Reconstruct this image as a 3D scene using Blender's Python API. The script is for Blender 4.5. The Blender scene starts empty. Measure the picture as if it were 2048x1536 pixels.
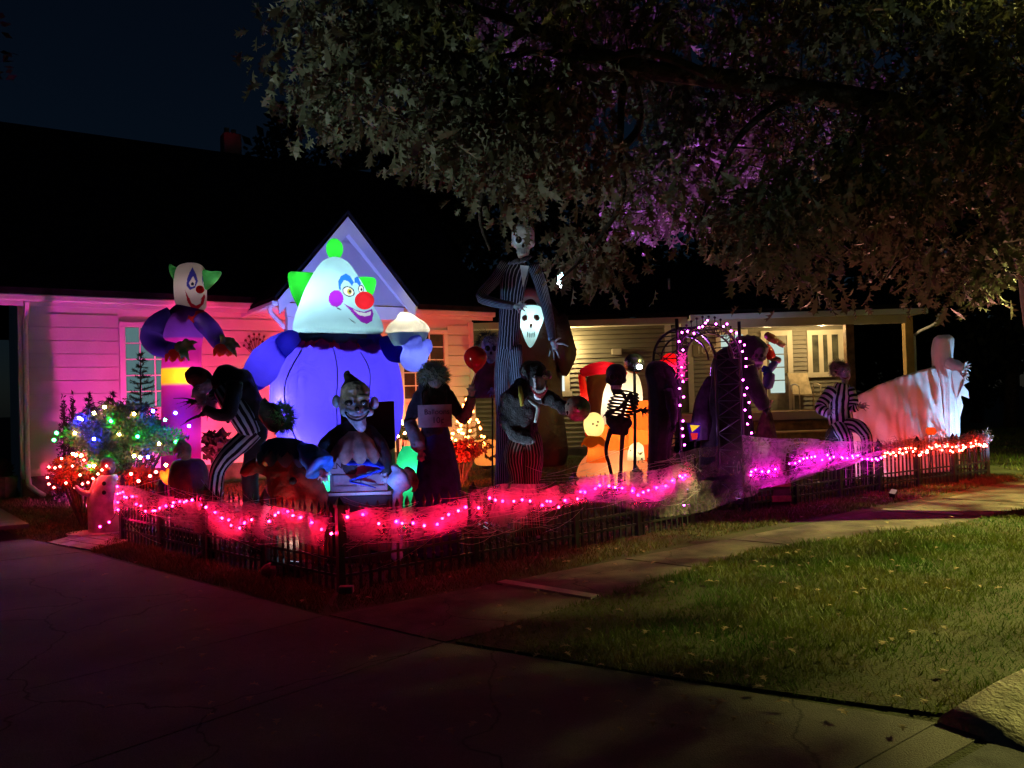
import bpy, bmesh, math, random
import numpy as np
from mathutils import Vector, Matrix, Euler
from mathutils.bvhtree import BVHTree

# ---------------------------------------------------------------- camera, sky, moon, exposure
SC = bpy.context.scene
COL = SC.collection
F = 1600.0            # focal length in pixels of a 2048 wide picture
CAMH = 1.59
ROLL = -0.03
PITCH = math.radians(1.0)
cam_data = bpy.data.cameras.new('camera')
cam = bpy.data.objects.new('camera', cam_data)
COL.objects.link(cam)
cam_data.sensor_width = 36.0
cam_data.lens = F / 2048.0 * 36.0
cam_data.clip_start = 0.05
cam_data.clip_end = 600.0
CM = Matrix.Rotation(math.pi / 2 + PITCH, 3, 'X') @ Matrix.Rotation(ROLL, 3, 'Z')
cam.location = (0, 0, CAMH)
cam.rotation_euler = CM.to_euler()
SC.camera = cam

world = bpy.data.worlds.new('World')
SC.world = world
world.use_nodes = True
wn = world.node_tree
bg = wn.nodes['Background']
sky = wn.nodes.new('ShaderNodeTexSky')
sky.sky_type = 'NISHITA'
sky.sun_disc = False
sky.sun_elevation = math.radians(14.0)
sky.sun_rotation = math.radians(75.0)
sky.air_density = 1.0
sky.dust_density = 0.6
sky.ozone_density = 6.0
wn.links.new(sky.outputs[0], bg.inputs[0])
bg.inputs[1].default_value = 0.0027

moon_d = bpy.data.lights.new('moon', 'SUN')
moon_d.energy = 0.004
moon_d.angle = math.radians(0.5)
moon_d.color = (0.8, 0.88, 1.0)
moon = bpy.data.objects.new('moon', moon_d)
COL.objects.link(moon)
moon.rotation_euler = Euler((math.radians(76), 0, math.radians(105)))

SC.view_settings.view_transform = 'Standard'
SC.view_settings.look = 'None'
SC.view_settings.exposure = 0.0
SC.view_settings.gamma = 1.0
SC.view_settings.use_curve_mapping = False
SC.render.engine = 'CYCLES'
SC.cycles.use_denoising = True
SC.cycles.max_bounces = 6
SC.cycles.diffuse_bounces = 2
SC.cycles.glossy_bounces = 2
SC.cycles.transmission_bounces = 4
SC.cycles.transparent_max_bounces = 12
SC.cycles.sample_clamp_indirect = 2.0
SC.cycles.caustics_reflective = False
SC.cycles.caustics_refractive = False

R = random.Random(7)
NP = np.random.RandomState(11)

# ---------------------------------------------------------------- helpers: places
def ray(px, py):
    return CM @ Vector(((px - 1024) / F, -(py - 768) / F, -1.0))
def at(px, py, Y):
    d = ray(px, py)
    return Vector((0, 0, CAMH)) + d * (Y / d.y)
def gnd(px, py, z=0.0):
    d = ray(px, py)
    return Vector((0, 0, CAMH)) + d * ((z - CAMH) / d.z)
def project(v):
    l = CM.transposed() @ (Vector(v) - Vector((0, 0, CAMH)))
    return (1024 + F * l.x / -l.z, 768 - F * l.y / -l.z)
def V(*a):
    return Vector(a)

# ---------------------------------------------------------------- helpers: objects
ORG = {}
def tag(o, label=None, cat=None, group=None, kind=None):
    if label: o['label'] = label
    if cat: o['category'] = cat
    if group: o['group'] = group
    if kind: o['kind'] = kind
    return o
def thing(name, label, cat, loc=(0, 0, 0), group=None, rotz=0.0):
    o = bpy.data.objects.new(name, None)
    COL.objects.link(o)
    o.location = loc
    o.rotation_euler = (0, 0, rotz)
    o.empty_display_size = 0.1
    ORG[o.name] = Vector((0, 0, 0)) if rotz else Vector(loc)
    return tag(o, label, cat, group)
def link(o, parent=None):
    COL.objects.link(o)
    if parent is not None:
        o.parent = parent
        ORG[o.name] = ORG[parent.name]
    else:
        ORG[o.name] = Vector((0, 0, 0))
    return o
def obj(name, verts, faces, mat, parent=None, smooth=False, uvs=None, cols=None):
    """one mesh object; world coordinates, made local to its parent's origin"""
    off = ORG[parent.name] if parent is not None else Vector((0, 0, 0))
    me = bpy.data.meshes.new(name)
    vs = np.asarray([tuple(v) for v in verts], dtype=float) if not isinstance(verts, np.ndarray) else verts
    vs = vs - np.array(off)
    me.from_pydata(vs.tolist(), [], faces if isinstance(faces, list) else faces.tolist())
    if uvs is not None:
        ul = me.uv_layers.new(name='UVMap')
        li = np.zeros(len(me.loops), dtype=np.int32)
        me.loops.foreach_get('vertex_index', li)
        ua = np.asarray(uvs, dtype=float)[li]
        ul.data.foreach_set('uv', ua.ravel())
    if cols is not None:
        ca = me.color_attributes.new('Col', 'FLOAT_COLOR', 'POINT')
        c4 = np.ones((len(vs), 4)); c4[:, :3] = cols
        ca.data.foreach_set('color', c4.ravel())
    if smooth:
        me.polygons.foreach_set('use_smooth', [True] * len(me.polygons))
    if mat is not None: me.materials.append(mat)
    me.update()
    o = bpy.data.objects.new(name, me)
    return link(o, parent)
def share(name, me, parent, mtx):
    """another object on shared mesh data, at a world matrix"""
    o = bpy.data.objects.new(name, me)
    link(o, parent)
    off = ORG[parent.name] if parent is not None else Vector((0, 0, 0))
    o.matrix_local = Matrix.Translation(-off) @ mtx
    return o
def bm_obj(name, bm, mat, parent=None, smooth=False):
    off = ORG[parent.name] if parent is not None else Vector((0, 0, 0))
    bmesh.ops.translate(bm, verts=bm.verts, vec=-off)
    me = bpy.data.meshes.new(name)
    bm.to_mesh(me); bm.free()
    if smooth: me.polygons.foreach_set('use_smooth', [True] * len(me.polygons))
    if mat is not None: me.materials.append(mat)
    o = bpy.data.objects.new(name, me)
    return link(o, parent)
CUBE_F = [(0, 3, 2, 1), (4, 5, 6, 7), (0, 1, 5, 4), (1, 2, 6, 5), (2, 3, 7, 6), (3, 0, 4, 7)]
def box_vf(x0, x1, y0, y1, z0, z1):
    return [(x0, y0, z0), (x1, y0, z0), (x1, y1, z0), (x0, y1, z0), (x0, y0, z1), (x1, y0, z1), (x1, y1, z1), (x0, y1, z1)], list(CUBE_F)
def box(name, b, mat, parent=None, bevel=0.0):
    v, f = box_vf(*b)
    o = obj(name, v, f, mat, parent)
    if bevel:
        m = o.modifiers.new('bevel', 'BEVEL'); m.width = bevel; m.segments = 2
    return o
class MB:
    """collects pieces of ONE part"""
    def __init__(self): self.v = []; self.f = []
    def add(self, v, f):
        n = len(self.v); self.v += [tuple(x) for x in v]; self.f += [tuple(i + n for i in q) for q in f]
    def box(self, *b): self.add(*box_vf(*b))
    def bar(self, a, b, r, n=6, r2=None):
        a = Vector(a); b = Vector(b); d = (b - a).normalized()
        s = d.orthogonal().normalized(); t = d.cross(s)
        r2 = r if r2 is None else r2
        vs = []
        for p, rr in ((a, r), (b, r2)):
            for i in range(n):
                w = 2 * math.pi * i / n
                vs.append(p + (s * math.cos(w) + t * math.sin(w)) * rr)
        fs = [(i, (i + 1) % n, n + (i + 1) % n, n + i) for i in range(n)] + [tuple(range(n))[::-1], tuple(range(n, 2 * n))]
        self.add(vs, fs)
    def ball(self, c, r, n=8, m=5, s=(1, 1, 1)):
        vs = []; fs = []
        for j in range(1, m):
            a = math.pi * j / m
            for i in range(n):
                w = 2 * math.pi * i / n
                vs.append((c[0] + r * s[0] * math.sin(a) * math.cos(w), c[1] + r * s[1] * math.sin(a) * math.sin(w), c[2] + r * s[2] * math.cos(a)))
        top = len(vs); vs.append((c[0], c[1], c[2] + r * s[2])); vs.append((c[0], c[1], c[2] - r * s[2]))
        for j in range(m - 2):
            for i in range(n):
                fs.append((j * n + i, (j + 1) * n + i, (j + 1) * n + (i + 1) % n, j * n + (i + 1) % n))
        for i in range(n):
            fs.append((top, i, (i + 1) % n)); fs.append((top + 1, (m - 2) * n + (i + 1) % n, (m - 2) * n + i))
        self.add(vs, fs)
    def build(self, name, mat, parent=None, smooth=False): return obj(name, self.v, self.f, mat, parent, smooth)
def tube(name, pts, radii, mat, parent=None, n=12, flat=1.0, smooth=True, cap=True, sub=4, wob=0.0, seed=0):
    """tapered tube through points (Catmull-Rom), uv: u round, v along"""
    P = [Vector(p) for p in pts]; rr = list(radii) if hasattr(radii, '__len__') else [radii] * len(P)
    Q = []; S = []
    for i in range(len(P) - 1):
        p0 = P[max(i - 1, 0)]; p1 = P[i]; p2 = P[i + 1]; p3 = P[min(i + 2, len(P) - 1)]
        for k in range(sub):
            t = k / sub
            Q.append(0.5 * ((2 * p1) + (p2 - p0) * t + (2 * p0 - 5 * p1 + 4 * p2 - p3) * t * t + (3 * p1 - p0 - 3 * p2 + p3) * t ** 3))
            S.append(rr[i] * (1 - t) + rr[i + 1] * t)
    Q.append(P[-1]); S.append(rr[-1])
    rn = random.Random(seed)
    vs = []; uv = []; fs = []
    up = None
    for i, q in enumerate(Q):
        d = (Q[min(i + 1, len(Q) - 1)] - Q[max(i - 1, 0)]).normalized()
        if up is None: up = d.orthogonal().normalized()
        up = (up - d * up.dot(d)).normalized(); sd = d.cross(up)
        for k in range(n + 1):
            w = 2 * math.pi * k / n
            a = S[i] * (1 + wob * math.sin(3 * w + i * 1.3 + seed) * 0.6 + wob * math.sin(5 * w - i * 0.9 + seed * 2) * 0.4)
            vs.append(q + (up * math.cos(w) + sd * math.sin(w) * flat) * a); uv.append((k / n, i / max(1, len(Q) - 1)))
    m = n + 1
    for i in range(len(Q) - 1):
        for k in range(n):
            fs.append((i * m + k, i * m + k + 1, (i + 1) * m + k + 1, (i + 1) * m + k))
    if cap:
        for i, s in ((0, -1), (len(Q) - 1, 1)):
            c = len(vs); vs.append(Q[i]); uv.append((0.5, i / max(1, len(Q) - 1)))
            for k in range(n):
                a, b = i * m + k, i * m + k + 1
                fs.append((c, b, a) if s < 0 else (c, a, b))
    return obj(name, vs, fs, mat, parent, smooth, uvs=uv)
def loft(name, rings, mat, parent=None, n=36, folds=0, amp=0.0, sub=5, cap=(True, True), seed=0, smooth=True, exp=2.0, yaw=0.0, cols=None):
    """horizontal rings (x, y, z, rx, ry[, amp]) swept with Catmull-Rom; folds ripple the wall"""
    A = np.array([list(r) + [amp] * (6 - len(r)) for r in rings], float)
    Q = []
    for i in range(len(A) - 1):
        p0 = A[max(i - 1, 0)]; p1 = A[i]; p2 = A[i + 1]; p3 = A[min(i + 2, len(A) - 1)]
        for k in range(sub):
            t = k / sub
            Q.append(0.5 * ((2 * p1) + (p2 - p0) * t + (2 * p0 - 5 * p1 + 4 * p2 - p3) * t * t + (3 * p1 - p0 - 3 * p2 + p3) * t ** 3))
    Q.append(A[-1]); Q = np.array(Q)
    Q[:, 3:5] = np.maximum(Q[:, 3:5], 0.001)
    rn = random.Random(seed); ph = [rn.uniform(0, 6.28) for _ in range(4)]
    w = np.linspace(0, 2 * math.pi, n + 1)
    vs = []; uv = []; fs = []
    for i, q in enumerate(Q):
        v = i / (len(Q) - 1)
        rip = 1 + q[5] * (0.6 * np.sin(folds * w + ph[0] + 1.5 * math.sin(v * 5 + ph[1])) + 0.4 * np.sin((folds * 2 + 1) * w + ph[2] + v * 3)) if folds else np.ones_like(w)
        c, s = np.cos(w), np.sin(w)
        if exp != 2.0:
            c = np.sign(c) * np.abs(c) ** (2 / exp); s = np.sign(s) * np.abs(s) ** (2 / exp)
        X = q[3] * c * rip; Y = q[4] * s * rip
        cy, sy = math.cos(yaw), math.sin(yaw)
        vs.append(np.stack([q[0] + X * cy - Y * sy, q[1] + X * sy + Y * cy, np.full_like(w, q[2])], 1))
        uv.append(np.stack([w / (2 * math.pi), np.full_like(w, v)], 1))
    vs = np.concatenate(vs); uv = np.concatenate(uv); m = n + 1
    for i in range(len(Q) - 1):
        for k in range(n):
            fs.append((i * m + k, i * m + k + 1, (i + 1) * m + k + 1, (i + 1) * m + k))
    up = Q[-1][2] > Q[0][2]
    if not up: fs = [f[::-1] for f in fs]
    for e, i in ((0, 0), (1, len(Q) - 1)):
        if cap[e]:
            c = len(vs); vs = np.vstack([vs, [[Q[i][0], Q[i][1], Q[i][2]]]]); uv = np.vstack([uv, [[0.5, i / (len(Q) - 1)]]])
            for k in range(n):
                f = (c, i * m + k + 1, i * m + k)
                fs.append(f if (i == 0) == up else f[::-1])
    cc = cols(vs) if cols else None
    return obj(name, vs, fs, mat, parent, smooth, uvs=uv, cols=cc)
def cap_vf(a, ra, b, rb, n=12):
    a = Vector(a); b = Vector(b); d = b - a
    if d.length < 1e-5: d = Vector((0, 0, 1e-3))
    d.normalize(); s = d.orthogonal().normalized(); t = d.cross(s)
    rings = [(a - d * ra * math.sin(k), ra * math.cos(k)) for k in (1.15, 0.7, 0.25)] + [(b + d * rb * math.sin(k), rb * math.cos(k)) for k in (0.25, 0.7, 1.15)]
    vs = []; fs = []
    for p, r in rings:
        for i in range(n):
            w = 2 * math.pi * i / n
            vs.append(p + (s * math.cos(w) + t * math.sin(w)) * r)
    for j in range(len(rings) - 1):
        for i in range(n): fs.append((j * n + i, j * n + (i + 1) % n, (j + 1) * n + (i + 1) % n, (j + 1) * n + i))
    fs.append(tuple(range(n))[::-1]); fs.append(tuple(range(len(vs) - n, len(vs))))
    return vs, fs
def blob(name, chains, mat, parent=None, vox=0.02, smooth=4, noise=0.0, nscale=0.1):
    """one continuous skin grown over chains of (point, radius)"""
    mb = MB()
    for ch in chains:
        if len(ch) == 1: ch = [ch[0], (Vector(ch[0][0]) + Vector((0, 0, 0.001)), ch[0][1])]
        for (a, ra), (b, rb) in zip(ch[:-1], ch[1:]): mb.add(*cap_vf(a, ra, b, rb))
    o = mb.build(name, mat, parent, True)
    m = o.modifiers.new('skin', 'REMESH'); m.mode = 'VOXEL'; m.voxel_size = vox; m.use_smooth_shade = True
    if smooth:
        s = o.modifiers.new('smooth', 'SMOOTH'); s.iterations = smooth; s.factor = 0.5
    if noise:
        tx = bpy.data.textures.new(name, 'CLOUDS'); tx.noise_scale = nscale
        d = o.modifiers.new('uneven', 'DISPLACE'); d.texture = tx; d.strength = noise; d.mid_level = 0.5; d.texture_coords = 'LOCAL'
    return o
def ellipsoid(name, c, r, mat, parent=None, rot=None, n=24, m=16, cols=None):
    vs = []; uv = []
    M = rot.to_matrix() if rot is not None else Matrix.Identity(3)
    for j in range(m + 1):
        a = math.pi * j / m
        for i in range(n + 1):
            w = 2 * math.pi * i / n
            vs.append(Vector(c) + M @ Vector((r[0] * math.sin(a) * math.cos(w), r[1] * math.sin(a) * math.sin(w), r[2] * math.cos(a)))); uv.append((i / n, 1 - j / m))
    fs = []
    for j in range(m):
        for i in range(n):
            fs.append((j * (n + 1) + i, (j + 1) * (n + 1) + i, (j + 1) * (n + 1) + i + 1, j * (n + 1) + i + 1))
    vs = np.array([tuple(v) for v in vs])
    return obj(name, vs, fs, mat, parent, True, uvs=uv, cols=cols(vs) if cols else None)
def extrude_poly(name, pts, thick, mat, parent=None, axis=None, smooth=False):
    """flat outline (3D points, one plane) given thickness along axis"""
    P = [Vector(p) for p in pts]
    if axis is None:
        axis = (P[1] - P[0]).cross(P[2] - P[0]).normalized()
    n = len(P); vs = P + [p + axis * thick for p in P]
    fs = [tuple(range(n)), tuple(range(2 * n - 1, n - 1, -1))] + [(i, n + i, n + (i + 1) % n, (i + 1) % n) for i in range(n)]
    return obj(name, vs, fs, mat, parent, smooth)
def text(name, body, size, mat, parent, mtx, extrude=0.004, align='CENTER'):
    cu = bpy.data.curves.new(name, 'FONT'); cu.body = body; cu.size = size; cu.extrude = extrude
    cu.align_x = align; cu.align_y = 'CENTER'; cu.materials.append(mat)
    tmp = bpy.data.objects.new('letters', cu); COL.objects.link(tmp)
    me = bpy.data.meshes.new_from_object(tmp.evaluated_get(bpy.context.evaluated_depsgraph_get()))
    bpy.data.objects.remove(tmp)
    o = bpy.data.objects.new(name, me); link(o, parent)
    o.matrix_local = Matrix.Translation(-ORG[parent.name]) @ mtx
    return o
def facing(p, yaw=None):
    """matrix of an upright sign at p that faces the street (towards -y), yaw in radians"""
    return Matrix.Translation(p) @ Matrix.Rotation(yaw or 0.0, 4, 'Z') @ Matrix.Rotation(math.pi / 2, 4, 'X')

# ---------------------------------------------------------------- helpers: materials
MATS = {}
def mat(name, col, rough=0.7, var=0.15, scale=6.0, bump=0.0, bscale=40.0, metal=0.0, sheen=0.0, spec=0.3, coord='Object', col2=None, trans=0.0, detail=6.0):
    if name in MATS: return MATS[name]
    m = bpy.data.materials.new(name); m.use_nodes = True; MATS[name] = m
    nt = m.node_tree; b = nt.nodes['Principled BSDF']
    b.inputs['Roughness'].default_value = rough; b.inputs['Metallic'].default_value = metal
    b.inputs['Specular IOR Level'].default_value = spec
    if sheen: b.inputs['Sheen Weight'].default_value = sheen
    tc = nt.nodes.new('ShaderNodeTexCoord')
    nz = nt.nodes.new('ShaderNodeTexNoise'); nz.inputs['Scale'].default_value = scale; nz.inputs['Detail'].default_value = detail
    nt.links.new(tc.outputs[coord], nz.inputs['Vector'])
    mx = nt.nodes.new('ShaderNodeMix'); mx.data_type = 'RGBA'
    c2 = col2 or [c * (1 - var * 2) for c in col]
    mx.inputs[6].default_value = (*[min(1, c * (1 + var)) for c in col], 1); mx.inputs[7].default_value = (*[max(0, c) for c in c2], 1)
    cr = nt.nodes.new('ShaderNodeMapRange'); cr.inputs[1].default_value = 0.35; cr.inputs[2].default_value = 0.65
    nt.links.new(nz.outputs['Fac'], cr.inputs[0]); nt.links.new(cr.outputs[0], mx.inputs[0])
    nt.links.new(mx.outputs[2], b.inputs['Base Color'])
    if bump:
        n2 = nt.nodes.new('ShaderNodeTexNoise'); n2.inputs['Scale'].default_value = bscale; n2.inputs['Detail'].default_value = 5
        nt.links.new(tc.outputs[coord], n2.inputs['Vector'])
        bp = nt.nodes.new('ShaderNodeBump'); bp.inputs['Strength'].default_value = bump; bp.inputs['Distance'].default_value = 0.02
        nt.links.new(n2.outputs['Fac'], bp.inputs['Height']); nt.links.new(bp.outputs[0], b.inputs['Normal'])
    if trans:
        out = nt.nodes['Material Output']
        tr = nt.nodes.new('ShaderNodeBsdfTranslucent'); ms = nt.nodes.new('ShaderNodeMixShader'); ms.inputs[0].default_value = trans
        nt.links.new(mx.outputs[2], tr.inputs[0]); nt.links.new(b.outputs[0], ms.inputs[1]); nt.links.new(tr.outputs[0], ms.inputs[2])
        nt.links.new(ms.outputs[0], out.inputs[0])
    return m
def weather(m, crack=0.55, stain=0.8):
    """hairline cracks and oil stains on paving"""
    nt = m.node_tree; b = nt.nodes['Principled BSDF']; src = b.inputs['Base Color'].links[0].from_socket
    tc = nt.nodes.new('ShaderNodeTexCoord'); wv = nt.nodes.new('ShaderNodeTexNoise'); wv.inputs['Scale'].default_value = 2.5; wv.inputs['Detail'].default_value = 5
    nt.links.new(tc.outputs['Object'], wv.inputs['Vector'])
    av = nt.nodes.new('ShaderNodeMix'); av.data_type = 'RGBA'; av.blend_type = 'ADD'; av.inputs[0].default_value = 0.35
    nt.links.new(tc.outputs['Object'], av.inputs[6]); nt.links.new(wv.outputs['Color'], av.inputs[7])
    vo = nt.nodes.new('ShaderNodeTexVoronoi'); vo.feature = 'DISTANCE_TO_EDGE'; vo.inputs['Scale'].default_value = crack; nt.links.new(av.outputs[2], vo.inputs['Vector'])
    mr = nt.nodes.new('ShaderNodeMapRange'); mr.inputs[1].default_value = 0.001; mr.inputs[2].default_value = 0.006; mr.inputs[3].default_value = 0.35; mr.inputs[4].default_value = 1.0; nt.links.new(vo.outputs['Distance'], mr.inputs[0])
    st = nt.nodes.new('ShaderNodeTexNoise'); st.inputs['Scale'].default_value = stain; st.inputs['Detail'].default_value = 7; st.inputs['Roughness'].default_value = 0.7; nt.links.new(tc.outputs['Object'], st.inputs['Vector'])
    m2 = nt.nodes.new('ShaderNodeMapRange'); m2.inputs[1].default_value = 0.36; m2.inputs[2].default_value = 0.56; m2.inputs[3].default_value = 0.5; m2.inputs[4].default_value = 1.1; nt.links.new(st.outputs['Fac'], m2.inputs[0])
    gr = nt.nodes.new('ShaderNodeTexNoise'); gr.inputs['Scale'].default_value = 260; gr.inputs['Detail'].default_value = 2; nt.links.new(tc.outputs['Object'], gr.inputs['Vector'])
    m3 = nt.nodes.new('ShaderNodeMapRange'); m3.inputs[1].default_value = 0.35; m3.inputs[2].default_value = 0.65; m3.inputs[3].default_value = 0.7; m3.inputs[4].default_value = 1.25; nt.links.new(gr.outputs['Fac'], m3.inputs[0])
    q = nt.nodes.new('ShaderNodeMath'); q.operation = 'MULTIPLY'; nt.links.new(mr.outputs[0], q.inputs[0]); nt.links.new(m2.outputs[0], q.inputs[1])
    q2 = nt.nodes.new('ShaderNodeMath'); q2.operation = 'MULTIPLY'; nt.links.new(q.outputs[0], q2.inputs[0]); nt.links.new(m3.outputs[0], q2.inputs[1])
    mu = nt.nodes.new('ShaderNodeMix'); mu.data_type = 'RGBA'; mu.blend_type = 'MULTIPLY'; mu.inputs[0].default_value = 1.0; nt.links.new(src, mu.inputs[6]); nt.links.new(q2.outputs[0], mu.inputs[7])
    nt.links.new(mu.outputs[2], b.inputs['Base Color']); return m
def glow(name, col, strength):
    if name in MATS: return MATS[name]
    m = bpy.data.materials.new(name); m.use_nodes = True; MATS[name] = m
    nt = m.node_tree; nt.nodes.remove(nt.nodes['Principled BSDF'])
    e = nt.nodes.new('ShaderNodeEmission'); e.inputs[0].default_value = (*col, 1); e.inputs[1].default_value = strength
    nt.links.new(e.outputs[0], nt.nodes['Material Output'].inputs[0])
    return m
def nylon(name, col=None, trans=0.75, wrinkle=0.25, wscale=9.0, rough=0.55):
    """thin inflatable fabric: lets lamplight through; colour from col or from the print (vertex colours)"""
    if name in MATS: return MATS[name]
    m = bpy.data.materials.new(name); m.use_nodes = True; MATS[name] = m
    nt = m.node_tree; b = nt.nodes['Principled BSDF']; b.inputs['Roughness'].default_value = rough; b.inputs['Specular IOR Level'].default_value = 0.25
    tr = nt.nodes.new('ShaderNodeBsdfTranslucent'); ms = nt.nodes.new('ShaderNodeMixShader'); ms.inputs[0].default_value = trans
    tc = nt.nodes.new('ShaderNodeTexCoord')
    if col is None:
        at_ = nt.nodes.new('ShaderNodeAttribute'); at_.attribute_name = 'Col'; src = at_.outputs[0]
    else:
        rgb = nt.nodes.new('ShaderNodeRGB'); rgb.outputs[0].default_value = (*col, 1); src = rgb.outputs[0]
    nz = nt.nodes.new('ShaderNodeTexNoise'); nz.inputs['Scale'].default_value = wscale * 0.35; nz.inputs['Detail'].default_value = 4
    nt.links.new(tc.outputs['Object'], nz.inputs['Vector'])
    mr = nt.nodes.new('ShaderNodeMapRange'); mr.inputs[1].default_value = 0.3; mr.inputs[2].default_value = 0.7; mr.inputs[3].default_value = 0.82; mr.inputs[4].default_value = 1.05
    nt.links.new(nz.outputs['Fac'], mr.inputs[0])
    mu = nt.nodes.new('ShaderNodeMix'); mu.data_type = 'RGBA'; mu.blend_type = 'MULTIPLY'; mu.inputs[0].default_value = 1
    nt.links.new(src, mu.inputs[6]); nt.links.new(mr.outputs[0], mu.inputs[7])
    nt.links.new(mu.outputs[2], b.inputs['Base Color']); nt.links.new(mu.outputs[2], tr.inputs[0])
    n2 = nt.nodes.new('ShaderNodeTexNoise'); n2.inputs['Scale'].default_value = wscale; n2.inputs['Detail'].default_value = 3; n2.inputs['Distortion'].default_value = 1.2
    nt.links.new(tc.outputs['Object'], n2.inputs['Vector'])
    bp = nt.nodes.new('ShaderNodeBump'); bp.inputs['Strength'].default_value = wrinkle; bp.inputs['Distance'].default_value = 0.05
    nt.links.new(n2.outputs['Fac'], bp.inputs['Height'])
    nt.links.new(bp.outputs[0], b.inputs['Normal']); nt.links.new(bp.outputs[0], tr.inputs['Normal'])
    nt.links.new(b.outputs[0], ms.inputs[1]); nt.links.new(tr.outputs[0], ms.inputs[2]); nt.links.new(ms.outputs[0], nt.nodes['Material Output'].inputs[0])
    return m
def striped(name, ca, cb, count, width=0.5, rough=0.8, axis=0, wav=0.012):
    """cloth with woven stripes that run along the tube (uv)"""
    if name in MATS: return MATS[name]
    m = bpy.data.materials.new(name); m.use_nodes = True; MATS[name] = m
    nt = m.node_tree; b = nt.nodes['Principled BSDF']; b.inputs['Roughness'].default_value = rough; b.inputs['Specular IOR Level'].default_value = 0.15
    uv = nt.nodes.new('ShaderNodeUVMap'); sp = nt.nodes.new('ShaderNodeSeparateXYZ'); nt.links.new(uv.outputs[0], sp.inputs[0])
    tc = nt.nodes.new('ShaderNodeTexCoord'); nz = nt.nodes.new('ShaderNodeTexNoise'); nz.inputs['Scale'].default_value = 9
    nt.links.new(tc.outputs['Object'], nz.inputs['Vector'])
    ma = nt.nodes.new('ShaderNodeMath'); ma.operation = 'MULTIPLY_ADD'; ma.inputs[1].default_value = wav * 2
    nt.links.new(nz.outputs['Fac'], ma.inputs[0]); nt.links.new(sp.outputs[axis], ma.inputs[2])
    mu = nt.nodes.new('ShaderNodeMath'); mu.operation = 'MULTIPLY'; mu.inputs[1].default_value = count; nt.links.new(ma.outputs[0], mu.inputs[0])
    fr = nt.nodes.new('ShaderNodeMath'); fr.operation = 'FRACT'; nt.links.new(mu.outputs[0], fr.inputs[0])
    lt = nt.nodes.new('ShaderNodeMath'); lt.operation = 'LESS_THAN'; lt.inputs[1].default_value = width; nt.links.new(fr.outputs[0], lt.inputs[0])
    mx = nt.nodes.new('ShaderNodeMix'); mx.data_type = 'RGBA'; mx.inputs[6].default_value = (*cb, 1); mx.inputs[7].default_value = (*ca, 1)
    nt.links.new(lt.outputs[0], mx.inputs[0]); nt.links.new(mx.outputs[2], b.inputs['Base Color'])
    n2 = nt.nodes.new('ShaderNodeTexNoise'); n2.inputs['Scale'].default_value = 14; nt.links.new(tc.outputs['Object'], n2.inputs['Vector'])
    bp = nt.nodes.new('ShaderNodeBump'); bp.inputs['Strength'].default_value = 0.5; bp.inputs['Distance'].default_value = 0.03
    nt.links.new(n2.outputs['Fac'], bp.inputs['Height']); nt.links.new(bp.outputs[0], b.inputs['Normal'])
    return m
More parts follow.
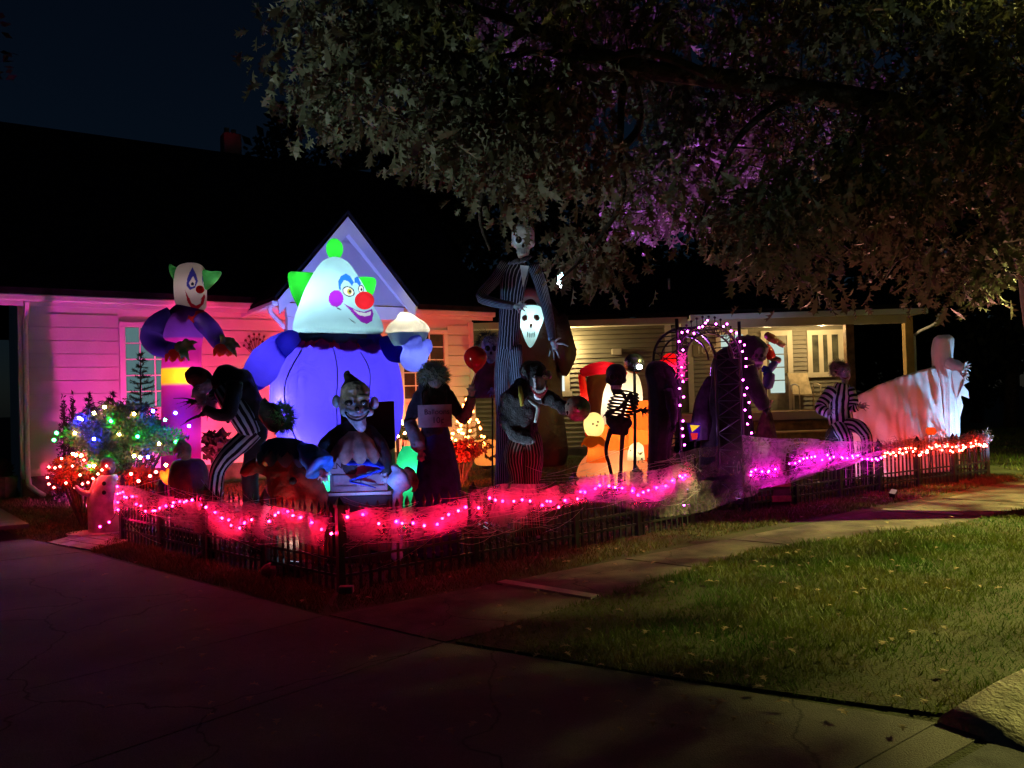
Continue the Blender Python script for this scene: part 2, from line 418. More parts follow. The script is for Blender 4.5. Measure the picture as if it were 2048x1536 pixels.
def gauze(name, col=(0.75, 0.74, 0.72), lo=0.42, hi=0.72, amax=0.75, scale=7.0, stretch=(1, 1, 1)):
    """stretched cobweb: fibres let most light past"""
    if name in MATS: return MATS[name]
    m = bpy.data.materials.new(name); m.use_nodes = True; MATS[name] = m
    nt = m.node_tree; nt.nodes.remove(nt.nodes['Principled BSDF'])
    tc = nt.nodes.new('ShaderNodeTexCoord'); mp = nt.nodes.new('ShaderNodeMapping'); mp.inputs['Scale'].default_value = stretch
    nt.links.new(tc.outputs['Object'], mp.inputs[0])
    n1 = nt.nodes.new('ShaderNodeTexNoise'); n1.inputs['Scale'].default_value = scale; n1.inputs['Detail'].default_value = 8; n1.inputs['Roughness'].default_value = 0.65; n1.inputs['Distortion'].default_value = 1.5
    nt.links.new(mp.outputs[0], n1.inputs['Vector'])
    n2 = nt.nodes.new('ShaderNodeTexNoise'); n2.inputs['Scale'].default_value = scale * 0.3; n2.inputs['Detail'].default_value = 3
    nt.links.new(tc.outputs['Object'], n2.inputs['Vector'])
    ad = nt.nodes.new('ShaderNodeMath'); ad.operation = 'MULTIPLY_ADD'; ad.inputs[1].default_value = 0.5
    nt.links.new(n2.outputs['Fac'], ad.inputs[0]); 
    sc = nt.nodes.new('ShaderNodeMath'); sc.operation = 'MULTIPLY'; sc.inputs[1].default_value = 0.6; nt.links.new(n1.outputs['Fac'], sc.inputs[0]); nt.links.new(sc.outputs[0], ad.inputs[2])
    mr = nt.nodes.new('ShaderNodeMapRange'); mr.inputs[1].default_value = lo; mr.inputs[2].default_value = hi; mr.inputs[3].default_value = 0.04; mr.inputs[4].default_value = amax
    nt.links.new(ad.outputs[0], mr.inputs[0])
    uv = nt.nodes.new('ShaderNodeUVMap'); sx = nt.nodes.new('ShaderNodeSeparateXYZ'); nt.links.new(uv.outputs[0], sx.inputs[0])
    # thins out towards its ragged lower edge (uv.y = 1)
    e0 = nt.nodes.new('ShaderNodeMath'); e0.operation = 'MULTIPLY_ADD'; e0.inputs[1].default_value = 0.9; nt.links.new(n1.outputs['Fac'], e0.inputs[0]); nt.links.new(sx.outputs[1], e0.inputs[2])
    e1 = nt.nodes.new('ShaderNodeMapRange'); e1.inputs[1].default_value = 1.32; e1.inputs[2].default_value = 1.1; e1.inputs[3].default_value = 0.0; e1.inputs[4].default_value = 1.0; nt.links.new(e0.outputs[0], e1.inputs[0])
    mm = nt.nodes.new('ShaderNodeMath'); mm.operation = 'MULTIPLY'; nt.links.new(mr.outputs[0], mm.inputs[0]); nt.links.new(e1.outputs[0], mm.inputs[1]); mr = mm
    df = nt.nodes.new('ShaderNodeBsdfDiffuse'); df.inputs[0].default_value = (*col, 1)
    tl = nt.nodes.new('ShaderNodeBsdfTranslucent'); tl.inputs[0].default_value = (*col, 1)
    a = nt.nodes.new('ShaderNodeMixShader'); a.inputs[0].default_value = 0.5; nt.links.new(df.outputs[0], a.inputs[1]); nt.links.new(tl.outputs[0], a.inputs[2])
    tp = nt.nodes.new('ShaderNodeBsdfTransparent'); ms = nt.nodes.new('ShaderNodeMixShader')
    nt.links.new(mr.outputs[0], ms.inputs[0]); nt.links.new(tp.outputs[0], ms.inputs[1]); nt.links.new(a.outputs[0], ms.inputs[2])
    nt.links.new(ms.outputs[0], nt.nodes['Material Output'].inputs[0])
    return m
def leafmat(name, ca, cb, trans=0.35, rough=0.6, scale=1.2):
    return mat(name, ca, rough, 0.1, scale, col2=cb, trans=trans, spec=0.2, detail=3.0)

# ---------------------------------------------------------------- helpers: lamps
def lamp(name, kind, loc, col, power, parent=None, target=None, spot=80, blend=0.5, size=0.05):
    d = bpy.data.lights.new(name, kind); d.energy = power; d.color = col
    if kind in ('POINT', 'SPOT'): d.shadow_soft_size = size
    if kind == 'SPOT': d.spot_size = math.radians(spot); d.spot_blend = blend
    o = bpy.data.objects.new(name, d); link(o, parent)
    o.location = Vector(loc) - (ORG[parent.name] if parent is not None else Vector((0, 0, 0)))
    if target is not None: o.rotation_euler = (Vector(target) - Vector(loc)).to_track_quat('-Z', 'Y').to_euler()
    return o
def floodlight(label, loc, target, col, power, spot=90, blend=0.6, lens=2.5):
    t = thing('floodlight', label, 'floodlight', (loc[0], loc[1], gz(loc[0], loc[1])))
    p = Vector(loc); d = (Vector(target) - p).normalized()
    s = d.orthogonal().normalized(); u = d.cross(s)
    def q(a, b, c): return p + s * a + u * b + d * c
    hv = [q(x, y, -0.05) for x, y in ((-.045, -.03), (.045, -.03), (.045, .03), (-.045, .03))] + [q(x, y, 0.02) for x, y in ((-.06, -.045), (.06, -.045), (.06, .045), (-.06, .045))]
    obj('housing', hv, CUBE_F, mat('black_plastic', (0.02, 0.02, 0.022), 0.45), t)
    lv = [q(x, y, z) for z in (0.021, 0.024) for x, y in ((-.052, -.038), (.052, -.038), (.052, .038), (-.052, .038))]
    obj('lens', lv, CUBE_F, glow('lens_%02x%02x%02x' % tuple(int(c * 255) for c in col), [0.25 + 0.75 * c for c in col], lens), t)
    mb = MB(); mb.bar((p.x, p.y, gz(p.x, p.y) - 0.05), p - d * 0.03, 0.01); mb.build('stake', mat('black_plastic', (0.02, 0.02, 0.022)), t)
    lamp('floodlight_lamp', 'SPOT', p + d * 0.06, col, power, t, target, spot, blend, 0.04)
    return t

# ================================================================ THE SETTING
CORNER = V(-1.49, 6.77, 0); FU = V(math.cos(math.radians(35)), math.sin(math.radians(35)), 0); FN = V(-FU.y, FU.x, 0)
def sstep(a, b, x):
    t = min(1, max(0, (x - a) / (b - a))); return t * t * (3 - 2 * t)
def gz(x, y):
    d = (V(x, y, 0) - CORNER).dot(FN)
    return 0.2 * sstep(5.0, 8.6, d) * (1 - sstep(-1.0, 3.5, x)) * (1 - sstep(30, 60, d))
def grid_sheet(name, xs, ys, m, dz=0.0, rough=0.0):
    vs = [(x, y, gz(x, y) + dz) for y in ys for x in xs]; n = len(xs)
    fs = [(j * n + i, j * n + i + 1, (j + 1) * n + i + 1, (j + 1) * n + i) for j in range(len(ys) - 1) for i in range(n - 1)]
    return obj(name, vs, fs, m, None, True)
M_SOIL = mat('lawn_soil', (0.022, 0.03, 0.008), 0.95, 0.3, 3.0, 0.8, 60, col2=(0.035, 0.03, 0.012), coord='Object')
M_CONC = mat('concrete', (0.13, 0.12, 0.105), 0.95, 0.15, 1.6, 0.6, 120, col2=(0.07, 0.066, 0.06))
M_WALK = mat('walk_concrete', (0.10, 0.082, 0.066), 0.95, 0.2, 3.0, 0.5, 110, col2=(0.055, 0.046, 0.04))
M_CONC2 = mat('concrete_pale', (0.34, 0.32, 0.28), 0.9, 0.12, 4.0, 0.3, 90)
weather(M_CONC); weather(M_WALK, 0.7, 1.2)
M_PAVER = mat('paver', (0.16, 0.15, 0.15), 0.85, 0.2, 5.0, 0.3, 60)
M_ASPH = mat('asphalt', (0.05, 0.05, 0.05), 0.9, 0.2, 8.0, 0.4, 160)
xs = [-300, -120, -60, -40, -30, -22] + [-18 + 0.6 * i for i in range(66)] + [24, 30, 40, 60, 120, 300]
ys = [-60, -20, -6] + [-2 + 0.6 * i for i in range(52)] + [31, 36, 45, 60, 90, 140, 300]
tag(grid_sheet('ground', xs, ys, M_SOIL), kind='structure')

def poly_sheet(name, pts, m, z, parent=None, thick=0.05, bevel=0.0):
    o = extrude_poly(name, [V(p[0], p[1], z) for p in pts], -thick, m, parent, V(0, 0, 1))
    if bevel:
        b = o.modifiers.new('bevel', 'BEVEL'); b.width = bevel; b.segments = 1
    return o
# street: camera stands at its edge
K0 = V(1.42, 3.42, 0)                     # kerb line
def KL(s, off=0.0): return K0 + FU * s + FN * off
street = poly_sheet('street', [KL(-60, -0.25), KL(60, -0.25), KL(60, -9), KL(-60, -9)], M_ASPH, 0.004, None, 0.03)
tag(street, kind='structure')
# driveway with slabs
drive = bpy.data.objects.new('driveway', None); COL.objects.link(drive); ORG['driveway'] = V(0, 0, 0); tag(drive, kind='structure')
def lerp(a, b, t): return a + (b - a) * t
A = [V(1.95, 3.78, 0), V(-0.5, 5.26, 0), V(-1.45, 6.0, 0), V(-4.85, 9.02, 0), V(-6.1, 10.05, 0), V(-9.6, 14.2, 0), V(-13, 18.4, 0)]
B = [KL(-4.9, -0.2), KL(-5.3, 1.5), KL(-5.9, 2.8), V(-8.6, 6.9, 0), V(-9.6, 8.0, 0), V(-12.9, 11.8, 0), V(-16.5, 15.8, 0)]
A0 = KL(1.0, -0.2)
A = [A0 + V(0.0, 0, 0)] + A; B = [KL(-4.8, -0.26)] + B
for i in range(len(A) - 1):
    for k in range(2):
        a0, a1 = lerp(A[i], B[i], k / 2), lerp(A[i], B[i], (k + 1) / 2)
        b0, b1 = lerp(A[i + 1], B[i + 1], k / 2), lerp(A[i + 1], B[i + 1], (k + 1) / 2)
        c = (a0 + a1 + b0 + b1) / 4
        P = [c + (p - c) * (1 - 0.012 / max(0.3, (p - c).length)) for p in (a0, b0, b1, a1)]
        zs = gz(c.x, c.y) + 0.008 + R.uniform(0, 0.003)
        poly_sheet('slab', P, M_CONC, zs, drive, 0.05)
# sidewalk slabs along the street
walk = bpy.data.objects.new('sidewalk', None); COL.objects.link(walk); ORG['sidewalk'] = V(0, 0, 0); tag(walk, kind='structure')
NA, NB = V(-0.5, 5.27, 0), V(-1.43, 6.02, 0)
UA = (V(6.3, 10.03, 0) - NA).normalized(); UB = (V(8.19, 13.1, 0) - NB).normalized()
s = 0.0
k = 0
while s < 26:
    l = 1.5
    P = [NA + UA * (s + 0.012), NA + UA * (s + l - 0.012), NB + UA * (s * 1.0 + l - 0.012) + FN * 0.0, NB + UA * (s + 0.012)]
    poly_sheet('slab', P, M_WALK, 0.006 + R.uniform(0, 0.006), walk, 0.05)
    s += l; k += 1
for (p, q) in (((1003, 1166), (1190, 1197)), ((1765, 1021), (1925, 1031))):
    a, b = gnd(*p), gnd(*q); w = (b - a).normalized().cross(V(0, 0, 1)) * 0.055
    poly_sheet('pale_strip', [a - w, b - w, b + w, a + w], M_CONC2, 0.021, walk, 0.02)  # paler concrete strip laid across the walk
# paver path beside the fence
path = bpy.data.objects.new('path', None); COL.objects.link(path); ORG['path'] = V(0, 0, 0); tag(path, kind='structure')
pa, pb = gnd(92, 1087), gnd(185, 1103)
pdir = (gnd(262, 1044) - pa).normalized(); pw = (pb - pa)
for i in range(16):
    off = 0.25 if i % 2 else 0.0
    for j in range(5):
        t0, t1 = max(0, (j - off) / 4), min(1.0, (j + 1 - off) / 4)
        if t1 - t0 < 0.05: continue
        a = pa + pdir * (i * 0.24)
        P = [a + pw * t0, a + pw * t1, a + pw * t1 + pdir * 0.24, a + pw * t0 + pdir * 0.24]
        c = sum(P, V(0, 0, 0)) / 4
        P = [c + (p - c) * 0.95 for p in P]
        poly_sheet('paver', P, M_PAVER, gz(c.x, c.y) + 0.014 + R.uniform(0, 0.006), path, 0.05)
# kerb with its rounded return at the driveway
kerb = bpy.data.objects.new('kerb', None); COL.objects.link(kerb); ORG['kerb'] = V(0, 0, 0); tag(kerb, kind='structure')
prof = [(-0.46, -0.02), (-0.45, 0.012), (-0.27, 0.022), (-0.22, 0.05), (-0.17, 0.115), (-0.12, 0.135), (0.03, 0.13), (0.05, 0.05), (0.05, -0.02)]
def kerb_piece(pts, hs):
    vs = []; fs = []; n = len(prof)
    for i, p in enumerate(pts):
        d = (pts[min(i + 1, len(pts) - 1)] - pts[max(i - 1, 0)]).normalized(); nn = V(-d.y, d.x, 0)
        for (o_, z) in prof: vs.append(p + nn * o_ + V(R.uniform(-.004, .004), R.uniform(-.004, .004), (z if z < 0 else z * hs[i]) + R.uniform(-.003, .003)))
    for i in range(len(pts) - 1):
        for k in range(n - 1): fs.append((i * n + k, i * n + k + 1, (i + 1) * n + k + 1, (i + 1) * n + k))
    fs.append(tuple(range(n))[::-1]); fs.append(tuple(range(len(vs) - n, len(vs))))
    obj('kerb_stone', vs, fs, mat('kerb_concrete', (0.30, 0.28, 0.22), 0.95, 0.25, 7, 1.0, 45, col2=(0.15, 0.14, 0.10)), kerb, True)
kdir = V(.86, .51, 0).normalized()
kp = V(2.02, 3.77, 0)
kerb_piece([kp + kdir * q for q in (-.05, .15, .4, .8, 1.2)], [0.35, 0.55, 0.8, 1.0, 1.0])
for i in range(7):
    kerb_piece([kp + kdir * (1.215 + i * 1.2 + q) for q in (0, .4, .8, 1.185)], [1, 1, 1, 1])
# far lane beyond the yards, seen at the right
lane = poly_sheet('road', [V(9.3, 13.6, 0), V(10.2, 12.6, 0), V(40, 17.5, 0), V(40, 20.5, 0)], mat('lane_asphalt', (0.09, 0.075, 0.06), 0.9, 0.2, 5, 0.3, 80), 0.01, None, 0.03)
tag(lane, kind='structure')
poly_sheet('kerb_stone', [V(11.5, 15.1, 0), V(40, 21.2, 0), V(40, 21.45, 0), V(11.5, 15.3, 0)], M_CONC2, 0.09, kerb, 0.12)

# grass
def inside(p, poly):
    x, y = p; c = False; n = len(poly); j = n - 1
    for i in range(n):
        xi, yi = poly[i][0], poly[i][1]; xj, yj = poly[j][0], poly[j][1]
        if (yi > y) != (yj > y) and x < (xj - xi) * (y - yi) / (yj - yi) + xi: c = not c
        j = i
    return c
def inside_np(X, Y, poly):
    c = np.zeros(len(X), bool); n = len(poly); j = n - 1
    for i in range(n):
        xi, yi = poly[i][0], poly[i][1]; xj, yj = poly[j][0], poly[j][1]
        t = ((yi > Y) != (yj > Y)) & (X < (xj - xi) * (Y - yi) / ((yj - yi) if yj != yi else 1e-9) + xi)
        c ^= t; j = i
    return c
def grass(name, poly, count, h, label, m, wid=0.004, base=0.0):
    P = np.array([(p[0], p[1]) for p in poly]); lo, hi = P.min(0), P.max(0)
    X = NP.uniform(lo[0], hi[0], count * 4); Y = NP.uniform(lo[1], hi[1], count * 4)
    k = inside_np(X, Y, poly); X, Y = X[k][:count], Y[k][:count]; n = len(X)
    # clumps and thin spots
    cl = np.sin(X * 3.1 + np.sin(Y * 2.3) * 2) * np.sin(Y * 3.7 + np.cos(X * 1.9) * 2)
    c2 = np.sin(X * 0.9 + 2 * np.sin(Y * 0.7)) * np.sin(Y * 1.1 + 1.7 * np.cos(X * 0.6))
    hh = h * NP.uniform(0.35, 1.3, n) * (1 + 0.35 * cl) * (1 + 0.3 * c2) * np.where((c2 < -.55) & (NP.rand(n) < .6), .25, 1.0)
    a = NP.uniform(0, 2 * math.pi, n); w = wid * NP.uniform(0.6, 1.5, n) * np.maximum(1, np.sqrt(Y / 6))
    ln = NP.uniform(0.2, 1.0, n) * hh; b = NP.uniform(0, 2 * math.pi, n)
    d_ = (X - CORNER.x) * FN.x + (Y - CORNER.y) * FN.y
    Z = np.array([gz(x, y) for x, y in zip(X, Y)]) + base
    V0 = np.stack([X - np.cos(a) * w, Y - np.sin(a) * w, Z], 1); V1 = np.stack([X + np.cos(a) * w, Y + np.sin(a) * w, Z], 1)
    V2 = np.stack([X + np.cos(b) * ln, Y + np.sin(b) * ln, Z + hh], 1)
    vs = np.stack([V0, V1, V2], 1).reshape(-1, 3)
    fs = np.arange(3 * n).reshape(-1, 3)
    return tag(obj(name, vs, fs, m, None), label, 'grass', kind='stuff')
M_G1 = leafmat('grass_green', (0.04, 0.095, 0.010), (0.10, 0.10, 0.018), 0.25)
M_G2 = leafmat('grass_dry', (0.10, 0.085, 0.03), (0.06, 0.07, 0.02), 0.25)
BLV = [V(-0.42, 5.27, 0), NA + UA * 24 - FN * 0.04, NA + UA * 24 - FN * 6, KL(22, 0.1), KL(1.05, 0.12), V(1.9, 3.86, 0)]
BLV = [V(-0.42, 5.25, 0), V(0.58, 6.2, 0), V(2.36, 7.95, 0), V(5.15, 9.17, 0), V(6.4, 10.0, 0), V(13, 14.6, 0), V(16, 12.7, 0), V(8, 7.8, 0), V(2.36, 3.9, 0), V(2.05, 3.86, 0), V(1.93, 3.9, 0), V(0.7, 4.55, 0)]
# soil bank under the boulevard grass, raised a little above the walk
poly_sheet('verge', BLV, M_SOIL, 0.016, None, 0.05)['kind'] = 'structure'
bc_ = sum(BLV, V(0, 0, 0)) / len(BLV)
BLV2 = []
for i_ in range(len(BLV)):
    a_, b_ = BLV[i_], BLV[(i_ + 1) % len(BLV)]; d_ = (b_ - a_); n_ = V(-d_.y, d_.x, 0).normalized(); k_ = max(1, int(d_.length / .12))
    for j_ in range(k_): BLV2.append(a_ + d_ * (j_ / k_) + n_ * R.uniform(-.01, .055))
grass('verge_grass', BLV2, 140000, 0.055, 'short green grass of the verge between sidewalk and kerb', M_G1, 0.0035, 0.012)
STRIP_L = [V(-1.5, 6.08, 0), V(-4.82, 9.06, 0), V(-4.95, 9.85, 0), V(-1.55, 6.85, 0)]
STRIP_R = [V(-1.45, 6.08, 0), V(0.25, 7.2, 0), V(2.6, 9.12, 0), V(8.15, 13.05, 0), V(9.2, 13.9, 0), V(8.2, 14.0, 0), V(2.6, 10.3, 0), V(-1.5, 6.9, 0)]
grass('strip_grass', STRIP_R, 34000, 0.05, 'thin brownish grass strip between the fence and the sidewalk', M_G2, 0.004)
grass('edge_grass', STRIP_L, 12000, 0.045, 'dark grass strip between the fence and the driveway', M_G2, 0.004)
YARD = [V(-1.45, 6.95, 0), V(2.4, 10.1, 0), V(8.0, 13.8, 0), V(9.6, 19.5, 0), V(-1, 19.5, 0), V(-0.8, 17.2, 0), V(-8.0, 12.6, 0), V(-4.9, 9.9, 0)]
grass('yard_grass', YARD, 60000, 0.05, 'dry brown lawn inside the black picket fence', M_G2, 0.005)
LLAWN = [pa + V(-0.02, 0.05, 0), pa + pdir * 2.6, V(-7.2, 13.0, 0), V(-9.3, 14.2, 0), V(-7.2, 10.9, 0)]
grass('side_grass', LLAWN, 22000, 0.045, 'patch of grass between the driveway and the pink lit house', M_G2, 0.0045)
NLAWN = [V(9.0, 14.4, 0), V(12.0, 15.6, 0), V(30, 19.6, 0), V(40, 28, 0), V(10.5, 28, 0), V(10, 19, 0)]
grass('far_grass', NLAWN, 30000, 0.07, 'dim lawn beyond the fence at the far right', M_G1, 0.007)

# ================================================================ THE WHITE HOUSE (left)
HA = math.radians(33)
HU = V(math.cos(HA), math.sin(HA), 0); HN = V(math.sin(HA), -math.cos(HA), 0)     # along the front / out of the front
HO = V(at(36, 700, 13.1).x, 13.1, 0.2)
def hfac(px, py, fwd=0.0):
    """pixel on the front plane (moved fwd outwards) -> (along, height) of the house"""
    d = ray(px, py); o = HO + HN * fwd
    t = (o - V(0, 0, CAMH)).dot(HN) / d.dot(HN)
    p = V(0, 0, CAMH) + d * t - o
    return p.dot(HU), p.z
house = thing('white_house', 'white sided cottage with steep front gable lit pink and red', 'house', HO, rotz=HA)
M_WSIDE = mat('white_siding', (0.72, 0.70, 0.68), 0.55, 0.05, 1.5, 0.06, 30)
M_WTRIM = mat('white_trim', (0.78, 0.77, 0.75), 0.5, 0.04, 3.0)
M_ROOF = mat('dark_shingle', (0.012, 0.012, 0.014), 0.95, 0.3, 5, 0.5, 30, spec=0.05)
M_FOUND = mat('foundation', (0.12, 0.11, 0.10), 0.9, 0.2, 4, 0.4, 40)
M_GLASS = mat('window_glass', (0.02, 0.022, 0.03), 0.08, 0.1, 2.0, spec=0.6)
M_CURT = mat('curtain', (0.35, 0.42, 0.46), 0.9, 0.15, 3)
HL = hfac(946, 700)[0]            # front length
EAVE = 3.24
sC = hfac(438, 640)[0]            # where the porch wing starts
def fr(x0, x1, y0, y1, z0, z1, name, m, parent=None, bevel=0.0): return box(name, (x0, x1, -y1, -y0, z0, z1), m, parent or house, bevel)   # y measured outwards
fr(0, HL, -8.0, -0.02, 0.0, EAVE, 'wall', M_WSIDE)
fr(0.02, HL - 0.02, -0.019, 0.01, -0.3, 0.34, 'foundation', M_FOUND)
w1a, w1b = hfac(250, 700)[0], hfac(366, 700)[0]; w1t, w1bot = hfac(290, 655)[1], hfac(290, 815)[1]
w2a, w2b = hfac(800, 740)[0], hfac(888, 740)[0]; w2t, w2bot = hfac(850, 668)[1], hfac(850, 797)[1]
wins = [(w1a, w1b, w1bot, w1t, 4, 5), (w2a, w2b, w2bot, w2t, 3, 5)]
z = 0.34; cour = 0.225
lapm = {}
def board(x0, x1, z, h=0.225, y0=0.0, parent=None):
    h -= 0.014
    v = [(x0, -y0, z), (x1, -y0, z), (x1, -(y0 + 0.004), z + h), (x0, -(y0 + 0.004), z + h), (x0, -(y0 + 0.036), z - 0.002), (x1, -(y0 + 0.036), z - 0.002)]
    f = [(4, 5, 2, 3), (0, 1, 5, 4), (0, 4, 3), (1, 2, 5), (0, 3, 2, 1)]
    return obj('siding_board', v, f, M_WSIDE, parent or house)
while z < EAVE - 0.2:
    h = min(cour, EAVE - 0.02 - z)
    cuts = [(0.1, HL - 0.1)]
    for (a, b, c, d, _, _) in wins:
        if z + h > c - 0.1 and z < d + 0.1:
            nc = []
            for (p, q) in cuts:
                if a - 0.1 > p: nc.append((p, min(q, a - 0.1)))
                if b + 0.1 < q and not (a - 0.1 >= q): nc.append((max(p, b + 0.1), q))
            cuts = nc
    for (p, q) in cuts:
        n = max(1, round((q - p) / 3.6))
        for i in range(n): board(p + (q - p) * i / n + 0.002, p + (q - p) * (i + 1) / n - 0.002, z, h)
    z += cour
for x in (0.0, HL - 0.11): fr(x, x + 0.11, -0.02, 0.04, 0.3, EAVE - 0.14, 'corner_trim', M_WTRIM)
def window(a, b, c, d, nx, ny, parent, y=0.0, mtrim=M_WTRIM, glass=M_GLASS, curtain=True, fw=0.09):
    w = fr(a - fw, b + fw, y, y + 0.05, d, d + fw, 'window', mtrim, parent, 0.006)
    fr(a - fw, b + fw, y, y + 0.07, c - fw * 0.8, c, 'sill', mtrim, w); fr(a - fw, a, y, y + 0.05, c, d, 'frame', mtrim, w); fr(b, b + fw, y, y + 0.05, c, d, 'frame', mtrim, w)
    ORG[w.name] = ORG[parent.name]
    for i in range(nx):
        for j in range(ny):
            x0 = a + (b - a) * i / nx + 0.011; x1 = a + (b - a) * (i + 1) / nx - 0.011; z0 = c + (d - c) * j / ny + 0.011; z1 = c + (d - c) * (j + 1) / ny - 0.011
            fr(x0, x1, y + 0.004, y + 0.012, z0, z1, 'pane', glass, w)
    mb = MB()
    for i in range(1, nx): x = a + (b - a) * i / nx; mb.box(x - 0.011, x + 0.011, -(y + 0.03), -(y + 0.004), c, d)
    for j in range(1, ny): zz = c + (d - c) * j / ny; mb.box(a, b, -(y + 0.026), -(y + 0.006), zz - 0.011, zz + 0.011)
    if nx * ny > 1: mb.build('glazing_bars', mtrim, w)
    return w
ORG[house.name] = V(0, 0, 0)
M_GLC = glow('curtained_glass', (0.16, 0.30, 0.32), 0.55)
window(*wins[0], house, glass=M_GLC)
window(*wins[1], house, glass=mat('dark_pane', (0.05, 0.03, 0.03), 0.15, 0.2, 3, spec=0.5))
# eave, gutter, roof
fr(-0.25, HL + 0.25, -0.01, 0.42, EAVE - 0.03, EAVE, 'soffit', M_WTRIM)
fr(-0.26, HL + 0.26, 0.42, 0.45, EAVE - 0.14, EAVE + 0.02, 'fascia', M_WTRIM)
g = fr(-0.28, HL + 0.28, 0.452, 0.56, EAVE - 0.07, EAVE + 0.04, 'gutter', M_WTRIM, None, 0.02)
RIDGE = 7.3
def roof_slab(name, pts, th, m=M_ROOF, parent=house): return extrude_poly(name, pts, th, m, parent, V(0, 0, 1))
roof = roof_slab('roof', [(-0.3, -0.55, EAVE + 0.045), (HL + 0.3, -0.55, EAVE + 0.045), (HL + 0.3, 4.0, RIDGE), (-0.3, 4.0, RIDGE)], 0.1)
roof_slab('roof', [(-0.3, 4.0, RIDGE), (HL + 0.3, 4.0, RIDGE), (HL + 0.3, 8.5, EAVE), (-0.3, 8.5, EAVE)], 0.1)
obj('gable_wall', [(0, 0, EAVE), (0, 8, EAVE), (0, 4, RIDGE - 0.1), (0.1, 0, EAVE), (0.1, 8, EAVE), (0.1, 4, RIDGE - 0.1)], [(0, 2, 1), (3, 4, 5), (0, 1, 4, 3), (1, 2, 5, 4), (2, 0, 3, 5)], M_WSIDE, house)
obj('gable_wall', [(HL, 0, EAVE), (HL, 8, EAVE), (HL, 4, RIDGE - 0.1), (HL - 0.1, 0, EAVE), (HL - 0.1, 8, EAVE), (HL - 0.1, 4, RIDGE - 0.1)], [(0, 1, 2), (3, 5, 4), (0, 3, 4, 1), (1, 4, 5, 2), (2, 5, 3, 0)], M_WSIDE, house)
ch = fr(4.35, 4.75, -4.5, -4.1, RIDGE - 0.4, RIDGE + 0.62, 'chimney', mat('chimney_brick', (0.12, 0.06, 0.05), 0.9), roof)
fr(4.42, 4.52, -4.4, -4.3, RIDGE + 0.622, RIDGE + 0.8, 'chimney_pot', M_FOUND, ch); fr(4.58, 4.68, -4.4, -4.3, RIDGE + 0.622, RIDGE + 0.78, 'chimney_pot', M_FOUND, ch)
# downpipes
def pipe(pts, r, name='downpipe', m=M_WTRIM, parent=house): return tube(name, pts, r, m, parent, 8, sub=3)
pipe([(0.12, -0.5, EAVE - 0.07), (0.12, -0.42, EAVE - 0.2), (0.1, -0.12, EAVE - 0.42), (0.1, -0.09, EAVE - 0.7), (0.1, -0.09, 1.5), (0.1, -0.09, 0.35), (0.16, -0.2, 0.16), (0.3, -0.5, 0.06)], 0.042)
# front gable wing over the entrance
gA, gB = hfac(555, 615, 2.05), hfac(830, 615, 2.05)
gP = hfac(693, 434, 2.05)
ga, gb, gm = gA[0], gB[0], (gA[0] + gB[0]) / 2
GE = EAVE - 0.1; GT = gP[1]
pw_ = 2.0
fr(ga + 0.18, gb - 0.18, 1.86, 1.95, GE - 0.25, GE - 0.02, 'porch_beam', M_WTRIM)
for x in (ga + 0.2, gb - 0.34): fr(x, x + 0.14, 1.8, 1.94, 0.05, GE - 0.25, 'porch_post', M_WTRIM, None, 0.01)
obj('gable_backing', [(ga + .1, -1.89, GE), (gb - .1, -1.89, GE), (gm, -1.89, GT - .12), (ga + .1, -1.86, GE), (gb - .1, -1.86, GE), (gm, -1.86, GT - .12)], [(0, 1, 2), (3, 5, 4), (0, 3, 4, 1), (1, 4, 5, 2), (2, 5, 3, 0)], M_WSIDE, house)
# gable boards
zz = GE
while zz < GT - 0.35:
    t0 = (zz - GE) / (GT - GE); hw = (gb - ga) / 2 * (1 - t0) - 0.16; hw2 = (gb - ga) / 2 * (1 - (zz + 0.22 - GE) / (GT - GE)) - 0.16
    if hw2 < 0.03: break
    v = [(gm - hw, -1.9, zz), (gm + hw, -1.9, zz), (gm + hw2, -1.9, zz + 0.22), (gm - hw2, -1.9, zz + 0.22), (gm - hw, -1.928, zz - 0.004), (gm + hw, -1.928, zz - 0.004), (gm + hw2, -1.907, zz + 0.22), (gm - hw2, -1.907, zz + 0.22)]
    obj('siding_board', v, CUBE_F, M_WSIDE, house); zz += 0.222
for sgn, x0 in ((1, ga), (-1, gb)):
    # barge board, soffit strip and roof plane on each side of the gable
    o0 = V(x0, -2.05, GE); o1 = V(gm, -2.05, GT)
    dn = V(0, 0, -0.24)
    extrude_poly('barge_board', [o0, o1, o1 + dn * 1.25, o0 + dn + V(sgn * 0.02, 0, 0.0)], 0.04, M_WTRIM, house, V(0, -1, 0))
    extrude_poly('soffit', [o0 + V(sgn * .17, 0.002, 0), o1 + V(0, 0.002, -0.3), o1 + V(0, 0.14, -0.3), o0 + V(sgn * .17, 0.14, 0)], 0.02, M_WTRIM, house, V(0, 0, 1))
    extrude_poly('roof', [o0 + V(-sgn * 0.05, -0.045, 0.01), o1 + V(0, -0.045, 0.06), o1 + V(0, 3.4, 0.06), o0 + V(-sgn * 0.05, 3.4, 0.01)], 0.06, M_ROOF, house, V(0, 0, 1))
    box('gutter', (x0 - sgn * 0.02 - 0.06, x0 - sgn * 0.02 + 0.05, -2.03, 0.0, GE - 0.08, GE + 0.005), M_WTRIM, house, 0.02)
    box('soffit', (min(x0, x0 + sgn * 0.3), max(x0, x0 + sgn * 0.3), -1.85, 0.0, GE - 0.03, GE - 0.012), M_WTRIM, house)
pipe([(ga - 0.02, -1.75, GE - 0.06), (ga - 0.02, -1.72, GE - 0.16), (ga + 0.2, -1.75, GE - 0.42), (ga + 0.24, -1.75, GE - 0.6), (ga + 0.24, -1.75, 0.3)], 0.042)
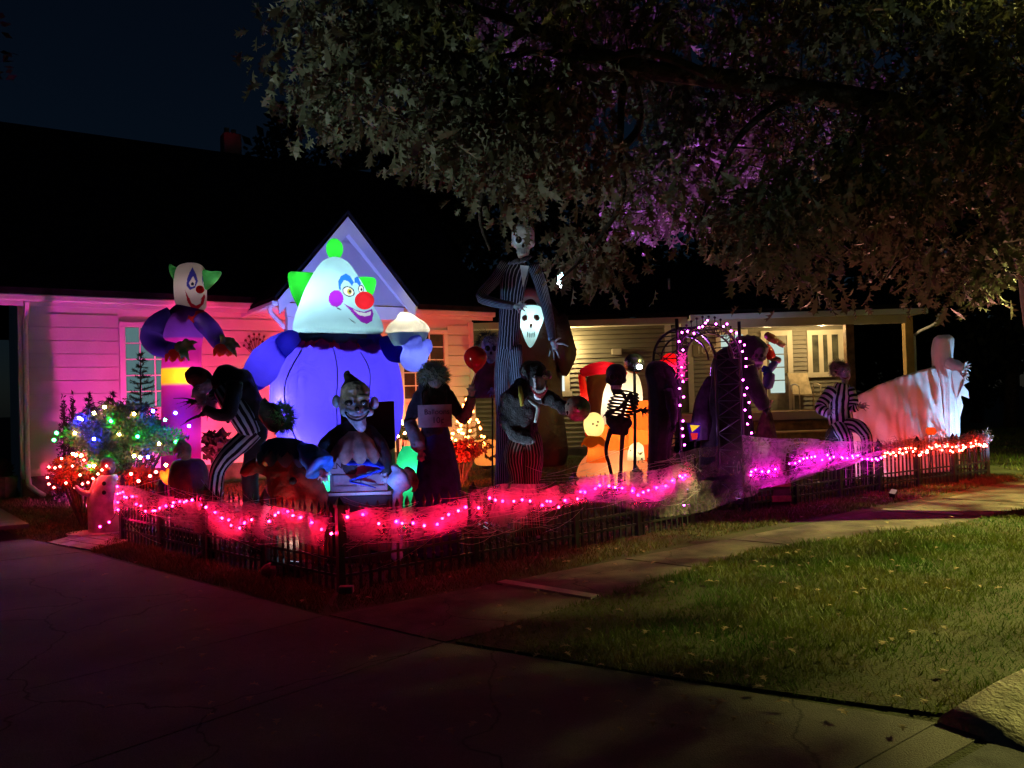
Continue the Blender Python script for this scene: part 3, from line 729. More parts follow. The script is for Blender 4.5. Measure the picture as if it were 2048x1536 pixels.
# front door behind the gable, lamp and wall ornament
fr(gm - 0.5, gm + 0.5, -0.01, 0.05, 0.36, 2.45, 'door', mat('door_red', (0.25, 0.05, 0.04), 0.5), house)
lx, lz = hfac(762, 645, 1.3)
lx = gb - 0.45
lan = thing('wall_lantern', 'orange glowing lantern beside the entrance under the front gable', 'lantern', HO + HU * lx + HN * 0.1 + V(0, 0, 2.4), rotz=HA)
mbl = MB(); mbl.box(-0.07, 0.07, -0.14, 0.0, 0.26, 0.30); mbl.box(-0.07, 0.07, -0.14, 0.0, -0.04, 0.0); mbl.box(-0.03, 0.03, -0.01, 0.06, 0.05, 0.2)
for sx in (-0.065, 0.055):
    for sy in (-0.14, -0.01): mbl.box(sx, sx + 0.01, sy, sy + 0.01, 0.0, 0.26)
mbl.build('lantern_cage', mat('black_metal', (0.015, 0.015, 0.015), 0.5), lan)
obj('lantern_glass', *box_vf(-0.05, 0.05, -0.125, -0.012, 0.005, 0.255), glow('lantern_orange', (1.0, 0.22, 0.03), 9.0), lan)
lamp('lantern_lamp', 'POINT', V(0, -0.3, 0.12), (1.0, 0.25, 0.05), 24, lan, size=0.06)
orn = thing('wall_ornament', 'dark metal dandelion wall ornament on the pink siding', 'ornament', HO + HN * 0.04, rotz=HA)
ox, oz = hfac(512, 695)
mbo = MB(); dots = []
for i in range(17):
    a = math.radians(-5 + i * 190 / 16.0); rr = 0.24 if i % 2 else 0.15
    dots.append((ox + rr * math.cos(a), oz + rr * math.sin(a) * 1.05 + 0.0))
for (x, zz) in dots: mbo.bar((ox, -0.02, oz - 0.22), (x, -0.02, zz), 0.005, 5)
mbo.build('stem', mat('black_metal', (0.015, 0.015, 0.015)), orn)
for (x, zz) in dots:
    m1 = MB(); m1.ball((x, -0.02, zz), 0.026, 8, 5, (1, 0.5, 1)); m1.build('seed_head', mat('rust_metal', (0.10, 0.03, 0.03), 0.5), orn)

# ================================================================ THE TAN HOUSE (right)
RH = thing('tan_house', 'tan sided bungalow with lit porch and number 1026 behind the yard', 'house', (0, 0, 0))
M_TAN = mat('tan_siding', (0.24, 0.215, 0.15), 0.6, 0.06, 2.0)
M_CREAM = mat('cream_trim', (0.70, 0.62, 0.45), 0.6, 0.05, 3.0)
M_WOOD = mat('deck_wood', (0.22, 0.12, 0.05), 0.75, 0.25, 6.0, 0.3, 50)
YW, YP, YB = 20.3, 20.0, 21.7       # wing front, porch posts, porch wall
def lap_wall(name, x0, x1, y, z0, z1, step, parent):
    v = []; f = []; n = int((z1 - z0) / step)
    for i in range(n + 1):
        zz = z0 + i * step; k = len(v)
        v += [(x0, y - 0.036, zz), (x1, y - 0.036, zz), (x1, y - 0.004, zz + step - .014), (x0, y - 0.004, zz + step - .014), (x0, y, zz), (x1, y, zz)]
        f += [(k, k + 1, k + 2, k + 3), (k + 4, k + 5, k + 1, k)]
    o = obj(name, v, f, M_TAN, parent); o['kind'] = 'stuff'; return o
def rx(px, Y): return at(px, 720, Y).x
def rz(px, py, Y): return at(px, py, Y).z
xW0, xW1 = -1.6, rx(1342, YW)
zE = rz(1345, 646, YW)
zF = rz(1590, 819, YB)              # porch floor
box('wall', (xW0, xW1, YW + 0.03, YW + 7, 0.25, zE - 0.05), M_TAN, RH)
lap_wall('siding', xW0, xW1 - 0.12, YW, 0.3, zE - 0.12, 0.118, RH)
box('foundation', (xW0, xW1, YW + 0.02, YW + 7, -0.1, 0.249), M_FOUND, RH)
box('corner_trim', (xW1 - 0.14, xW1 + 0.02, YW - 0.035, YW + 0.1, 0.25, zE - 0.05), M_CREAM, RH)
xB0, xB1 = xW1 + 0.02, rx(1690, YB)
box('wall', (xB0, xB1, YB + 0.03, YB + 6, 0.25, zE), M_TAN, RH)
lap_wall('siding', rx(1386, YB), xB1, YB, zF, zE, 0.118, RH)
box('corner_trim', (rx(1375, YB), rx(1386, YB), YB - 0.035, YB, zF, zE), M_CREAM, RH)
# eaves
xe = rx(1840, YP)
box('soffit', (xW0 - 0.3, xW1 + 0.3, YW - 0.45, YW, zE - 0.05, zE - 0.02), M_CREAM, RH)
box('fascia', (xW0 - 0.3, xW1 + 0.34, YW - 0.5, YW - 0.45, zE - 0.06, zE + 0.1), M_CREAM, RH)
box('porch_ceiling', (xW1 + 0.34, xe, YP - 0.35, YB, zE + 0.0, zE + 0.03), M_CREAM, RH)
box('porch_beam', (xW1 + 0.2, xe - 0.35, YP - 0.1, YP + 0.1, zE - 0.2, zE - 0.002), M_CREAM, RH)
box('gutter', (xW1 + 0.342, xe, YP - 0.5, YP - 0.38, zE - 0.02, zE + 0.12), M_WTRIM, RH, 0.02)
zR = zE + 2.1
extrude_poly('roof', [V(xW0 - 0.4, YW - 0.5, zE + 0.11), V(xe + 0.05, YP - 0.5, zE + 0.13), V(xe - 3.2, YW + 4.6, zR), V(xW0 - 0.4, YW + 4.6, zR)], 0.1, M_ROOF, RH, V(0, 0, 1))
extrude_poly('roof', [V(xe + 0.05, YP - 0.5, zE + 0.125), V(xe + 0.05, YP + 8, zE + 0.125), V(xe - 3.2, YW + 4.6, zR - 0.005)], 0.1, M_ROOF, RH, V(0, 0, 1))
vp = rx(1343, YW + 1.5)
tube('vent_pipe', [V(vp, YW + 1.5, zE + 0.7), V(vp, YW + 1.5, zE + 1.35)], 0.035, M_WTRIM, RH, 8)
# porch: deck, posts, steps
xP1, xP2 = rx(1699, YP), rx(1798, YP + 1.0)
box('porch_post', (xP1 - 0.1, xP1 + 0.1, YP - 0.09, YP + 0.09, 0.2, zE - 0.2), M_WOOD, RH)
box('porch_post', (xP2 - 0.1, xP2 + 0.1, YP + 0.4, YP + 0.58, 0.2, zE - 0.002), mat('post_pale', (0.55, 0.36, 0.14), 0.7, 0.1, 4), RH)
tube('downpipe', [V(xP2 + 0.42, YP - 0.3, zE - 0.02), V(xP2 + 0.4, YP - 0.1, zE - 0.25), V(xP2 + 0.2, YP + 0.45, zE - 0.45), V(xP2 + 0.17, YP + 0.5, zE - 0.8), V(xP2 + 0.17, YP + 0.5, 0.3)], 0.04, M_WTRIM, RH, 8)
x = xB0
nb = 0
while x < xP1 + 0.1:
    box('deck_board', (x, min(x + 0.29, xP1 + 0.12), YP - 0.1, YB - 0.002, zF - 0.04, zF), M_CREAM if nb < 0 else M_WOOD, RH); x += 0.3; nb += 1
box('deck_edge', (xB0, xP1 + 0.15, YP - 0.14, YP - 0.102, zF - 0.2, zF + 0.004), M_CREAM, RH)
xs0, xs1 = rx(1500, YP), rx(1652, YP)
M_TREAD = mat('tread_pale', (0.62, 0.40, 0.2), 0.6, 0.1, 5)
for i in range(3):
    zt = zF - 0.2 - 0.26 * i
    box('step_riser', (xs0, xs1, YP - 0.18 - 0.28 * i - 0.03, YP - 0.18 - 0.28 * i, max(0.0, zt - 0.26), zt - 0.04), M_WOOD, RH)
    box('step_tread', (xs0 - 0.03, xs1 + 0.03, YP - 0.18 - 0.28 * i - 0.33, YP - 0.18 - 0.28 * i + 0.0, zt - 0.31, zt - 0.27), M_TREAD, RH)
mbx = MB()
for i in range(14):
    a = xs0 + 0.2 + i * 0.16
    mbx.bar((a, YP - 1.08, 0.02), (a + 0.28, YP - 1.08, 0.34), 0.012, 4); mbx.bar((a + 0.28, YP - 1.10, 0.02), (a, YP - 1.10, 0.34), 0.012, 4)
mbx.build('lattice', M_WOOD, RH)
# door, windows
RHE = RH
def rwin(p0, p1, t, b, n, Y, glass, mt=M_CREAM, name='window'):
    x0, x1 = rx(p0, Y), rx(p1, Y); pm = (p0 + p1) / 2; z1, z0 = rz(pm, t, Y), rz(pm, b, Y); f = 0.13
    w = box(name, (x0, x1, Y - 0.07, Y - 0.026, z1 - f, z1), mt, RHE)
    box('sill', (x0 - 0.05, x1 + 0.05, Y - 0.1, Y - 0.026, z0 - 0.04, z0 + f * 0.7), mt, w)
    for a, b_ in ((x0, x0 + f), (x1 - f, x1)): box('frame', (a, b_, Y - 0.068, Y - 0.026, z0 + f * 0.7, z1 - f), mt, w)
    for i in range(1, n): a = x0 + f + (x1 - x0 - 2 * f) * i / n; box('mullion', (a - 0.06, a + 0.06, Y - 0.06, Y - 0.026, z0 + f * 0.7, z1 - f), mt, w)
    for i in range(n):
        a = x0 + f + (x1 - x0 - 2 * f) * i / n; b2 = x0 + f + (x1 - x0 - 2 * f) * (i + 1) / n
        box('pane', (a + 0.003, b2 - 0.003, Y - 0.045, Y - 0.03, z0 + f * 0.7 + .002, z1 - f - .002), glass, w)
    return w
M_LITW = glow('lit_window', (0.62, 0.80, 0.72), 0.85)
rwin(1432, 1496, 660, 742, 2, YB, M_LITW)
rwin(1614, 1686, 660, 751, 3, YB, mat('dim_pane', (0.10, 0.10, 0.07), 0.2, 0.3, 3, spec=0.5))
dx0, dx1 = rx(1532, YB), rx(1574, YB); dz1 = rz(1550, 672, YB)
dr = box('door', (dx0, dx1, YB - 0.05, YB - 0.026, zF + 0.002, dz1), mat('door_grey', (0.22, 0.20, 0.15), 0.5), RH)
for a, b in ((dx0 - 0.14, dx0), (dx1, dx1 + 0.14)): box('frame', (a, b, YB - 0.075, YB - 0.026, zF + 0.002, dz1 + 0.14), M_CREAM, dr)
box('frame', (dx0, dx1, YB - 0.074, YB - 0.026, dz1, dz1 + 0.138), M_CREAM, dr)
for i in range(4):
    za = zF + 0.45 + i * (dz1 - zF - 0.6) / 4
    box('pane', (dx0 + 0.08, dx1 - 0.1, YB - 0.062, YB - 0.052, za + 0.015, za + (dz1 - zF - 0.6) / 4 - 0.015), M_LITW, dr)
mk = MB(); mk.ball((dx1 - 0.05, YB - 0.09, zF + 1.0), 0.035); mk.build('door_knob', mat('brass', (0.6, 0.42, 0.15), 0.3, metal=1.0), dr)
# bright side door on the wing, at the left
rwin(1096, 1138, 712, 790, 1, YW, glow('lit_side_pane', (0.85, 0.95, 0.85), 1.1), name='window')
# electric box
ex, ez = rx(1233, YW), rz(1233, 705, YW)
box('vent_box', (ex - 0.12, ex + 0.12, YW - 0.13, YW - 0.025, ez - 0.07, ez + 0.09), M_CREAM, RH, 0.01)
# number board
nx, nz_ = rx(1412, YB), rz(1412, 701, YB)
nbd = thing('house_number', 'wooden number board reading 1026 on the tan porch wall', 'sign', (nx, YB - 0.05, nz_))
box('board', (nx - 0.36, nx + 0.36, YB - 0.06, YB - 0.027, nz_ - 0.17, nz_ + 0.17), mat('number_board', (0.30, 0.24, 0.15), 0.7), nbd, 0.01)
for i, chr_ in enumerate('1026'):
    text('digit', chr_, 0.3, mat('digit_cream', (0.75, 0.68, 0.5), 0.5), nbd, facing(V(nx - 0.2 + i * 0.145, YB - 0.064, nz_)), 0.006)
# porch lamps
def ceiling_lamp(label, x, y, z, power, col=(1.0, 0.72, 0.34), r=0.07):
    t = thing('porch_light', label, 'porch light', (x, y, z))
    m1 = MB(); m1.bar((x, y, z), (x, y, z - 0.05), 0.05, 10); m1.build('base', M_CREAM, t)
    m2 = MB(); m2.ball((x, y, z - 0.1), r, 12, 8); m2.build('globe', glow('porch_globe', (1.0, 0.75, 0.4), 14.0), t, True)
    lamp('porch_lamp', 'POINT', (x, y, z - 0.26), col, power, t, size=0.08)
ceiling_lamp('bright round porch light under the tan porch roof near the post', rx(1646, 20.6), 20.6, zE - 0.002, 85)
ceiling_lamp('small spot lamp under the porch eave above the glass door', rx(1541, 20.1), 20.3, zE - 0.002, 16, r=0.045)
wl = thing('wall_light', 'warm wall light at the left end of the tan house', 'wall light', (rx(1128, YW), YW - 0.05, zE - 0.5))
obj('bracket', *box_vf(rx(1128, YW) - 0.04, rx(1128, YW) + 0.04, YW - 0.12, YW - 0.026, zE - 0.42, zE - 0.3), M_CREAM, wl)
m2 = MB(); m2.ball((rx(1128, YW), YW - 0.16, zE - 0.46), 0.06, 12, 8); m2.build('globe', glow('porch_globe', (1.0, 0.75, 0.4), 14.0), wl, True)
lamp('wall_lamp', 'POINT', (rx(1128, YW), YW - 0.36, zE - 0.55), (1.0, 0.76, 0.36), 120, wl, size=0.06)
# porch chair
cx, cy = rx(1612, 21.0), 21.0
chair = thing('patio_chair', 'cream sling patio chair on the tan porch beside the door', 'chair', (cx, cy, zF))
M_SLING = mat('sling', (0.62, 0.50, 0.30), 0.8); M_CHF = mat('chair_frame', (0.5, 0.42, 0.28), 0.4)
obj('backrest', [(cx - 0.3, cy + 0.24, zF + 0.42), (cx + 0.22, cy + 0.24, zF + 0.42), (cx + 0.17, cy + 0.42, zF + 0.98), (cx - 0.35, cy + 0.42, zF + 0.98), (cx - 0.3, cy + 0.27, zF + 0.42), (cx + 0.22, cy + 0.27, zF + 0.42), (cx + 0.17, cy + 0.45, zF + 0.98), (cx - 0.35, cy + 0.45, zF + 0.98)], CUBE_F, M_SLING, chair)
box('seat', (cx - 0.28, cx + 0.24, cy - 0.25, cy + 0.23, zF + 0.39, zF + 0.415), M_SLING, chair)
for sx in (-0.3, 0.26):
    tube('armrest', [V(cx + sx, cy + 0.3, zF + 0.66), V(cx + sx, cy, zF + 0.68), V(cx + sx, cy - 0.27, zF + 0.62)], 0.018, M_CHF, chair, 6)
    for sy in (-0.27, 0.27): tube('leg', [V(cx + sx, cy + sy, zF), V(cx + sx, cy + sy * 0.95, zF + 0.64)], 0.015, M_CHF, chair, 6)
# street lamp off to the right, out of the picture: it lights the verge and throws the trunk's shadow
SLP = V(13.4, 9.5, 0)
sl = thing('street_lamp', 'tall grey street lamp by the kerb lighting the verge', 'street lamp', SLP)
tube('post', [SLP, SLP + V(0, 0, 3), SLP + V(0, 0, 6.3)], [0.09, 0.07, 0.05], mat('galvanised', (0.3, 0.3, 0.3), 0.5, metal=0.8), sl, 10)
tube('arm', [SLP + V(0, 0, 6.2), SLP + V(-0.4, -0.3, 6.7), SLP + V(-1.2, -0.8, 6.8)], 0.035, MATS['galvanised'], sl, 8)
ellipsoid('lamp_head', SLP + V(-1.45, -0.95, 6.78), (0.36, 0.2, 0.1), MATS['galvanised'], sl)
SLL = SLP + V(-1.45, -0.95, 6.64)
ellipsoid('diffuser', SLL + V(0, 0, 0.05), (0.22, 0.13, 0.06), glow('street_diffuser', (1, 0.8, 0.45), 12), sl)
lamp('street_lamp_light', 'SPOT', SLL - V(0, 0, 0.06), (1.0, 0.92, 0.24), 21000, sl, SLL + V(-2.2, -2.0, -6), 150, 0.4, 0.12)

# ================================================================ THE PICKET FENCE
M_BLK = mat('fence_black', (0.018, 0.018, 0.02), 0.35, 0.2, 10, spec=0.5)
FH = 0.75
def picket_mesh():
    mb = MB()
    mb.box(-0.011, 0.011, -0.008, 0.008, 0.0, FH - 0.1)
    # spear head
    w, t, z0 = 0.026, 0.011, FH - 0.1
    v = [(-0.010, 0, z0), (0, -0.008, z0), (0.010, 0, z0), (0, 0.008, z0), (-w, 0, z0 + 0.03), (0, -t, z0 + 0.03), (w, 0, z0 + 0.03), (0, t, z0 + 0.03), (0, 0, FH)]
    mb.add(v, [(0, 1, 5, 4), (1, 2, 6, 5), (2, 3, 7, 6), (3, 0, 4, 7), (4, 5, 8), (5, 6, 8), (6, 7, 8), (7, 4, 8)])
    # turned knobs on the bar
    for zc in (0.20, 0.47):
        v = [(-0.024, 0, zc), (0, -0.02, zc), (0.024, 0, zc), (0, 0.02, zc), (0, 0, zc + 0.04), (0, 0, zc - 0.04)]
        mb.add(v, [(0, 1, 4), (1, 2, 4), (2, 3, 4), (3, 0, 4), (1, 0, 5), (2, 1, 5), (3, 2, 5), (0, 3, 5)])
    me = bpy.data.meshes.new('picket'); me.from_pydata(mb.v, [], mb.f); me.materials.append(M_BLK); return me
def post_mesh():
    mb = MB(); mb.box(-0.028, 0.028, -0.028, 0.028, 0, FH - 0.04); mb.box(-0.036, 0.036, -0.036, 0.036, FH - 0.04, FH - 0.015)
    mb.add([(-0.03, -0.03, FH - 0.015), (0.03, -0.03, FH - 0.015), (0.03, 0.03, FH - 0.015), (-0.03, 0.03, FH - 0.015), (0, 0, FH + 0.06)], [(0, 1, 4), (1, 2, 4), (2, 3, 4), (3, 0, 4)])
    me = bpy.data.meshes.new('post'); me.from_pydata(mb.v, [], mb.f); me.materials.append(M_BLK); return me
PICK, POST = picket_mesh(), post_mesh()
def fence(pts, label, gap=0.095, ends=(True, True)):
    t = thing('picket_fence', label, 'fence', pts[0])
    tot = 0
    for a, b in zip(pts[:-1], pts[1:]):
        a = Vector(a); b = Vector(b); L = (b - a).length; u = (b - a).normalized(); ang = math.atan2(u.y, u.x)
        np_ = max(1, round(L / 0.98))
        for i in range(np_):
            p = a + (b - a) * (i / np_); q = a + (b - a) * ((i + 1) / np_)
            if i > 0 or ends[0] or a != pts[0]: share('post', POST, t, Matrix.Translation(p) @ Matrix.Rotation(ang, 4, 'Z'))
            n = max(2, round((q - p).length / gap))
            for k in range(1, n):
                r = p + (q - p) * (k / n)
                share('picket', PICK, t, Matrix.Translation(r + V(0, 0, R.uniform(-0.012, 0.008))) @ Matrix.Rotation(ang + R.uniform(-0.08, 0.08), 4, 'Z') @ Matrix.Rotation(R.uniform(-0.025, 0.025), 4, 'Y'))
            for zc in (0.13, 0.27, 0.56):
                mb = MB(); s_ = V(-u.y, u.x, 0) * 0.009
                vs = [p - s_ + V(0, 0, zc - 0.011), q - s_ + V(0, 0, zc - 0.011), q + s_ + V(0, 0, zc - 0.011), p + s_ + V(0, 0, zc - 0.011)]
                vs += [v + V(0, 0, 0.022) for v in vs]
                obj('rail', vs, CUBE_F, M_BLK, t)
    if ends[1]: share('post', POST, t, Matrix.Translation(pts[-1]))
    return t
FL = [V(-4.80, 9.78, 0), V(-3.2, 8.28, 0), CORNER + V(-0.02, 0.02, 0)]
FM = [CORNER.copy(), V(-0.40, 7.62, 0), V(0.62, 8.42, 0), V(2.12, 9.66, 0)]
FR = [V(3.02, 10.42, 0), V(5.5, 12.1, 0), V(7.99, 13.55, 0)]
FE = [V(8.02, 13.6, 0), V(7.4, 14.6, 0), V(6.8, 15.6, 0)]
fence(FL, 'black spear tipped picket fence run along the driveway on the left', ends=(True, False))
fence(FM, 'black spear tipped picket fence run from the corner to the arch')
fence(FR, 'black spear tipped picket fence run right of the arch to the far end')
fence(FE, 'short black picket fence return behind the white ghost', ends=(False, True))

# ---------------------------------------------------------------- string lights on the fence
def poly_at(pts, s):
    """point and direction at length s along a polyline"""
    for a, b in zip(pts[:-1], pts[1:]):
        L = (b - a).length
        if s <= L: return a + (b - a) * (s / L), (b - a).normalized()
        s -= L
    return pts[-1].copy(), (pts[-1] - pts[-2]).normalized()
def plen(pts): return sum((b - a).length for a, b in zip(pts[:-1], pts[1:]))
ICO = {}
def bulb_mesh(m, r=0.016):
    k = (m.name, r)
    if k not in ICO:
        bm = bmesh.new(); bmesh.ops.create_icosphere(bm, subdivisions=1, radius=r); me = bpy.data.meshes.new('bulb'); bm.to_mesh(me); bm.free(); me.materials.append(m); ICO[k] = me
    return ICO[k]
M_CABLE = mat('cable_dark', (0.015, 0.015, 0.015), 0.5)
def string_lights(label, path, mats, r=0.016, every=None, cable=True, pick=None):
    """path: list of bulb positions in order"""
    t = thing('string_lights', label, 'string lights', path[0])
    if cable:
        cu = MB()
        for a, b in zip(path[:-1], path[1:]):
            a = Vector(a); b = Vector(b)
            if (b - a).length < 0.8:
                m_ = (a + b) / 2 - V(0, 0, 0.02); cu.bar(a, m_, 0.003, 4); cu.bar(m_, b, 0.003, 4)
        cu.build('cable', M_CABLE, t)
    for i, p in enumerate(path):
        m = mats[i % len(mats)] if pick is None else mats[pick(i)]
        share('bulb', bulb_mesh(m, r), t, Matrix.Translation(p))
    return t
B_RED = glow('bulb_red', (1.0, 0.006, 0.045), 300)
B_PINK = glow('bulb_pink', (1.0, 0.006, 0.10), 280)
B_MAG = glow('bulb_magenta', (1.0, 0.007, 0.36), 380)
B_PUR = glow('bulb_purple', (0.9, 0.008, 0.8), 440)
B_ORG = glow('bulb_orange', (1.0, 0.024, 0.014), 560)
def along(pts, s0, s1, step, z0, amp, seed, off=-0.03, wl=1.0, zjit=0.035):
    rn = random.Random(seed); out = []; s = s0
    while s < s1:
        p, d = poly_at(pts, s); n = V(d.y, -d.x, 0)
        zz = z0 - amp * (0.5 - 0.5 * math.cos(2 * math.pi * s / wl)) + rn.uniform(-zjit, zjit)
        out.append(p + n * (0.03 + rn.uniform(-0.02, 0.03)) + V(0, 0, zz)); s += step * rn.uniform(0.6, 1.5)
    return out
string_lights('red string lights draped along the fence beside the driveway', along(FL, 0.05, plen(FL), 0.105, 0.60, 0.16, 3, wl=1.9), [B_RED, B_RED, B_PINK], 0.0125)
string_lights('few loose pink bulbs hanging down the left end post of the fence', [V(-4.82, 9.72, z) for z in (0.66, 0.57, 0.47, 0.38)] + [V(-4.9, 9.66, 0.24), V(-4.98, 9.6, 0.20)], [B_PINK], 0.0125)
string_lights('pink and red string lights along the fence from the corner to the arch', along(FM, 0.05, 2.7, 0.11, 0.62, 0.14, 5, wl=1.7), [B_RED, B_PINK], 0.0125)
string_lights('magenta string lights along the fence just left of the arch', along(FM, 2.72, plen(FM), 0.10, 0.60, 0.12, 6, wl=1.5), [B_PINK, B_MAG], 0.0125)
string_lights('purple string lights along the fence right of the arch', along(FR, 0.0, 3.05, 0.095, 0.52, -0.1, 8, wl=3.1), [B_MAG, B_PUR], 0.013)
string_lights('orange red string lights bunched on the far right end of the fence', along(FR, 3.1, plen(FR), 0.055, 0.60, 0.06, 9, wl=0.9, zjit=0.06), [B_ORG], 0.014)
# garland over the far end
def tinsel(name, label, path, count, r, m, l=0.07):
    P = [Vector(p) for p in path]; vs = []; fs = []
    for i in range(count):
        k = R.uniform(0, len(P) - 1.001); j = int(k); p = P[j] + (P[j + 1] - P[j]) * (k - j)
        p = p + V(R.gauss(0, r), R.gauss(0, r), R.gauss(0, r)); d = V(R.gauss(0, 1), R.gauss(0, 1), R.gauss(0, 1)).normalized() * l * R.uniform(.5, 1.3); s_ = d.orthogonal().normalized() * 0.006
        n = len(vs); vs += [p - s_, p + s_, p + d]; fs.append((n, n + 1, n + 2))
    return vs, fs
gp = [poly_at(FR, 3.0 + i * 0.25)[0] + V(0.02, -0.04, 0.68) for i in range(12)] + [V(8.0, 13.6, 0.7)]
v, f = tinsel('g', '', gp, 2600, 0.045, None)
tag(obj('garland', v, f, mat('garland_pale', (0.45, 0.32, 0.30), 0.8), None), 'pale fluffy garland wrapped on the far end of the fence', 'garland', kind='thing')

# ---------------------------------------------------------------- cobweb gauze
M_WEB = gauze('cobweb', (0.85, 0.82, 0.82), 0.415, 0.67, 0.75, 10.0, (1, 1, 2.2))
M_WEB2 = gauze('cobweb_thin', (0.75, 0.7, 0.68), 0.46, 0.78, 0.6, 6.0, (1.5, 1.5, 0.8))
def web_sheet(name, label, path, s0, s1, top, bot, off=0.05, seed=0, m=M_WEB, nx=None, rows=9, sag=0.05):
    """sheet hung along the fence: top(t), bot(t) heights"""
    rn = random.Random(seed); L = s1 - s0; nx = nx or max(8, int(L / 0.05)); vs = []; fs = []; uv = []
    ph = [rn.uniform(0, 6) for _ in range(5)]
    for i in range(nx + 1):
        t = i / nx; p, d = poly_at(path, s0 + L * t); n = V(d.y, -d.x, 0); zt, zb = top(t), bot(t)
        for j in range(rows + 1):
            w = j / rows; z = zt + (zb - zt) * w
            bulge = off + 0.035 * math.sin(w * 3.1) + 0.02 * math.sin(t * L * 7 + ph[0] + w * 2) + 0.012 * math.sin(t * L * 17 + ph[1] - w * 3)
            vs.append(p + n * bulge + V(0, 0, z + 0.015 * math.sin(t * L * 9 + ph[2]) * (0.3 + w))); uv.append((t * L, w))
    m_ = rows + 1
    for i in range(nx):
        for j in range(rows): fs.append((i * m_ + j, (i + 1) * m_ + j, (i + 1) * m_ + j + 1, i * m_ + j + 1))
    return tag(obj(name, vs, fs, m, None, True, uvs=uv), label, 'cobweb')
M_STRAND = mat('cobweb_strand', (0.8, 0.78, 0.78), 0.9, 0.05, 5, trans=0.5)
def strands(web, path, s0, s1, zt, zb, n, seed):
    rn = random.Random(seed); vs = []; fs = []
    for i in range(n):
        a = rn.uniform(s0, s1); L = rn.uniform(.3, 1.3) * rn.choice((-1, 1)); b = min(s1 + .15, max(s0 - .1, a + L)); za = rn.uniform(zb + .1, zt + .03); zc = za + rn.gauss(0, .09); sg = rn.uniform(.0, .06); of = rn.uniform(.03, .13); w = rn.uniform(.0006, .0016); k0 = len(vs)
        for j in range(7):
            t = j / 6; p, d = poly_at(path, max(0, a + (b - a) * t)); nn = V(d.y, -d.x, 0); q = p + nn * (of + .03 * math.sin(3.1 * t)) + V(0, 0, za + (zc - za) * t - sg * math.sin(math.pi * t) + rn.uniform(-.004, .004)); vs += [q - V(0, 0, w), q + V(0, 0, w)]
            if j: k = k0 + 2 * j; fs.append((k - 2, k, k + 1, k - 1))
    o = obj('strands', vs, fs, M_STRAND, web); o['kind'] = 'stuff'
def wav(a, b, k, ph, amp): return lambda t: a + (b - a) * t + amp * math.sin(k * t + ph)
w_ = web_sheet('cobweb', 'pink lit cobweb gauze stretched along the fence by the driveway', FL, 0.0, plen(FL) - 0.05, wav(0.65, 0.64, 9, 1.0, 0.03), wav(0.26, 0.24, 8, 0.2, 0.06), seed=1); strands(w_, FL, 0, plen(FL), .68, .3, 90, 1)
w_ = web_sheet('cobweb', 'red lit cobweb gauze on the fence right of the front corner', FM, 0.02, 1.25, wav(0.65, 0.66, 7, 0, 0.03), wav(0.30, 0.26, 6, 2, 0.06), seed=2); strands(w_, FM, 0, 1.3, .68, .32, 36, 2)
w_ = web_sheet('cobweb', 'torn pale cobweb hanging low over the fence between corner and arch', FM, 1.25, 2.2, wav(0.72, 0.76, 5, 0, 0.03), lambda t: 0.12 + 0.16 * abs(math.sin(t * 5.2 + 0.4)) + 0.45 * max(0, t - 0.72) + 0.9 * max(0, 0.18 - t), seed=3, off=0.08, m=gauze('cobweb_pale', (0.8, 0.78, 0.78), 0.40, 0.70, 0.7, 8, (1, 1, 0.7))); strands(w_, FM, 1.25, 2.2, .76, .15, 50, 3)
w_ = web_sheet('cobweb', 'magenta lit cobweb gauze on the fence leading up to the arch', FM, 2.15, plen(FM), wav(0.65, 0.80, 6, 0, 0.04), wav(0.38, 0.24, 5, 1, 0.06), seed=4); strands(w_, FM, 2.1, plen(FM), .82, .3, 70, 4)
# gauze slung across the gateway
def patch(name, label, quad, nx, ny, m, sag=0.0, bulge=0.0, seed=0, holes=()):
    rn = random.Random(seed); A_, B_, C_, D_ = [Vector(q) for q in quad]; vs = []; fs = []; ph = rn.uniform(0, 6)
    for i in range(nx + 1):
        for j in range(ny + 1):
            s_, t = i / nx, j / ny
            p = (A_ * (1 - s_) + B_ * s_) * (1 - t) + (D_ * (1 - s_) + C_ * s_) * t
            p += V(0, 0, -sag * math.sin(math.pi * s_) * t) + V(0, -bulge * math.sin(math.pi * s_) * math.sin(math.pi * t), 0)
            p += V(0, 0.03 * math.sin(s_ * 9 + t * 5 + ph), 0.012 * math.sin(s_ * 14 + ph))
            vs.append(p)
    for i in range(nx):
        for j in range(ny):
            s_, t = (i + .5) / nx, (j + .5) / ny
            if any(((s_ - hx) / hr) ** 2 + ((t - hy) / hq) ** 2 < 1 for hx, hy, hr, hq in holes): continue
            k = i * (ny + 1) + j; fs.append((k, k + ny + 1, k + ny + 2, k + 1))
    return tag(obj(name, vs, fs, m, None, True, uvs=[(0.0, 0.3)] * len(vs)), label, 'cobweb')
YG = 9.9
patch('cobweb', 'wide cobweb gauze slung across the gateway under the arch', [at(1345, 905, YG - 0.2), at(1520, 880, YG + 0.35), at(1515, 985, YG + 0.3), at(1330, 1030, YG - 0.35)], 40, 26, M_WEB2, 0.06, 0.1, 5, ((0.5, 0.62, 0.2, 0.16), (0.36, 0.2, 0.12, 0.06)))
patch('cobweb', 'long cobweb strand sagging low in front of the gateway', [at(1185, 985, 8.75), at(1470, 955, 9.9), at(1440, 1010, 9.75), at(1205, 1000, 8.72)], 50, 6, M_WEB2, 0.16, 0.0, 6)
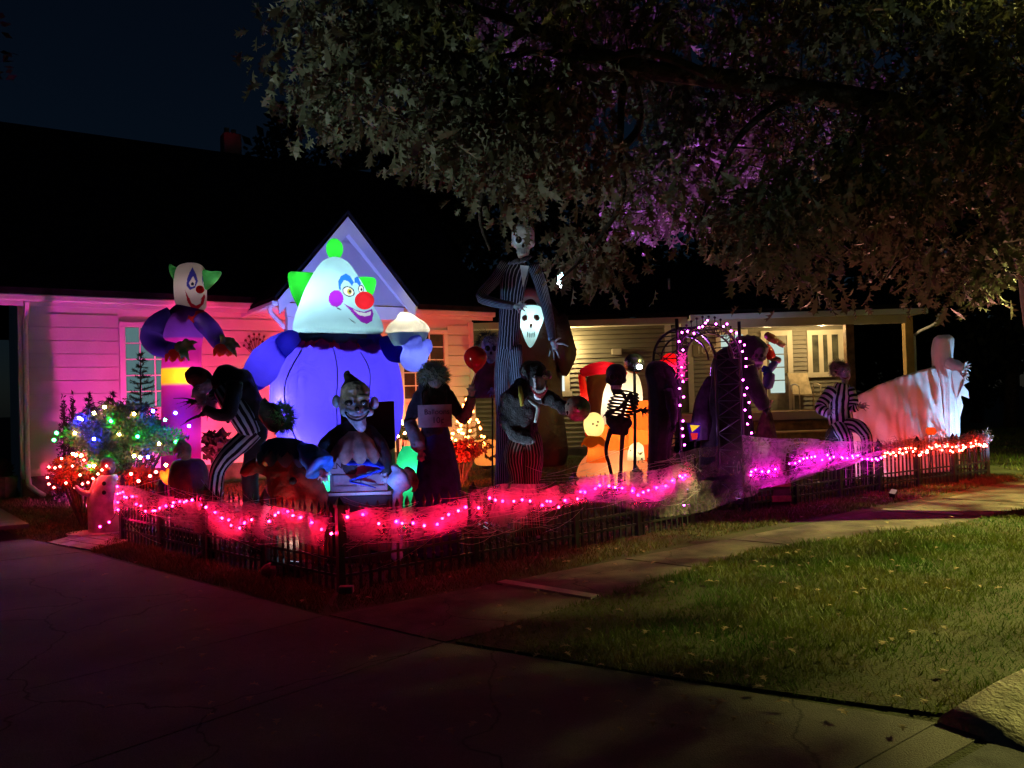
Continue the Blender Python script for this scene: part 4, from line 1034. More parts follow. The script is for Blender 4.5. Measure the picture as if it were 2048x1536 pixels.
w_ = patch('cobweb', 'cobweb gauze stretched from the arch over the purple lit fence', [at(1485, 872, 10.3), at(1760, 885, 11.9), at(1700, 925, 11.6), at(1490, 975, 10.2)], 50, 18, gauze('cobweb_purple', (0.8, 0.75, 0.78), 0.40, 0.72, 0.7, 8, (1, 1, 1.5)), 0.03, 0.05, 7); strands(w_, FR, 0, 3.1, .9, .3, 80, 7)
patch('cobweb', 'thin cobweb strand pulled tight along the purple lit fence', [at(1500, 968, 10.2), at(1770, 900, 11.9), at(1770, 908, 11.9), at(1500, 985, 10.2)], 40, 4, M_WEB, 0.02, 0.0, 8)

# ---------------------------------------------------------------- garden arch at the gateway
AL, AR = at(1362, 900, 9.8), at(1487, 900, 10.45); AL.z = AR.z = 0
arch = thing('garden_arch', 'black metal garden arch with pink lights at the gateway', 'arch', AL)
M_ARCH = mat('arch_black', (0.012, 0.012, 0.014), 0.4, spec=0.5)
ZT = 2.02
av = AR - AL; AW = av.length; au = av.normalized(); an = V(au.y, -au.x, 0)
for base, o_ in ((AL, -1), (AR, 1)):
    for dd in (0.0, 0.42):
        tube('post', [base - an * dd, base - an * dd + V(0, 0, 1.2), base - an * dd + V(0, 0, 2.5 if dd == 0 else ZT)], 0.022, M_ARCH, arch, 8)
    mb = MB()
    for i in range(9):
        z0 = 0.15 + i * 0.22
        mb.bar(base + V(0, 0, z0), base - an * 0.42 + V(0, 0, z0 + 0.22), 0.007, 5); mb.bar(base - an * 0.42 + V(0, 0, z0), base + V(0, 0, z0 + 0.22), 0.007, 5)
        mb.bar(base + V(0, 0, z0), base - an * 0.42 + V(0, 0, z0), 0.007, 5)
    mb.build('side_lattice', M_ARCH, arch)
def arc(r0, z0, n=14, dd=0.0): return [AL + av * 0.5 - an * dd + au * (-math.cos(math.pi * i / n) * r0) + V(0, 0, z0 + math.sin(math.pi * i / n) * r0 * 0.72) for i in range(n + 1)]
for dd in (0.0, 0.42):
    tube('arch_bow', arc(AW * 0.5, ZT, dd=dd), 0.018, M_ARCH, arch, 8, sub=2); tube('arch_bow', arc(AW * 0.38, ZT, dd=dd), 0.013, M_ARCH, arch, 8, sub=2)
mb = MB()
a1, a2 = arc(AW * 0.5, ZT, 16), arc(AW * 0.38, ZT, 16); a3 = arc(AW * 0.5, ZT, 16, 0.42)
for i in range(17):
    mb.bar(a1[i], a2[i], 0.007, 5); mb.bar(a1[i], a3[i], 0.007, 5)
    if i < 16: mb.bar(a1[i], a2[i + 1], 0.006, 5)
mb.build('bow_lattice', M_ARCH, arch)
mb = MB()
for i in range(1, 16):
    p = a1[i]; mb.bar(p, p + V(0, 0, 0.1), 0.006, 5); mb.ball(p + V(0, 0, 0.11), 0.018, 6, 4)
mb.build('finials', M_ARCH, arch)
B_LAV = glow('bulb_lavender', (1.0, 0.06, 0.75), 48)
lp = []
for (px, py) in ((1368, 1010), (1369, 890), (1366, 872), (1365, 857), (1366, 842), (1360, 811), (1367, 794), (1359, 777), (1366, 763), (1364, 750), (1363, 735), (1366, 700), (1358, 683), (1364, 665), (1388, 667), (1375, 663), (1398, 655), (1405, 653), (1415, 641), (1411, 646), (1432, 648), (1447, 653), (1454, 648), (1462, 662), (1473, 666)):
    lp.append(at(px, py, 9.72))
string_lights('pink bulbs running up the left side and over the black arch', lp, [B_LAV], 0.0135, cable=True)
lp = []
for (px, py) in ((1480, 683), (1489, 690), (1485, 703), (1492, 717), (1492, 733), (1486, 760), (1494, 776), (1489, 790), (1498, 805), (1490, 820), (1500, 834), (1495, 848), (1503, 866)):
    lp.append(at(px, py, 10.35))
string_lights('pink bulbs running down the right side of the black arch', lp, [B_LAV], 0.0135)
lt = thing('hanging_string_lights', 'magenta cluster of tiny lights on the left post of the arch', 'string lights', at(1364, 740, 9.66))
v, f = tinsel('x', '', [at(1362, 708, 9.68), at(1366, 730, 9.68), at(1364, 755, 9.68)], 160, 0.025, None, 0.05)
obj('tinsel', v, f, glow('magenta_tinsel', (1.0, 0.03, 0.35), 1.6), lt)
# small outlet box at the fence corner
jb = CORNER + V(0.06, -0.13, 0)
t = thing('outlet_box', 'small black outlet box on the ground at the fence corner', 'outlet box', jb)
box('case', (jb.x - 0.05, jb.x + 0.07, jb.y - 0.04, jb.y + 0.04, 0.02, 0.08), mat('outlet_metal', (0.12, 0.12, 0.12), 0.4), t, 0.01)
mb = MB(); mb.bar((jb.x, jb.y, -0.03), (jb.x, jb.y, 0.03), 0.01); mb.build('stake', M_BLK, t)

# ================================================================ INFLATABLES
def rp(l, r, py, Y, k=0.9, dy=0.0):
    p = at((l + r) / 2, py, Y + dy); w = (r - l) / 2 / F * Y
    return (p.x, p.y, p.z, w, w * k)
def pillow(name, pts, thick, m, parent=None, n=5, axis=None):
    """puffed outline: star shaped about its middle"""
    P = [Vector(p) for p in pts]
    # round the outline
    Q = []
    for i in range(len(P)):
        a, b, c, d = P[i - 1], P[i], P[(i + 1) % len(P)], P[(i + 2) % len(P)]
        for k in range(3):
            t = k / 3; Q.append(0.5 * ((2 * b) + (c - a) * t + (2 * a - 5 * b + 4 * c - d) * t * t + (3 * b - a - 3 * c + d) * t ** 3))
    P = Q; c = sum(P, V(0, 0, 0)) / len(P); N = len(P)
    ax = axis or V(0, -1, 0); vs = []; fs = []
    ks = [math.pi * (j / (2 * n)) for j in range(2 * n + 1)]
    for k in ks[1:-1]:
        for p in P: vs.append(c + (p - c) * math.sin(k) + ax * (thick * math.cos(k)))
    m1 = len(ks) - 2
    for j in range(m1 - 1):
        for i in range(N): fs.append((j * N + i, j * N + (i + 1) % N, (j + 1) * N + (i + 1) % N, (j + 1) * N + i))
    a = len(vs); vs.append(c + ax * thick); vs.append(c - ax * thick)
    for i in range(N): fs.append((a, (i + 1) % N, i)); fs.append((a + 1, (m1 - 1) * N + i, (m1 - 1) * N + (i + 1) % N))
    return obj(name, vs, fs, m, parent, True)
def painter(base, polys, ctr, back=0.0):
    """print on fabric: polygons drawn in picture coordinates, only on the side that faces the street"""
    def go(vs):
        c = np.tile(np.array(base, float), (len(vs), 1))
        d = vs - np.array([0, 0, CAMH]); l = d @ np.array(CM)
        X = 1024 + F * l[:, 0] / -l[:, 2]; Y = 768 - F * l[:, 1] / -l[:, 2]
        front = ((vs - np.array(ctr)) @ np.array((Vector((0, 0, CAMH)) - Vector(ctr)).normalized())) > back
        for col, poly in polys:
            k = inside_np(X, Y, poly) & front; c[k] = col
        return c
    return go
def oval(cx, cy, rx_, ry_, n=20, rot=0.0):
    return [(cx + rx_ * math.cos(a) * math.cos(rot) - ry_ * math.sin(a) * math.sin(rot), cy + rx_ * math.cos(a) * math.sin(rot) + ry_ * math.sin(a) * math.cos(rot)) for a in [2 * math.pi * i / n for i in range(n)]]

# ---------------------------------------------------------------- big round clown
Y1 = 9.6
CL = thing('clown_inflatable', 'huge glowing blue clown inflatable with white head holding a pie', 'inflatable', V(at(675, 900, Y1).x, Y1, 0))
N_BLUE = nylon('nylon_blue', (0.075, 0.048, 0.85), 0.8, 0.35, 5)
N_PRINT = nylon('nylon_print', None, 0.8, 0.15, 4)
N_GRN = nylon('nylon_green', (0.03, 0.75, 0.05), 0.8, 0.3, 8)
loft('body', [rp(620, 750, 965, Y1, .9), rp(600, 765, 930, Y1, .9), rp(578, 783, 897, Y1), rp(556, 797, 865, Y1), rp(545, 804, 820, Y1), rp(543, 804, 780, Y1), rp(548, 797, 735, Y1), rp(565, 782, 700, Y1), rp(595, 762, 672, Y1), rp(620, 745, 655, Y1)], N_BLUE, CL, 48, folds=12, amp=0.022, seed=3)
hc = at(678, 610, Y1 - 0.1)
white = (0.42, 0.78, 0.86); dk = (0.02, 0.02, 0.06)
polys = [
    ((0.35, 0.02, 0.55), oval(672, 597, 15, 17)),
    ((0.02, 0.18, 0.75), [(676, 563), (682, 552), (692, 547), (700, 552), (708, 565), (704, 572), (696, 562), (688, 560), (682, 570), (681, 584), (677, 576)]),
    ((0.02, 0.18, 0.75), [(709, 556), (715, 553), (722, 566), (720, 574), (714, 566), (709, 566)]),
    (dk, oval(697, 583, 13, 10, rot=0.5)), ((0.75, 0.8, 0.7), oval(697, 583, 11, 8, rot=0.5)), ((0.55, 0.5, 0.05), oval(699, 583, 5, 6)), (dk, oval(700, 583, 2.6, 3.2)),
    (dk, oval(722, 578, 6, 8)), ((0.75, 0.8, 0.7), oval(722, 578, 4.5, 6.5)), (dk, oval(723, 579, 2.0, 3)),
    ((0.30, 0.02, 0.45), [(686, 606), (698, 612), (712, 620), (728, 624), (744, 618), (747, 628), (744, 642), (734, 648), (722, 644), (710, 632), (698, 618)]),
    ((0.8, 0.85, 0.85), [(706, 619), (718, 624), (732, 626), (742, 622), (741, 630), (730, 633), (718, 630)]),
    (dk, [(672, 614), (680, 617), (684, 622), (676, 618)]), (dk, [(697, 636), (705, 641), (713, 648), (704, 643)]),
]
head = loft('head', [rp(630, 735, 678, Y1 - .1, .95), rp(596, 762, 668, Y1 - .1, .95), rp(588, 766, 655, Y1 - .1, .95), rp(592, 758, 635, Y1 - .1, .95), rp(600, 744, 610, Y1 - .1, .95), rp(611, 731, 580, Y1 - .1, .95), rp(626, 714, 550, Y1 - .1), rp(642, 697, 526, Y1 - .1), rp(658, 680, 516, Y1 - .1), rp(667, 671, 514, Y1 - .1)], N_PRINT, CL, 280, sub=26, cols=painter(white, polys, hc))
ellipsoid('nose', at(729, 601, Y1 - 0.62), (0.108, 0.10, 0.10), nylon('nylon_red', (0.85, 0.03, 0.05), 0.7), CL, n=28, m=18)
pillow('hair_tuft', [at(*p, Y1) for p in ((577, 546), (600, 544), (640, 549), (628, 575), (612, 603), (603, 624), (592, 606), (581, 580))], 0.16, N_GRN, CL)
pillow('hair_tuft', [at(*p, Y1 + 0.05) for p in ((716, 556), (735, 554), (751, 558), (750, 574), (744, 590), (730, 588), (720, 574))], 0.14, N_GRN, CL)
ellipsoid('hair_tuft', at(669, 498, Y1 - 0.05), (0.10, 0.10, 0.128), N_GRN, CL)
M_RUFF = nylon('nylon_crimson', (0.65, 0.02, 0.12), 0.6)
M_RUFF2 = nylon('nylon_navy', (0.05, 0.04, 0.25), 0.5)
def ruffle(name, c, r0, r1, z0, z1, m, parent, lobes=11, tilt=0.0, depth=0.9):
    vs = []; fs = []; n = lobes * 8
    for i in range(n):
        w = 2 * math.pi * i / n; s_ = abs(math.sin(w * lobes / 2))
        for k, (r, z) in enumerate(((r0, z0), ((r0 + r1) / 2, (z0 + z1) / 2 + 0.02), (r1, z1 - 0.07 * s_))):
            x, y = r * math.cos(w), r * math.sin(w) * depth
            vs.append(V(c[0] + x, c[1] + y, z - tilt * x))
    vs += [v - V(0, 0, 0.02) for v in vs]; q = 3 * n
    for i in range(n):
        j = (i + 1) % n
        for k in range(2):
            fs.append((i * 3 + k, i * 3 + k + 1, j * 3 + k + 1, j * 3 + k)); fs.append((q + i * 3 + k, q + j * 3 + k, q + j * 3 + k + 1, q + i * 3 + k + 1))
    return obj(name, vs, fs, m, parent, True)
cz = at(678, 680, Y1).z; cc = at(678, 680, Y1)
ruffle('collar', (cc.x, cc.y - 0.05), 0.42, 0.60, cz + 0.05, cz - 0.09, M_RUFF, CL, 13, 0.10)
ruffle('collar', (cc.x, cc.y - 0.05), 0.40, 0.565, cz + 0.12, cz + 0.0, M_RUFF2, CL, 11, 0.12)
for a_ in (200, 235, 270, 305, 340): lamp('clown_lamp', 'POINT', V(cc.x + .5 * math.cos(math.radians(a_)), cc.y - .05 + .47 * math.sin(math.radians(a_)), cz - .06), (1, .9, .95), .35, CL, size=.03)
sl_ = tube('sleeve', [at(592, 682, Y1 - .15), at(565, 702, Y1 - .3), at(535, 728, Y1 - .35), at(512, 752, Y1 - .3)], [0.15, 0.21, 0.225, 0.17], N_BLUE, CL, 24)
ellipsoid('sleeve_glow', at(577, 690, Y1 - 0.42), (0.15, 0.1, 0.18), nylon('nylon_pale_blue', (0.35, 0.42, 0.95), 0.8), CL, Euler((0, 0.5, 0.2)))  # pale bump: the sleeve's inner lamplight put into shape and colour
ellipsoid('cuff', at(507, 756, Y1 - 0.28), (0.17, 0.17, 0.13), N_BLUE, CL, Euler((0, 0.6, 0)))
tube('sleeve', [at(772, 694, Y1 - .1), at(792, 700, Y1 - .25), at(808, 704, Y1 - .35)], [0.14, 0.15, 0.13], N_BLUE, CL, 20)
N_GLV = nylon('nylon_glove', (0.16, 0.2, 0.9), 0.8)
blob('glove', [[(at(828, 716, Y1 - .4), .17), (at(832, 704, Y1 - .42), .155)], [(at(812, 690, Y1 - .5), .06), (at(812, 678, Y1 - .5), .05)], [(at(824, 688, Y1 - .55), .06), (at(824, 676, Y1 - .55), .05)], [(at(836, 688, Y1 - .55), .06), (at(837, 677, Y1 - .55), .05)], [(at(845, 706, Y1 - .42), .085), (at(854, 694, Y1 - .42), .075), (at(856, 685, Y1 - .42), .05)]], N_GLV, CL, 0.025)
pie = thing('cream_pie', 'glowing cream pie held up in the clown inflatable glove', 'pie', at(815, 690, Y1 - 0.4))
loft('pie_tin', [rp(788, 846, 691, Y1 - .4, .9), rp(782, 851, 682, Y1 - .4), rp(775, 857, 668, Y1 - .4), rp(774, 858, 666, Y1 - .4)], nylon('nylon_tin', (0.25, 0.45, 0.6), 0.7), pie, 32)
loft('cream', [rp(773, 858, 667, Y1 - .4), rp(771, 860, 660, Y1 - .4), rp(778, 853, 648, Y1 - .4), rp(791, 838, 638, Y1 - .4), rp(795, 826, 630, Y1 - .4), rp(800, 816, 625, Y1 - .4)], nylon('nylon_cream', (0.95, 0.9, 0.75), 0.8), pie, 32, folds=7, amp=0.02)
for (l, r, s) in ((606, 664, 1), (783, 868, -1)):
    c_ = (l + r) / 2
    loft('shoe', [rp(c_ - 24, c_ + 24, 1052, Y1 - .5, 1.5), rp(l - 4, r + 6, 1040, Y1 - .5, 1.5), rp(l, r + 2, 1005, Y1 - .5, 1.3), rp(l + 4, r - 2, 960, Y1 - .45), rp(l + 12, r - 14, 915, Y1 - .4), rp(l + 22, r - 30, 892, Y1 - .3)], nylon('nylon_shoe', (0.02, 0.55, 0.20), 0.8, 0.3, 5), CL, 32, folds=5, amp=0.02)
    lamp('clown_lamp', 'POINT', at(c_, 960, Y1 - .5), (0.9, 1.0, 0.95), 8, CL, size=0.05)
lamp('clown_lamp', 'POINT', at(660, 790, Y1 + 0.1), (0.85, 0.9, 1.0), 50, CL, size=0.06)
lamp('clown_lamp', 'POINT', at(578, 803, Y1 - 0.42), (0.9, 0.95, 1.0), 9.0, CL, size=0.03)
lamp('clown_lamp', 'POINT', at(604, 880, Y1 - 0.42), (0.9, 0.95, 1.0), 9.0, CL, size=0.03)
lamp('clown_lamp', 'POINT', at(655, 612, Y1 - 0.1), (0.92, 0.97, 1.0), 17, CL, size=0.08)
lamp('clown_lamp', 'POINT', at(729, 601, Y1 - 0.62), (1, 0.9, 0.9), 0.5, CL, size=0.03)
lamp('clown_lamp', 'POINT', at(605, 570, Y1), (1, 1, 1), 1.6, CL, size=0.04)
lamp('clown_lamp', 'POINT', at(735, 570, Y1 + .05), (1, 1, 1), 1.2, CL, size=0.04)
lamp('clown_lamp', 'POINT', at(669, 498, Y1 - .05), (1, 1, 1), 0.8, CL, size=0.03)
lamp('clown_lamp', 'POINT', at(545, 720, Y1 - .33), (0.9, 0.95, 1), 3.0, CL, size=0.04)
lamp('clown_lamp', 'POINT', at(575, 690, Y1 - .42), (0.9, 0.95, 1), 1.8, CL, size=0.03)
lamp('clown_lamp', 'POINT', at(831, 708, Y1 - .41), (0.9, 0.95, 1), 2.2, CL, size=0.04)
lamp('pie_lamp', 'POINT', at(816, 652, Y1 - .4), (1, 0.95, 0.8), 3.0, pie, size=0.03)
lamp('pie_lamp', 'POINT', at(816, 680, Y1 - .4), (1, 0.95, 0.9), 0.8, pie, size=0.03)
for q_ in (0.18, 0.5, 0.78):
    x_ = 560 + 230 * q_; k_ = math.sqrt(max(0, 1 - (2 * q_ - 1) ** 2))
    tube('seam', [at(640 + (x_ - 640) * .72, 690, Y1 - .55 * k_), at(x_, 740, Y1 - .735 * k_), at(x_ - 2, 800, Y1 - .76 * k_), at(640 + (x_ - 640) * .97, 860, Y1 - .72 * k_), at(640 + (x_ - 640) * .82, 900, Y1 - .63 * k_)], 0.006, M_RUFF2, CL, 6)
tube('seam_cord', [at(603, 700, Y1 - .66), at(572, 760, Y1 - .62), at(571, 820, Y1 - .62), at(588, 870, Y1 - .7), at(600, 890, Y1 - .72)], 0.008, M_CABLE, CL, 6)

# ---------------------------------------------------------------- slim clown rising by the window
Y2 = 11.2
SCL = thing('clown_inflatable', 'slim purple clown inflatable with green hair and claws by the window', 'inflatable', V(at(368, 900, Y2).x, Y2, 0))
zb = [at(370, y, Y2).z for y in (735, 771)]
zs1 = at(370, 712, Y2).z; zcol = at(370, 640, Y2).z
def tubecols(vs):
    c = np.tile(np.array((0.40, 0.012, 0.28)), (len(vs), 1)); z = vs[:, 2]
    c[(z < zb[0]) & (z > zb[1])] = (0.95, 0.45, 0.02); c[z > zs1 + 0.25] = (0.10, 0.02, 0.28)
    return c
loft('body', [rp(326, 398, 1000, Y2), rp(324, 400, 960, Y2), rp(325, 400, 860, Y2), rp(325, 401, 772, Y2), rp(325, 401, 735, Y2), rp(327, 402, 690, Y2), rp(325, 410, 650, Y2), rp(332, 410, 632, Y2), rp(350, 402, 612, Y2), rp(365, 392, 606, Y2)], nylon('nylon_print', None), SCL, 40, sub=9, cols=tubecols)
hz = at(382, 575, Y2)
pl2 = [((0.05, 0.05, 0.45), [(385, 534), (392, 548), (396, 562), (390, 576), (380, 580), (373, 572), (374, 558), (379, 545)]), ((0.8, 0.72, 0.75), [(386, 552), (391, 562), (389, 572), (381, 574), (378, 566)]), (dk, oval(385, 568, 3.2, 3.6)),
       ((0.05, 0.05, 0.45), [(408, 541), (413, 552), (415, 566), (410, 575), (405, 568), (404, 554)]), ((0.8, 0.72, 0.75), oval(409, 567, 3.5, 6)), (dk, oval(409, 569, 2, 2.6)),
       ((0.45, 0.01, 0.03), [(370, 580), (378, 596), (388, 604), (400, 601), (408, 588), (411, 592), (407, 608), (396, 619), (383, 616), (375, 604)]), ((0.8, 0.75, 0.72), [(379, 597), (388, 604), (400, 601), (403, 598), (401, 607), (392, 611), (383, 606)])]
loft('head', [rp(368, 396, 628, Y2, .9), rp(357, 410, 617, Y2, .9), rp(351, 412, 600, Y2, .9), rp(349, 412, 570, Y2, .9), rp(351, 411, 545, Y2, .9), rp(358, 404, 532, Y2, .9), rp(370, 395, 527, Y2, .9)], nylon('nylon_print', None), SCL, 220, sub=26, cols=painter((0.80, 0.70, 0.68), pl2, hz))
ellipsoid('nose', at(400, 579, Y2 - .26), (0.055, 0.055, 0.055), nylon('nylon_red', None), SCL)
N_GRN2 = nylon('nylon_dull_green', (0.08, 0.40, 0.10), 0.6)
pillow('hair_tuft', [at(*p, Y2) for p in ((340, 528), (353, 535), (366, 532), (363, 548), (356, 572), (348, 560), (341, 545))], 0.12, N_GRN2, SCL)
pillow('hair_tuft', [at(*p, Y2) for p in ((405, 540), (422, 543), (442, 543), (437, 556), (424, 570), (412, 580), (408, 565))], 0.12, N_GRN2, SCL)
ruffle('collar', (at(384, 622, Y2).x, Y2), 0.12, 0.27, at(384, 618, Y2).z, at(384, 638, Y2).z, nylon('nylon_dark_red', (0.45, 0.01, 0.02), 0.5), SCL, 9)
N_PURP = nylon('nylon_purple', (0.09, 0.03, 0.30), 0.5)
tube('sleeve', [at(345, 632, Y2 - .1), at(315, 650, Y2 - .15), at(303, 675, Y2 - .2), at(318, 695, Y2 - .35), at(348, 700, Y2 - .5)], [.14, .15, .15, .13, .10], N_PURP, SCL, 18)
tube('sleeve', [at(402, 640, Y2 - .1), at(422, 660, Y2 - .2), at(436, 682, Y2 - .35), at(444, 688, Y2 - .45)], [.13, .13, .11, .10], N_PURP, SCL, 18)
N_CLAW = nylon('nylon_claw', (0.16, 0.34, 0.08), 0.5)
def claw(c, tips, Y, r=0.035):
    ch = [[(at(*c, Y), .085), (at(c[0] + 6, c[1], Y), .075)]]
    for t_ in tips: ch.append([(at(c[0] + (t_[0] - c[0]) * .3, c[1] + (t_[1] - c[1]) * .3, Y - .04), r * 1.2), (at(c[0] + (t_[0] - c[0]) * .7, c[1] + (t_[1] - c[1]) * .7 - 3, Y - .08), r), (at(*t_, Y - .06), r * .35)])
    return blob('hand', ch, N_CLAW, SCL, 0.016)
claw((362, 694), ((394, 685), (392, 700), (378, 722), (364, 718), (376, 680)), Y2 - .55)
claw((452, 685), ((470, 682), (481, 695), (474, 714), (460, 700), (440, 672)), Y2 - .5)
for c_ in ((350, 703), (446, 692)): ruffle('cuff', (at(*c_, Y2 - .5).x, Y2 - .5), 0.06, 0.13, at(*c_, Y2 - .5).z + .03, at(*c_, Y2 - .5).z - .05, nylon('nylon_orange_red', (0.8, 0.10, 0.02), 0.6), SCL, 7)
lamp('slim_clown_lamp', 'POINT', at(375, 752, Y2 - 0.05), (1.0, 0.8, 0.5), 8, SCL, size=0.05)
lamp('slim_clown_lamp', 'POINT', at(382, 575, Y2), (1.0, 0.85, 0.85), 0.6, SCL, size=0.05)
for c_ in ((352, 548), (424, 555)): lamp('slim_clown_lamp', 'POINT', at(*c_, Y2), (1, 1, 1), 0.35, SCL, size=0.03)
for c_ in ((308, 672), (430, 668)): lamp('slim_clown_lamp', 'POINT', at(*c_, Y2 - .2), (.9, .8, 1), 0.5, SCL, size=0.03)
lamp('slim_clown_lamp', 'POINT', at(384, 634, Y2 - .32), (1, .7, .7), 0.4, SCL, size=0.03)
lamp('slim_clown_lamp', 'POINT', at(370, 870, Y2), (1.0, 0.7, 0.8), 5, SCL, size=0.05)
lamp('slim_clown_lamp', 'POINT', at(372, 670, Y2), (1.0, 0.7, 0.8), 3.2, SCL, size=0.05)

# ---------------------------------------------------------------- hooded giant with a pale mask
Y3 = 17.5
HG = thing('hooded_inflatable', 'tall dark maroon hooded inflatable with a glowing pale mask', 'inflatable', V(at(1090, 900, Y3).x, Y3, 0))
N_MAR = nylon('nylon_maroon', (0.055, 0.022, 0.02), 0.3, 0.5, 6)
loft('robe', [rp(1060, 1122, 933, Y3), rp(1048, 1132, 924, Y3), rp(1040, 1136, 895, Y3), rp(1045, 1128, 830, Y3), rp(1040, 1124, 760, Y3), rp(1032, 1130, 690, Y3), rp(1030, 1122, 640, Y3), rp(1040, 1105, 608, Y3), rp(1058, 1085, 592, Y3)], N_MAR, HG, 40, folds=9, amp=0.03)
hood = tube('hood', [at(x_, y_, Y3 - .55) for x_, y_ in ((1036, 626), (1037, 606), (1046, 592), (1060, 586), (1074, 591), (1084, 606), (1086, 626))], [.08, .11, .12, .13, .12, .11, .08], nylon('nylon_grey', (0.16, 0.18, 0.24), 0.5), HG, 14)
msk = [at(x_, y_, Y3 - .62) for x_, y_ in ((1036, 620), (1047, 612), (1062, 610), (1078, 612), (1088, 622), (1087, 640), (1080, 658), (1073, 678), (1065, 692), (1058, 694), (1050, 680), (1043, 660), (1036, 642))]
mk_ = pillow('mask', msk, 0.22, nylon('nylon_mask', (0.52, 0.80, 0.80), 0.85), HG)
M_SOCK = nylon('nylon_socket', (0.07, 0.11, 0.13), 0.3)
for (nm_, cx_, cy_, a_, b_, dd_) in [('eye_hole', 1050, 636, 6, 6, .80), ('eye_hole', 1073, 636, 6, 6, .80), ('nose_hole', 1062, 652, 2.5, 4, .83)] + [('tooth_gap', 1055 + 3.6 * i_, 670 - abs(i_ - 2) * 0.6, 0.9, 6, .80) for i_ in range(5)]:
    p_ = at(cx_, cy_, Y3 - dd_); ellipsoid(nm_, p_, (a_ / F * Y3, 0.025, b_ / F * Y3), M_SOCK, HG, n=14, m=8)
lamp('mask_lamp', 'POINT', at(1062, 645, Y3 - .62), (0.8, 1.0, 1.0), 8, HG, size=0.03)
tube('sleeve', [at(1110, 640, Y3), at(1128, 680, Y3 - .2), at(1132, 720, Y3 - .3), at(1128, 752, Y3 - .3)], [.25, .22, .2, .05], N_MAR, HG, 16, wob=0.15)
tube('sleeve', [at(1040, 650, Y3), at(1034, 690, Y3 - .1), at(1036, 720, Y3 - .15)], [.22, .18, .08], N_MAR, HG, 16, wob=0.15)

# ---------------------------------------------------------------- orange scene inflatable: mound, pumpkins, little ghosts under a red hood
Y4 = 14.2
OS = thing('halloween_scene_inflatable', 'glowing orange inflatable scene with pumpkins, ghosts and a red hood', 'inflatable', V(at(1235, 900, Y4).x, Y4, 0))
N_OR = nylon('nylon_orange', (0.9, 0.16, 0.02), 0.8, 0.3, 6); N_YE = nylon('nylon_yellow', (0.95, 0.65, 0.03), 0.8); N_PA = nylon('nylon_pale', (0.95, 0.85, 0.45), 0.8); N_RE = nylon('nylon_scarlet', (0.75, 0.01, 0.03), 0.6)
loft('mound', [rp(1160, 1310, 990, Y4, .5), rp(1152, 1316, 965, Y4, .5), rp(1156, 1312, 935, Y4, .5), rp(1170, 1300, 912, Y4, .5), rp(1190, 1280, 900, Y4, .5)], nylon('nylon_peach', (0.9, 0.32, 0.14), 0.8), OS, 36, folds=6, amp=0.02)
def pump(c, r, Y, m, parent, name='pumpkin'):
    p = at(*c, Y); R_ = r / F * Y
    return loft(name, [(p.x, p.y, p.z - R_ * .85, R_ * .3, R_ * .3), (p.x, p.y, p.z - R_ * .75, R_ * .75, R_ * .75), (p.x, p.y, p.z, R_ * 1.05, R_ * 1.05), (p.x, p.y, p.z + R_ * .7, R_ * .75, R_ * .75), (p.x, p.y, p.z + R_ * .8, R_ * .25, R_ * .25)], m, parent, 60, folds=10, amp=0.05)
pump((1290, 830), 36, Y4, N_OR, OS); pump((1282, 880), 34, Y4 + .05, N_OR, OS); pump((1232, 875), 34, Y4 + .1, N_OR, OS); pump((1300, 905), 20, Y4 - .3, N_OR, OS)
loft('figure_body', [rp(1172, 1212, 925, Y4 - .3), rp(1176, 1210, 900, Y4 - .3), rp(1180, 1204, 878, Y4 - .3)], N_OR, OS, 24)
bh = [((0.05, 0.02, 0.01), oval(1186, 848, 2, 2.4)), ((0.05, 0.02, 0.01), oval(1196, 844, 2, 2.4)), ((0.05, 0.02, 0.01), oval(1194, 851, 2.4, 2))]
bc = at(1188, 850, Y4 - .3)
ellipsoid('figure_head', bc, (0.18, 0.17, 0.22), nylon('nylon_print', None), OS, n=90, m=70, cols=painter((0.95, 0.80, 0.35), bh, bc))
ruffle('scarf', (bc.x - 0.02, bc.y), 0.08, 0.22, at(1186, 874, Y4 - .3).z + .03, at(1186, 884, Y4 - .3).z, N_YE, OS, 5)
gc = at(1272, 898, Y4 - .5)
loft('little_ghost', [rp(1254, 1290, 920, Y4 - .5), rp(1256, 1288, 905, Y4 - .5), rp(1260, 1286, 892, Y4 - .5), rp(1268, 1278, 885, Y4 - .5)], nylon('nylon_print', None), OS, 60, sub=10, cols=painter((0.95, 0.88, 0.55), [((0.1, 0.05, 0.02), [(1274, 903), (1279, 906), (1286, 903), (1283, 909), (1277, 909)]), ((0.05, 0.03, 0.02), oval(1261, 901, 1.6, 1.8))], gc))
# tall pale ghost in the middle with a white blaze, under the hood
loft('tall_ghost', [rp(1200, 1282, 860, Y4 + .3), rp(1202, 1285, 820, Y4 + .3), rp(1208, 1284, 780, Y4 + .3), rp(1222, 1276, 752, Y4 + .3), rp(1240, 1262, 742, Y4 + .3)], nylon('nylon_ghost', (0.9, 0.80, 0.6), 0.85), OS, 30)
hood_pts = [at(1182, 905, Y4 - .2), at(1176, 860, Y4 - .2), at(1168, 790, Y4 - .2), at(1163, 748, Y4 - .2)]
tube('hood_post', hood_pts, [.05, .06, .065, .06], nylon('nylon_bright_red', (0.95, 0.03, 0.02), 0.7), OS, 14)
tube('hood_brim', [at(1162, 748, Y4 - .2), at(1180, 740, Y4 - .22), at(1205, 736, Y4 - .25), at(1230, 738, Y4 - .22), at(1252, 750, Y4 - .2)], [.07, .10, .115, .09, .05], N_RE, OS, 16)
